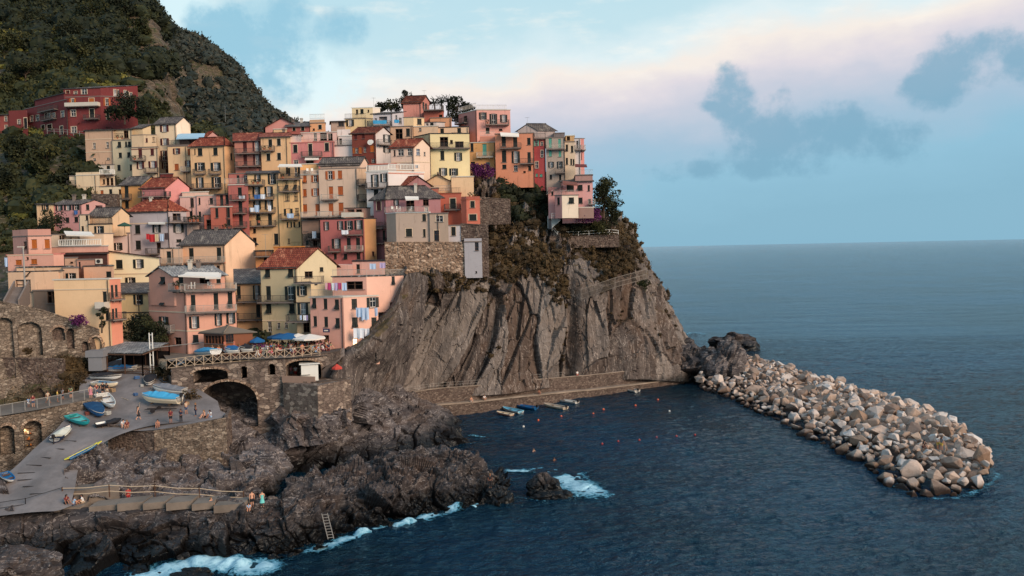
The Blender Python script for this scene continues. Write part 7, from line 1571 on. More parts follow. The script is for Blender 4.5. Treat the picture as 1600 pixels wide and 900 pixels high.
# ================================================================ BOATS
def hull(L, B, H, rake=.25, fine=2.2, flat=.9, n=15):
    st = []
    for i in range(n):
        t = i / (n - 1); x = -L / 2 + L * t; w_ = B / 2 * (flat + (1 - flat) * min(1, t * 3)) * (1 - t ** fine) ** .62 if t < 1 else .012; w_ = max(w_, .012); sh = H * (.86 + .30 * (t - .35) ** 2 + .1 * t); kz = H * .02 + H * .75 * max(0, (t - .72) / .28) ** 2
        st.append((x, w_, sh, kz))
    return st
def boat(label, stern, bow, B, H, hullc, inc, trimc=None, cover=None, motor=False, thwart=2, group=None, name='boat', stripe=None, zoff=.0, fine=2.2, cov=(0, 1), roll=0.0, float_=False):
    s_, b_ = (gnd(*stern, 0), gnd(*bow, 0)) if float_ else (hit(*stern), hit(*bow)); d = b_ - s_; L = d.length; ang = math.atan2(d.y, d.x); pit = math.asin(max(-.5, min(.5, d.z / L)))
    o = empty(name, (s_ + b_) / 2 + Vector((0, 0, zoff)), label, 'boat', group); o.rotation_euler = (roll, -pit, ang)
    S_ = hull(L, B, H, fine=fine); P = lambda k: [Vector((x, w_ * a, kz + (sh - kz) * c)) for x, w_, sh, kz in [S_[k]] for a, c in ((-1, 1), (-.93, .55), (-.62, .15), (0, 0), (.62, .15), (.93, .55), (1, 1))]
    I = lambda k: [Vector((x, w_ * a * .93, kz + (sh - kz) * c)) for x, w_, sh, kz in [S_[k]] for a, c in ((-1, 1), (-.93, .6), (-.55, .28), (0, .26), (.55, .28), (.93, .6), (1, 1))]
    m = MB(); n = len(S_); m.loft([P(k) for k in range(n)], closed=False, cap=False); m.face(P(0)); m.cur = 1; m.loft([I(k)[::-1] for k in range(n)], closed=False, cap=False); m.face(I(0)[::-1])
    m.build('hull', [hullc, inc], o, loc=(0, 0, 0)); g = MB()
    for k in range(n - 1):
        for sg in (0, 6): g.bar(P(k)[sg], P(k + 1)[sg], .045, 5)
    g.bar(P(0)[0], P(0)[6], .05, 5); g.build('gunwale', trimc or M_OFFW, o, loc=(0, 0, 0))
    if stripe:
        g = MB()
        for k in range(n - 1):
            for a_, b2 in ((P(k)[1], P(k + 1)[1]), (P(k)[5], P(k + 1)[5])): g.bar(a_ + Vector((0, .01 if a_.y > 0 else -.01, .12)), b2 + Vector((0, .01 if a_.y > 0 else -.01, .12)), .05, 4)
        g.build('stripe', stripe, o, loc=(0, 0, 0))
    if cover:
        m = MB(); k0, k1 = int(cov[0] * (n - 1)), int(cov[1] * (n - 1)); rg = []
        rr_ = random.Random(label)
        for k in range(k0, k1 + 1):
            x, w_, sh, kz = S_[k]; pk = H * (.42 + .12 * rr_.uniform(-1, 1)) * math.sin(math.pi * min(1, max(.12, (k - k0 + .6) / (k1 - k0 + 1)))) ; rg.append([Vector((x, w_ * 1.05 * a, sh + dz)) for a, dz in ((-1.02, -.16), (-1, .03), (-.55, pk * .62), (-.1, pk), (.1, pk * .98), (.55, pk * .6), (1, .03), (1.02, -.16))])
        m.loft(rg, closed=False, cap=False); m.face(rg[0]); m.face(rg[-1][::-1]); m.build('tarpaulin', cover, o, loc=(0, 0, 0))
    else:
        for i in range(thwart):
            k = int((n - 1) * (.25 + .4 * i)); x, w_, sh, kz = S_[k]; t_ = MB(); t_.box((x, 0, kz + (sh - kz) * .72), .24, w_ * 1.75, .04); t_.build('thwart', M_WOOD if inc is not M_WHITE else M_OFFW, o, loc=(0, 0, 0))
    if motor:
        x, w_, sh, kz = S_[0]; t_ = MB(); t_.box((x - .18, 0, sh + .22), .34, .26, .36); t_.box((x - .18, 0, sh + .43), .26, .2, .1); t_.bar((x - .2, 0, sh + .1), (x - .26, 0, -.05), .06, 6); t_.box((x - .28, 0, .0), .22, .05, .18); t_.bar((x + .0, 0, sh + .2), (x + .35, .1, sh + .25), .025, 4); t_.build('outboard_motor', M_IRON, o, loc=(0, 0, 0))
    if not float_:
        for k in (3, 10): x, w_, sh, kz = S_[k]; t_ = MB(); t_.box((x, 0, -.02 + kz * .5), .16, w_ * 1.5, .12); t_.build('chock', M_TRUNK, o, loc=(0, 0, 0))
    return o
BC = lambda n, c: plain('boat_' + n, c, .45, var=.06)
WH, CRM, BLU, NAV, TEA, BLK, YEL, LBL = BC('white', (214, 208, 202)), BC('cream', (216, 196, 168)), BC('blue', (34, 96, 146)), BC('navy', (30, 40, 66)), BC('teal', (30, 140, 142)), BC('black', (34, 32, 36)), BC('yellow', (222, 204, 60)), BC('light_blue', (120, 178, 200))
T_B, T_K, T_LB, T_N, T_P, T_G = C_('tarp_blue', (28, 84, 130)), C_('tarp_black', (38, 36, 40)), C_('tarp_bright_blue', (66, 150, 190)), C_('tarp_navy', (24, 62, 96)), C_('tarp_purple', (88, 34, 74)), C_('tarp_grey', (112, 112, 118))
boat('white boat with a bright blue cover parked across the restaurant front', (211, 579), (164, 583), 1.9, .75, WH, WH, cover=T_B)
boat('white boat under a black cover at the left of the ramp', (146, 592), (190, 594), 1.9, .75, WH, WH, cover=T_K)
boat('cream open boat with blue gear inside, left side of the ramp', (148, 603), (184, 606), 1.7, .7, CRM, BC('inside_blue', (70, 110, 140)), trimc=M_WHITE)
boat('open white rowing boat with its bow pointing down the ramp', (158, 622), (177, 642), 1.9, .75, WH, WH, trimc=M_WHITE, thwart=3)
boat('small boat wrapped in a round dark blue cover', (140, 634), (160, 656), 2.0, .85, BLU, BLU, cover=T_N)
boat('open teal boat beside the slipway wall', (110, 655), (138, 668), 1.8, .65, TEA, BC('teal_inside', (96, 180, 176)), trimc=TEA)
boat('navy boat with a cream patch cover heading up the slipway', (86, 692), (112, 672), 1.6, .7, NAV, WH, trimc=NAV, cover=C_('cream_cover', (204, 196, 180)), cov=(.25, .8), motor=True)
boat('black and white dinghy lying low beside the ramp edge', (150, 668), (190, 660), 1.6, .5, BLK, WH, trimc=BLK, cover=T_K, cov=(.45, 1))
boat('blue double kayak with yellow ends on the rock slope', (110, 719), (154, 697), .85, .35, BLU, BLU, trimc=BLU, stripe=YEL, fine=3.0, thwart=3, name='kayak')
k_ = [x for x in bpy.data.objects if x.name == 'kayak'][0]; m = MB()
for sg in (-1, 1):
    for j in range(6): m.box((sg * (1.55 + j * .09), 0, .33 + j * .01), .1, .62 - j * .08, .06)
m.build('yellow_end', YEL, k_, loc=(0, 0, 0))
boat('large cream boat under a bright blue tarpaulin on a trailer', (281, 637), (222, 634), 2.2, 1.15, CRM, WH, cover=T_LB, motor=True, stripe=M_OFFW, zoff=.45)
tr_ = hit(252, 643); t0 = empty('boat_trailer', tr_, 'low rusty boat trailer under the large cream boat', 'trailer'); m = MB(); m.bar((-2, -.3, .35), (2, 0, .35), .06, 4); m.bar((-2, .4, .35), (2, 0, .35), .06, 4); m.bar((-.8, -.9, .3), (-.6, .9, .3), .06, 4); m.build('frame', M_IRON, t0, loc=(0, 0, 0))
for sg in (-1, 1): m = MB(); m.bar((-.7, sg * .9 - .1, .28), (-.7, sg * .9 + .1, .28), .28, 12); m.build('wheel', M_IRON, t0, loc=(0, 0, 0))
boat('grey covered boat behind the large cream one', (288, 617), (238, 612), 1.9, .95, WH, WH, cover=T_G)
boat('boat with a black cover and white motor at the top of the ramp', (236, 592), (232, 606), 1.7, .7, WH, WH, cover=T_K)
boat('white boat nose at the left edge below the wall', (4, 744), (20, 756), 1.2, .5, WH, BLU, trimc=BLU)
# boats on the piazza behind the lattice railing
for lab, s_, b_, cv in (('pale boat with a blue cover behind the lattice railing, leftmost of that row', (338, 562), (304, 564), T_LB), ('dark blue covered boat by the verandah on the piazza', (374, 559), (352, 560), T_B), ('black covered boat beside the purple one on the piazza', (396, 557), (375, 558), T_K), ('purple covered boat on the piazza', (416, 555), (394, 556), T_P)):
    boat(lab, s_, b_, 1.8, .9, WH, WH, cover=cv, zoff=.6)
# afloat
boat('cream rowing boat moored under the quay, nearest the white motor', (884, 640), (850, 634), 1.8, .6, CRM, BC('pale_inside', (186, 168, 150)), motor=True, float_=True, group='small boats moored under the quay', zoff=-.1)
boat('slim cream boat moored just behind the rowing boat', (902, 631), (868, 626), 1.5, .55, WH, WH, motor=True, float_=True, group='small boats moored under the quay', zoff=-.1)
boat('white and light blue boat in the moored cluster', (814, 646), (786, 640), 1.7, .6, WH, LBL, trimc=LBL, float_=True, group='small boats moored under the quay', zoff=-.1)
boat('dark blue boat at the right of the moored cluster', (838, 640), (806, 636), 1.6, .6, BLU, BLU, trimc=BLU, float_=True, motor=True, group='small boats moored under the quay', zoff=-.1)
boat('salmon coloured little boat at the left of the moored cluster', (800, 650), (776, 646), 1.4, .5, BC('salmon', (196, 136, 116)), CRM, float_=True, group='small boats moored under the quay', zoff=-.1)
boat('pale inflatable dinghy floating alone near the quay end', (996, 613), (966, 607), 1.8, .55, WH, WH, motor=True, float_=True, group='small boats moored under the quay', zoff=-.1)
boat('tiny white boat close against the quay', (918, 619), (898, 621), 1.2, .4, WH, WH, float_=True, group='small boats moored under the quay', zoff=-.1)
boat('tiny brown boat near the inflatable dinghy', (952, 614), (934, 612), 1.2, .4, BC('brown', (120, 80, 60)), M_WOOD, float_=True, group='small boats moored under the quay', zoff=-.1)
# buoys
def buoy(px, py, col, lab, r=.19, grp='buoys floating in the bay'):
    p = gnd(px, py, 0); o = empty('buoy', p, lab, 'buoy', grp); m = MB(); rings = []
    for i in range(1, 8): a = math.pi * i / 8 - math.pi / 2; rings.append([Vector((r * math.cos(a) * math.cos(t * .785), r * math.cos(a) * math.sin(t * .785), r * math.sin(a) + .06)) for t in range(8)])
    m.loft(rings); m.build('float', col, o, smooth=True, loc=(0, 0, 0)); m = MB(); m.bar((0, 0, r), (0, 0, r + .14), .04, 5); m.build('eye', M_RAIL, o, loc=(0, 0, 0))
OR, RDB = plain('buoy_orange', (220, 96, 56), .4), plain('buoy_red', (170, 50, 46), .4)
for i, (x, y) in enumerate(((818, 667), (1046, 643))): buoy(x, y, M_WHITE, ('white buoy nearest the middle rocks', 'white buoy out towards the breakwater')[i])
for i, (x, y) in enumerate(((841, 657), (877, 651), (927, 647), (943, 640), (993, 634), (1028, 625))): buoy(x, y, OR, ('leftmost orange buoy, right of the white one', 'orange buoy below the cream rowing boat', 'larger orange buoy in the dark part of the bay', 'orange buoy just behind the larger one', 'orange buoy below the inflatable dinghy', 'orange buoy nearest the breakwater root')[i], .19)
for i, (x, y) in enumerate(((941, 694), (966, 690), (999, 688), (1026, 684), (1057, 682), (1086, 680))): buoy(x, y, RDB, ('first red buoy of the line, at its left end', 'second red buoy from the left in the line', 'third red buoy from the left in the line', 'third red buoy from the right in the line', 'second red buoy from the right in the line', 'last red buoy of the line, at its right end')[i], .16, 'red buoys strung in a line')
# harbour clutter
cr_ = random.Random(6); CT = [plain('crate_%d' % i, c) for i, c in enumerate(((150, 120, 90), (60, 90, 130), (170, 166, 160), (120, 60, 50)))]
for i, (x, y, lb) in enumerate(((176, 612, 'wooden crate beside the cream open boat'), (214, 592, 'blue crate in the middle of the upper ramp'), (222, 604, 'grey crate near the grey covered boat'), (136, 648, 'red brown crate by the wall next to the wrapped boat'), (292, 632, 'wooden crate at the gully wall of the apron'), (212, 618, 'grey bin on the apron left of the cream boat'), (168, 648, 'blue crate by the bow of the white rowing boat'))):
    p = hit(x, y); s = cr_.uniform(.5, .8); o = empty('crate', p, lb, 'crate', None, cr_.uniform(0, 3)); m = MB()
    m.box((0, 0, s * .05), s, s * .7, .04)
    for k in range(3):
        z = s * (.12 + .2 * k)
        for sg in (-1, 1): m.box((0, sg * s * .34, z), s, .03, s * .14); m.box((sg * s * .49, 0, z), .03, s * .66, s * .14)
    m.build('crate_body', CT[i % 4], o, loc=(0, 0, 0))
for i, (a, b_) in enumerate((((162, 606), (200, 626)), ((236, 606), (214, 640)), ((150, 664), (172, 690)))):
    A, B = hit(*a), hit(*b_); m = MB(A); pts = [A.lerp(B, t / 12) + Vector((.25 * math.sin(t * 1.3), .2 * math.cos(t * .9), .05)) for t in range(13)]; m.tube(pts, .03, 4); o = m.build('rope', M_ROPE); tag(o, ('mooring rope lying across the upper ramp', 'rope trailing from the black covered boat', 'rope lying from the dinghy down the slipway')[i], 'rope')
# ================================================================ PEOPLE
POSE = {}
def skin(name, V, E, Rd, root=0, sub=1):
    me = bpy.data.meshes.new(name); me.from_pydata(V, E, []); o = bpy.data.objects.new(name, me); COL.objects.link(o)
    md = o.modifiers.new('skin', 'SKIN'); md.use_smooth_shade = True; sv = me.skin_vertices[0].data
    for i, r in enumerate(Rd): sv[i].radius = (r, r) if not isinstance(r, tuple) else r; sv[i].use_root = (i == root)
    sb = o.modifiers.new('sub', 'SUBSURF'); sb.levels = sub; sb.render_levels = sub
    dg = bpy.context.evaluated_depsgraph_get(); out = bpy.data.meshes.new_from_object(o.evaluated_get(dg)); bpy.data.objects.remove(o); out.name = name; return out
def pose(name, J, hairlong=False, dress=False):
    """J: joints: pel, chest, neck, head, and for each side sh el wr, hip kn an to"""
    V, E, Rr, ix = [], [], [], {}
    def add(k, p, r, par=None):
        ix[k] = len(V); V.append(tuple(p)); Rr.append(r)
        if par is not None: E.append((ix[par], ix[k]))
    pel, ch, nk, hd = (Vector(J[k]) for k in ('pel', 'chest', 'neck', 'head'))
    add('pel', pel, (.15, .11)); add('waist', pel.lerp(ch, .5), (.125, .095), 'pel'); add('chest', ch, (.155, .11), 'waist'); add('neck', nk, .055, 'chest'); add('chin', nk.lerp(hd, .5), .075, 'neck'); add('head', hd, .098, 'chin'); add('crown', hd + (hd - nk).normalized() * .07, .08, 'head')
    fw = Vector(J.get('face', (0, -1, 0))); add('nose', hd + fw * .11 - Vector((0, 0, .02)), .018, 'head')
    for s_ in ('l', 'r'):
        sh, el, wr = (Vector(J[s_ + k]) for k in ('sh', 'el', 'wr')); hp, kn, an, to = (Vector(J[s_ + k]) for k in ('hip', 'kn', 'an', 'to'))
        add(s_ + 'sh', sh, .062, 'chest'); add(s_ + 'el', el, .042, s_ + 'sh'); add(s_ + 'wr', wr, .028, s_ + 'el'); d = (wr - el).normalized(); sd = d.cross(Vector((0, 0, 1))); sd = sd.normalized() if sd.length > .1 else Vector((0, 1, 0))
        add(s_ + 'pa', wr + d * .06, (.036, .02), s_ + 'wr')
        for f in range(4): add(s_ + 'f%d' % f, wr + d * (.12 + .02 * (f in (1, 2))) + sd * (f - 1.5) * .022, .010, s_ + 'pa')
        add(s_ + 'th', wr + d * .07 + sd * .05, .012, s_ + 'wr')
        add(s_ + 'hip', hp, .088, 'pel'); add(s_ + 'kn', kn, .056, s_ + 'hip'); add(s_ + 'ca', kn.lerp(an, .35), .055, s_ + 'kn'); add(s_ + 'an', an, .036, s_ + 'ca'); add(s_ + 'to', to, .035, s_ + 'an')
    body = skin('body', V, E, Rr)
    sub = lambda keys, grow: None
    def cloth(nm, pts, edges, rad): return skin(nm, [tuple(p) for p in pts], edges, rad)
    ls, le, rs, re = (Vector(J[k]) for k in ('lsh', 'lel', 'rsh', 'rel'))
    shirt = cloth('shirt', [pel + Vector((0, 0, .02)), pel.lerp(ch, .5), ch, ls, ls.lerp(le, .65), rs, rs.lerp(re, .65)], [(0, 1), (1, 2), (2, 3), (3, 4), (2, 5), (5, 6)], [(.175, .135), (.155, .12), (.18, .13), .085, .066, .085, .066])
    lh, lk, rh, rk = (Vector(J[k]) for k in ('lhip', 'lkn', 'rhip', 'rkn'))
    shorts = cloth('shorts', [pel, lh, lh.lerp(lk, .85), rh, rh.lerp(rk, .85)], [(0, 1), (1, 2), (0, 3), (3, 4)], [(.17, .13), .11, .085, .11, .085])
    long_ = cloth('trousers', [pel, lh, lk, Vector(J['lan']), rh, rk, Vector(J['ran'])], [(0, 1), (1, 2), (2, 3), (0, 4), (4, 5), (5, 6)], [(.165, .125), .105, .078, .06, .105, .078, .06])
    b = MB(); rings = []
    for i in range(6): t = i / 5; c = ch.lerp((lk + rk) / 2, t); w_ = .17 - .05 * math.sin(t * 3.1) + .10 * t; rings.append([c + Vector((w_ * math.cos(a * .628), w_ * .8 * math.sin(a * .628), 0)) for a in range(10)])
    b.loft(rings); dm = b.mesh('dress', M_WHITE, True)
    b = MB(); bk = -fw; rings = []; H = hd + bk * .02 + Vector((0, 0, .03))
    for i in range(1, 6): t = math.pi * i / 10; rings.append([H + Vector((.125 * math.sin(t) * math.cos(a * .785), .13 * math.sin(t) * math.sin(a * .785), .125 * math.cos(t))) for a in range(8)][::-1])
    b.loft(rings, cap=True)
    for s_ in range(4): b.box(hd + bk * (.07 + .01 * s_) - Vector((0, 0, .02 + .05 * s_)), .17 - .01 * s_, .09, .08, math.atan2(fw.y, fw.x) + math.pi / 2)
    hair = b.mesh('hair', M_WHITE, True)
    POSE[name] = dict(body=body, shirt=shirt, shorts=shorts, trousers=long_, dress=dm, hair=hair)
def mk(lw, rw, lk, rk, lf=0, rf=0, arm=(0, 0), hz=.9, lean=0.0):
    J = dict(pel=(0, 0, hz), chest=(0, -lean, hz + .40), neck=(0, -lean * 1.2, hz + .56), head=(0, -lean * 1.3 - .02, hz + .70))
    for s_, sg, w_, k in (('l', 1, lw, lk), ('r', -1, rw, rk)):
        J[s_ + 'sh'] = (sg * .19, -lean, hz + .50); J[s_ + 'el'] = (sg * .25 + w_[0] * .3, w_[1] * .5 - lean, hz + .24 + w_[2] * .3); J[s_ + 'wr'] = (sg * .24 + w_[0], w_[1] - lean, hz + .02 + w_[2])
        J[s_ + 'hip'] = (sg * .09, 0, hz - .06); J[s_ + 'kn'] = (sg * .10, k[0], hz - .45 + k[3]); J[s_ + 'an'] = (sg * .11, k[1], .07 + k[2]); J[s_ + 'to'] = (sg * .12, k[1] - .17, .03 + k[2])
    return J
pose('stand', mk((0, 0, 0), (0, -.02, 0), (-.01, .02, 0, 0), (.0, .0, 0, 0)))
pose('walk', mk((0, -.22, .05), (0, .18, .03), (-.18, -.26, 0, 0), (.02, .32, .06, 0)))
pose('point', mk((.05, -.3, .34), (0, -.05, 0), (-.01, .02, 0, 0), (.03, .06, 0, 0)))
pose('akimbo', mk((-.08, -.05, .12), (.08, -.05, .12), (-.02, -.04, 0, 0), (.02, .06, 0, 0)))
pose('photo', mk((-.14, -.30, .52), (.14, -.30, .52), (0, 0, 0, 0), (.02, .05, 0, 0)))
Js = mk((-.02, -.25, .02), (.02, -.2, -.02), (-.38, -.42, 0, .42), (-.36, -.55, 0, .40), hz=.14, lean=.08)
for k in ('l', 'r'): a = Js[k + 'an']; Js[k + 'an'] = (a[0], -.62, .07); Js[k + 'to'] = (a[0], -.80, .04); kk = Js[k + 'kn']; Js[k + 'kn'] = (kk[0], -.38, .42)
pose('sit', Js)
Jl = mk((0, .1, 0), (0, .1, 0), (0, 0, 0, 0), (0, 0, 0, 0), hz=.14)
SK = [plain('skin_%d' % i, c, .6, var=.05) for i, c in enumerate(((206, 150, 122), (180, 122, 96), (150, 100, 78)))]
HR = [plain('hair_%d' % i, c, .7) for i, c in enumerate(((36, 26, 24), (64, 44, 34), (120, 88, 58)))]
CC = {k: plain('cloth_' + k, c, .85, var=.1) for k, c in dict(white=(214, 208, 204), black=(36, 34, 38), red=(172, 50, 48), blue=(62, 92, 140), navy=(34, 42, 66), grey=(128, 124, 124), pink=(206, 130, 138), maroon=(104, 36, 40), turquoise=(110, 190, 184), yellow=(212, 178, 92), green=(84, 110, 84), lightblue=(148, 176, 206), orange=(206, 112, 70), beige=(188, 164, 140), denim=(74, 88, 112)).items()}
PR = random.Random(21); TINTED = {}
def tinted(me, mat):
    k = (me.name, mat.name)
    if k not in TINTED: c = me.copy(); c.materials.clear(); c.materials.append(mat); TINTED[k] = c
    return TINTED[k]
def person(label, p, ps, top, bot, rz, group=None, legs='shorts', s=1.0):
    d = POSE[ps]; o = empty('person', p, label, 'person', group, rz); o.scale = (s, s, s); sk = PR.choice(SK); link('body', tinted(d['body'], sk), o)
    if legs == 'dress': link('dress', tinted(d['dress'], CC[top]), o)
    else:
        if top: link('shirt', tinted(d['shirt'], CC[top]), o)
        link(legs, tinted(d[legs], CC[bot]), o)
    link('hair', tinted(d['hair'], PR.choice(HR)), o); return o
def at_(label, px, py, ps, top, bot, rz=0.0, legs='shorts', s=1.0, z=None): return person(label, gnd(px, py, z) if z is not None else hit(px, py), ps, top, bot, rz, None, legs, s)
at_('woman in dark top and grey skirt walking on the apron', 216, 656, 'walk', 'black', 'grey', 2.2, 'dress')
at_('woman in brown top standing near the apron wall', 267, 661, 'stand', 'maroon', 'black', .6, 'shorts')
at_('tall dark clothed person standing on the apron with arms raised', 283, 660, 'photo', 'navy', 'black', .3, 'trousers')
at_('person in a beige top behind the dark clothed one', 291, 647, 'akimbo', 'beige', 'denim', 1.2)
at_('person in black leaning at the gully side of the apron', 306, 650, 'stand', 'black', 'navy', -1.0, 'trousers')
at_('sunburnt person sitting on the apron corner wall', 320, 652, 'sit', None, 'black', -.6)
at_('person in white sitting beside the sunburnt one', 329, 652, 'sit', 'white', 'lightblue', -.4)
at_('person in white sitting at the top of the dark wall', 193, 667, 'sit', 'white', 'white', .4)
at_('bare shouldered person sitting beside the one in white above the dark wall', 199, 668, 'sit', 'maroon', 'black', .2)
at_('sunbather sitting near the kerb edge of the apron', 247, 667, 'sit', None, 'navy', .2)
at_('person in pink standing at the end of the path railing', 142, 622, 'stand', 'pink', 'pink', .4, 'dress')
at_('person in dark clothes with a red bag beside the one in pink', 151, 619, 'akimbo', 'maroon', 'denim', .5)
at_('left hiker in black at the top of the slipway', 161, 617, 'stand', 'black', 'black', .4)
at_('right hiker in black and white shirt at the top of the slipway', 167, 618, 'walk', 'black', 'beige', 1.0)
for i, (x, y, ps, t, bt, lb) in enumerate(((45, 636, 'stand', 'lightblue', 'white', 'child in pale blue on the railed path'), (52, 636, 'stand', 'maroon', 'denim', 'person in dark red next to the child on the path'), (75, 630, 'walk', 'beige', 'beige', 'person in beige walking on the railed path'), (90, 628, 'stand', 'yellow', 'grey', 'person in yellow behind the path railing'), (98, 625, 'walk', 'grey', 'navy', 'person in grey behind the path railing'), (111, 622, 'stand', 'green', 'black', 'person in green behind the path railing'))): at_(lb, x, y, ps, t, bt, i * .7, s=.92 if i else .7)
at_('person in maroon sitting on the bathing steps', 103, 787, 'sit', 'maroon', 'black', 1.2)
at_('person in pale blue sitting on the bathing steps', 114, 790, 'sit', 'lightblue', 'denim', 2.8)
at_('person in white sitting on the bathing steps', 130, 786, 'sit', 'white', 'beige', -1.2)
at_('dark figure standing behind the seated group on the steps', 142, 784, 'stand', 'black', 'black', -.6)
at_('woman in red by the rope railing', 201, 786, 'stand', 'red', 'red', .3)
at_('bather in orange trunks by the rope railing', 270, 789, 'sit', None, 'orange', .3)
at_('bather lying low near the last bathing step', 329, 791, 'sit', None, 'black', 1.0)
at_('child sitting at the end of the bathing steps', 389, 797, 'sit', 'lightblue', 'navy', .2, s=.8)
at_('bare chested man standing at the end of the steps', 394, 792, 'stand', None, 'black', .5)
at_('woman in a turquoise dress at the end of the bathing steps', 410, 792, 'akimbo', 'turquoise', 'turquoise', .4, 'dress')
at_('dark figure standing on the very point of the foreground rock', 766, 762, 'stand', 'black', 'black', .3, 'trousers')
pq = lambda i, dz=0, o=0: Vector(QW[i]) + Vector((0, .6 + o, dz))
def quayp(label, px, ps, t, bt, rz, dz=0, off=.8):
    i = int(np.argmin([abs(proj(Vector(q))[0] - px) for q in QW])); person(label, Vector(QW[i]) + Vector((0, off, dz)), ps, t, bt, rz)
quayp('dark figure standing on the quay walk by the big slabs', 772, 'stand', 'black', 'black', .3)
quayp('person in white shirt on the quay by the black cleft', 904, 'stand', 'white', 'red', .4)
quayp('person in red beside the white shirted one on the quay', 911, 'walk', 'red', 'red', 1.0)
quayp('bather sitting on the low quay step above the cream boats', 843, 'sit', None, 'navy', .3, -1.9, -1.2)
quayp('bather in white sitting on the low ledge left of the moored boats', 758, 'sit', 'white', 'black', .3, -1.9, -1.2)
quayp('pink skinned bather sitting at the waterline left of the boats', 737, 'sit', None, 'white', .5, -1.9, -1.4)
at_('person in white and red standing beside the kiosk', 462, 590, 'stand', 'white', 'red', .2, z=PZ)
at_('person in pink walking to the kiosk', 455, 590, 'walk', 'pink', 'grey', 1.2, z=PZ)
at_('person in dark clothes in front of the vault by the kiosk', 449, 588, 'stand', 'maroon', 'denim', .5, z=PZ)
def bwat(label, px, py, ps, t, bt, rz): p = gnd(px, py, 3.4); person(label, p, ps, t, bt, rz)
bwat('person in a white top and yellow skirt on the breakwater boulders', 1465, 702, 'stand', 'white', 'yellow', .6)
bwat('person in yellow shorts on the breakwater beside the white topped one', 1471, 703, 'stand', 'grey', 'yellow', 2.0)
bwat('dark clothed person sitting on the breakwater boulders', 1443, 699, 'sit', 'black', 'maroon', .4)
for lb, x, y in (('swimmer in the dark bay, left of the two', 834, 706), ('swimmer above the foam ringed rock', 866, 720)):
    p = gnd(x, y, 0); person(lb, p - Vector((0, 0, 1.25)), 'photo', None, 'navy', .5)
# crowd on the piazza
tones = ['white', 'black', 'navy', 'red', 'grey', 'blue', 'orange', 'beige', 'maroon', 'pink', 'lightblue', 'green']
CR = random.Random(8)
for i in range(96):
    x = CR.uniform(396, 520) if i < 84 else CR.uniform(330, 400); Yp = CR.uniform(106.8, 111.5) + (x - 396) * .010; p = pix(x, 540, Yp); p.z = ZPZ
    ps = CR.choice(('stand', 'walk', 'akimbo', 'point', 'sit')); tn = CR.choice(tones); bt = CR.choice(tones)
    near_ = 'under the cream parasols' if x > 462 else ('by the verandah' if x < 425 else 'in the middle of the piazza')
    person('person in a %s top and %s %s %s %s' % (tn, bt, 'shorts' if i % 3 else 'trousers', {'stand': 'standing', 'walk': 'walking', 'akimbo': 'waiting', 'point': 'gesturing', 'sit': 'seated'}[ps], near_), p + Vector((0, 0, .42 if ps == 'sit' else 0)), ps, tn, bt, CR.uniform(0, 6.28), 'crowd on the piazza', 'shorts' if i % 3 else 'trousers')
# chairs under the seated ones are tables of the cafes
for i in range(10):
    x = 400 + i * 12.5; p = pix(x, 540, 108 + (i % 3) * 1.1 + (x - 396) * .01); p.z = ZPZ; t = empty('table', p, 'small round cafe table among the piazza crowd', 'table', 'cafe tables on the piazza'); m = MB(); m.bar((0, 0, .70), (0, 0, .74), .4, 10); m.build('tabletop', M_OFFW, t, loc=(0, 0, 0)); m = MB(); m.bar((0, 0, 0), (0, 0, .7), .04, 5); m.bar((0, 0, 0), (0, 0, .03), .25, 8); m.build('leg', M_IRON, t, loc=(0, 0, 0))
def parasol(label, px, py, Y, w_, h, col, sides=4, z=None, rz=.3):
    p = pix(px, py, Y); p.z = z if z is not None else ZPZ; o = empty('parasol', p, label, 'parasol', None, rz); m = MB(); m.bar((0, 0, 0), (0, 0, h + .5), .04, 6); m.bar((0, 0, 0), (0, 0, .08), .3, 8); m.build('pole', M_WOOD, o, loc=(0, 0, 0)); m = MB(); top = Vector((0, 0, h + .55)); n = sides * 2
    q = [Vector((w_ / 2 * math.cos(2 * math.pi * (i + .5) / n) * (1.3 if sides == 4 and False else 1), w_ / 2 * math.sin(2 * math.pi * (i + .5) / n), h)) for i in range(n)]
    for i in range(n): a_, b2 = q[i], q[(i + 1) % n]; m.face([a_, b2, top]); m.face([a_ - Vector((0, 0, .2)), b2 - Vector((0, 0, .2)), b2, a_])
    m.build('canopy', col, o, loc=(0, 0, 0)); m = MB()
    for a_ in q: m.bar(Vector((0, 0, h - .3)), a_.lerp(top, .3), .015, 3)
    m.build('ribs', M_WOOD, o, loc=(0, 0, 0))
parasol('large cream parasol before the front pink house on the rock', 484, 530, 109.6, 4.6, 2.3, CW); parasol('second cream parasol half behind the large one', 466, 528, 110.6, 3.6, 2.3, CW); parasol('wide dark blue parasol left of the cream ones', 450, 528, 110.8, 4.8, 2.4, T_B); parasol('second dark blue parasol towards the olive house', 437, 530, 111.6, 3.8, 2.3, T_N)
parasol('blue parasol by the verandah corner', 402, 530, 108.8, 2.2, 2.1, T_B); parasol('small red parasol right of the kiosk', 527, 592, 107, 1.5, 1.7, C_('red_canvas', (186, 66, 54)), z=PZ)
parasol('folded green umbrella like parasol on the narrow off-white house', 195, 362, 141.8, 2.4, 1.9, C_('green_canvas', (44, 74, 60)), z=pix(195, 368, 141.8).z)
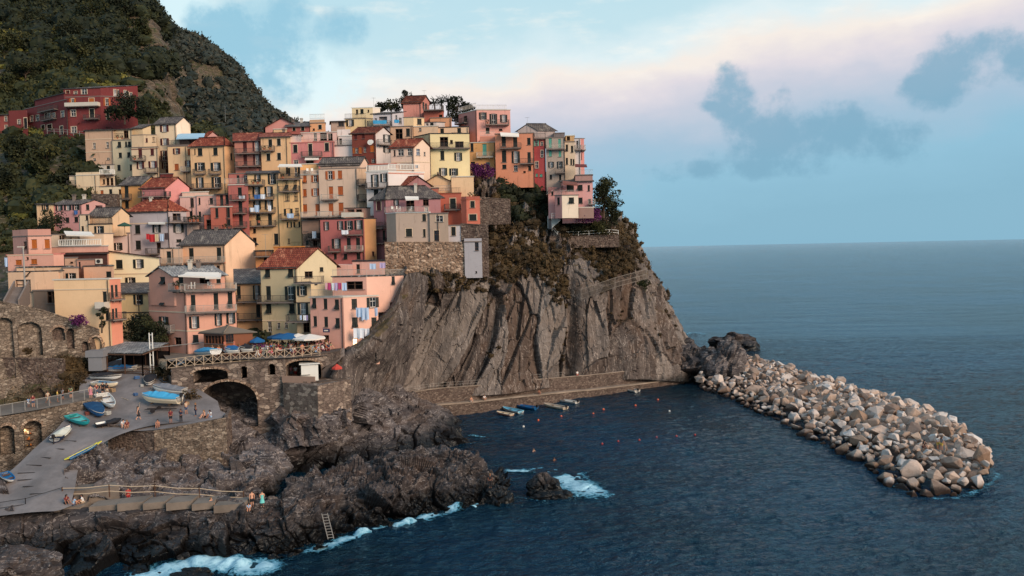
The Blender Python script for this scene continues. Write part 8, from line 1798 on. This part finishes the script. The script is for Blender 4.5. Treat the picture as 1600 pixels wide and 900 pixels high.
# ================================================================ WASHING
def cloth_at(label, fr, x, y, w_, h, Y, col, group=None, name='garment', cat='clothing', sway=.05):
    fx = FRM[fr]; a = pix(fx[0] + (x - w_ / 2) / fx[2], fx[1] + (y - h / 2) / fx[2], Y); b2 = pix(fx[0] + (x + w_ / 2) / fx[2], fx[1] + (y - h / 2) / fx[2], Y); c = pix(fx[0] + x / fx[2], fx[1] + (y + h / 2) / fx[2], Y); Hh = a.z - c.z
    m = MB(a); n = 6; rr_ = random.Random(label); ph = rr_.uniform(0, 6)
    P = lambda i, j: a.lerp(b2, i / n) * 1 + Vector((0, sway * math.sin(i * 1.7 + ph) * (j / 3 + .3) , -Hh * j / 3 * (1 - .06 * math.sin(i * 2.1 + ph)) - (.04 * math.sin(math.pi * i / n))))
    for i in range(n):
        for j in range(3): q = [P(i, j), P(i + 1, j), P(i + 1, j + 1), P(i, j + 1)]; m.face(q); m.face([v + Vector((0, .02, 0)) for v in q[::-1]])
    o = m.build(name, col, None, loc=tuple(a)); return tag(o, label, cat, group)
LC = {k: plain('linen_' + k, c, .9, var=.06) for k, c in dict(white=(212, 212, 218), pale=(172, 188, 212), red=(176, 46, 50), beige=(196, 174, 140), dark=(70, 56, 58), mag=(170, 62, 104), lilac=(176, 156, 190), blue=(60, 96, 150), pink=(206, 160, 170)).items()}
for i, (x, y, w_, h, c, lb) in enumerate(((285, 672, 26, 50, 'red', 'red top at the left end of the blue grey house washing line'), (322, 685, 50, 66, 'red', 'larger red cloth next on the blue grey house line'), (362, 682, 30, 66, 'beige', 'beige cloth in the middle of that washing line'), (410, 680, 34, 64, 'pale', 'pale blue shirt near the right of that washing line'), (448, 670, 30, 58, 'dark', 'dark garment at the right end of that washing line'))): cloth_at(lb, '7', x, y, w_, h, 146.8, LC[c], 'washing on the blue grey house')
m = MB(); fx = FRM['7']; m.bar(pix(fx[0] + 265 / fx[2], fx[1] + 646 / fx[2], 146.8), pix(fx[0] + 470 / fx[2], fx[1] + 640 / fx[2], 146.8), .03, 4); tag(m.build('clothes_line', M_RAIL), 'washing line in front of the blue grey house', 'clothes line')
for (x, y, w_, h, c, lb) in ((548, 335, 14, 50, 'pink', 'pink cloth at the left end of the roof terrace line'), (572, 336, 26, 56, 'mag', 'magenta towel on the roof terrace line'), (600, 338, 20, 56, 'white', 'white shirt next to the magenta towel'), (625, 338, 24, 60, 'lilac', 'lilac sheet in the middle of the roof terrace line'), (652, 334, 26, 50, 'mag', 'second magenta cloth on the roof terrace line'), (690, 338, 36, 60, 'pale', 'pale blue sheet at the right end of the roof terrace line')): cloth_at(lb, 'C', x, y, w_, h, 111.9, LC[c], 'washing on the pink roof terrace')
for (x, y, w_, h, c, lb) in ((805, 540, 50, 74, 'pale', 'pale blue sheet at the left below the upper windows'), (850, 550, 60, 96, 'pale', 'long pale blue sheet in the middle of the upper line'), (910, 535, 80, 64, 'pale', 'broad pale blue sheet at the right of the upper line'), (800, 702, 78, 78, 'white', 'round white tablecloth on the lower line'), (860, 695, 50, 60, 'white', 'white sheet right of the round tablecloth')): cloth_at(lb, 'C', x, y, w_, h, 112.4 + (x - 800) * .022, LC[c], 'sheets hanging on the front pink house', 'sheet', 'laundry', .1)
for (x, y, w_, h, c, lb) in ((912, 180, 48, 44, 'pale', 'pale towel on the upper pink terrace'), (988, 172, 44, 42, 'lilac', 'lilac towel beside the pale one on the upper pink terrace')): cloth_at(lb, 'C', x, y, w_, h, 121.5, LC[c], None)
for (x, y, w_, h, c, lb) in ((235, 378, 50, 36, 'blue', 'blue washing on the top yellow balcony'), (285, 376, 40, 40, 'white', 'white washing on the top yellow balcony'), (190, 492, 40, 36, 'white', 'white sheet hung at the left of the second yellow balcony'), (232, 482, 40, 60, 'pale', 'pale shirt on the second yellow balcony'), (345, 480, 24, 50, 'white', 'white cloth by the right door of the second yellow balcony'), (525, 545, 60, 40, 'pale', 'pale blue washing on the loggia house balcony'), (735, 712, 34, 60, 'white', 'white cloth hanging on the brown stone house'), (1005, 690, 60, 36, 'white', 'white bundle on the rose red house balcony'), (100, 382, 50, 26, 'white', 'white cloth on the dusty red house balcony'), (365, 585, 24, 0, 'white', '')):
    if lb: cloth_at(lb, '8', x, y, w_, h, 150.8 if x < 630 else (146.6 if x < 800 else 142.4), LC[c], None)
cloth_at('blue cloth hanging from the mauve house window', '6', 665, 235, 34, 34, 154.6, LC['blue']); cloth_at('pale blue towel drying at the far left edge', '6', 52, 672, 28, 80, 120, LC['pale'])
for (x, y, w_, h, lb) in ((300, 340, 120, 30, 'blue tarpaulin along the lilac white house terrace'), (448, 334, 44, 28, 'small blue tarpaulin right of the long one')): cloth_at(lb, '4', x, y, w_, h, 174.4, T_LB, None, 'tarpaulin', 'tarpaulin')
for (x, y, w_, h, c, lb) in ((350, 580, 14, 36, 'pale', 'pale blue shirt on the olive house shop balcony'), (380, 582, 20, 40, 'white', 'white shirt on the olive house shop balcony'), (398, 582, 14, 40, 'lilac', 'lilac shirt on the olive house shop balcony')): cloth_at(lb, 'C', x, y, w_, h, 114.6, LC[c], 'washing on the shop balcony')
# flower pots on balconies and terraces
POTM, = (plain('flower_pot', (150, 84, 60)),)
pr = random.Random(4); pl_v, pl_t = leafquads(np.array([[0, 0, .42]]), np.array([[.26, .26, .24]]), 46, .09); PLM = rawmesh('leaves', pl_v, np.arange(len(pl_v)).reshape(-1, 4), M_LEAF, False, pl_t)
m = MB(); m.bar((0, 0, 0), (0, 0, .26), .11, 8, .15); POTME = m.mesh('pot', POTM)
for fr, x, y, Y, lb in (('2', 470, 262, 178, 'left plant pot on the pale green house terrace'), ('2', 510, 266, 178, 'right plant pot on the pale green house terrace'), ('2', 620, 450, 171, 'plant pot on the cream house balcony'), ('3', 410, 474, 163.8, 'left pot on the yellow third row terrace'), ('3', 460, 474, 163.8, 'right pot on the yellow third row terrace'), ('7', 655, 542, 146.8, 'first pot on the blue grey house side balcony'), ('7', 690, 542, 146.8, 'second pot on the blue grey house side balcony'), ('7', 725, 542, 146.8, 'third pot on the blue grey house side balcony'), ('7', 965, 612, 148.9, 'plant pot on the orange red house balcony'), ('8', 200, 268, 151.4, 'left pot on the leafy yellow roof terrace'), ('8', 240, 268, 151.4, 'right pot on the leafy yellow roof terrace'), ('8', 460, 218, 151.2, 'pot on the white pergola terrace'), ('9', 1090, 380, 144.6, 'left pot on the small orange red house roof'), ('9', 1120, 380, 144.6, 'right pot on the small orange red house roof'), ('5', 222, 228, 175, 'pot on the large pink crest house balcony'), ('B', 430, 405, 111.2, 'big pot at the corner of the front pink terrace'), ('8', 250, 610, 143.4, 'pot beside the rose house lower balcony')):
    fx = FRM[fr]; p = pix(fx[0] + x / fx[2], fx[1] + y / fx[2], Y); o = empty('plant_pot', p, lb, 'plant pot', 'plant pots on balconies'); s = pr.uniform(1.2, 2.0); o.scale = (s, s, s); link('pot', POTME, o); link('leaves', PLM, o)
# white terrace furniture
def chair(p, rz, lab, grp):
    o = empty('chair', p, lab, 'chair', grp, rz); m = MB(); m.box((0, 0, .44), .46, .46, .05); m.build('seat', M_WHITE, o, loc=(0, 0, 0)); m = MB(); m.box((0, .22, .72), .46, .05, .5); m.build('backrest', M_WHITE, o, loc=(0, 0, 0))
    for a, c in ((-.2, -.2), (.2, -.2), (-.2, .2), (.2, .2)): m = MB(); m.bar((a, c, 0), (a, c, .44), .025, 4); m.build('leg', M_WHITE, o, loc=(0, 0, 0))
for fr, x, y, Y, lb in (('B', 545, 400, 111.3, 'white chair leftmost on the front pink terrace'), ('B', 575, 400, 111.4, 'second white chair on the front pink terrace'), ('B', 720, 396, 111.6, 'white chair under the terrace sunshade'), ('B', 745, 395, 111.7, 'white chair at the right under the terrace sunshade'), ('9', 405, 508, 143.4, 'left white chair on the round terrace'), ('9', 440, 508, 143.4, 'middle white chair on the round terrace'), ('9', 468, 508, 143.4, 'right white chair on the round terrace'), ('9', 570, 508, 143.2, 'white chair before the rose house glass door'), ('8', 680, 172, 152.5, 'left white chair on the beige house terrace'), ('8', 715, 172, 152.5, 'right white chair on the beige house terrace')):
    fx = FRM[fr]; chair(pix(fx[0] + x / fx[2], fx[1] + y / fx[2], Y), pr.uniform(0, 6), lb, 'white terrace chairs')
# the sign by the door of the front pink house, the disc on the dark red wall, air conditioner, aerials
fx = FRM['C']; p = pix(fx[0] + 550 / fx[2], fx[1] + 682 / fx[2], 112.2); m = MB(p); m.box(p, 1.0, .12, .55, -.2); o = m.build('sign', C_('sign_navy', (44, 40, 74))); tag(o, 'small dark blue sign on the front pink house', 'sign'); m2 = MB(p); m2.box(p + Vector((-.03, -.09, .0)), .62, .03, .2, -.2); m2.build('panel', M_OFFW, o)
fx = FRM['4']; p = pix(fx[0] + 215 / fx[2], fx[1] + 520 / fx[2], 163.3); m = MB(p); m.bar(p, p + Vector((0, -.12, 0)), .55, 16); m.bar(p + Vector((.3, -.13, .1)), p + Vector((.3, -.15, .1)), .45, 16); o = m.build('satellite_dish', M_WHITE); tag(o, 'white satellite dish on the dark red house wall', 'satellite dish')
fx = FRM['6']; p = pix(fx[0] + 870 / fx[2], fx[1] + 665 / fx[2], 121.8); m = MB(p); m.box(p, .95, .4, .8); o = m.build('air_conditioner', M_OFFW); tag(o, 'white air conditioning unit on the low apricot roof', 'air conditioner'); m2 = MB(p); m2.bar(p + Vector((0, -.2, 0)), p + Vector((0, -.23, 0)), .3, 14); m2.build('fan_grille', M_IRON, o)
for i, (px, py, Y, h, lb) in enumerate(((352, 180, 182, 2.2, 'thin aerial on the left skyline roof'), (452, 196, 176, 2.0, 'aerial beside the pink gable on the skyline'), (584, 166, 181, 2.0, 'aerial on the yellow two tier house'), (663, 153, 184, 1.8, 'aerial above the salmon box house'), (824, 196, 171, 1.8, 'aerial on the grey green attic'), (300, 370, 146, 1.8, 'aerial on the blue grey house roof'), (415, 385, 124, 2.0, 'aerial by the terracotta gable'), (280, 408, 116, 2.0, 'aerial on the front pink house roof'))):
    p = pix(px, py, Y); o = empty('aerial', p, lb, 'aerial', 'television aerials'); m = MB(); m.bar((0, 0, -1.6), (0, 0, h), .03, 4); m.build('mast', M_RAIL, o, loc=(0, 0, 0)); m = MB(); m.bar((-.5, 0, h - .1), (.5, 0, h - .1), .02, 3)
    for k in range(5): m.bar((-.45 + k * .22, -.25, h - .1), (-.45 + k * .22, .25, h - .1), .015, 3)
    m.build('antenna', M_RAIL, o, loc=(0, 0, 0))
print('tris', sum(len(m.polygons)*m.users for m in bpy.data.meshes), 'objs', len(bpy.data.objects))
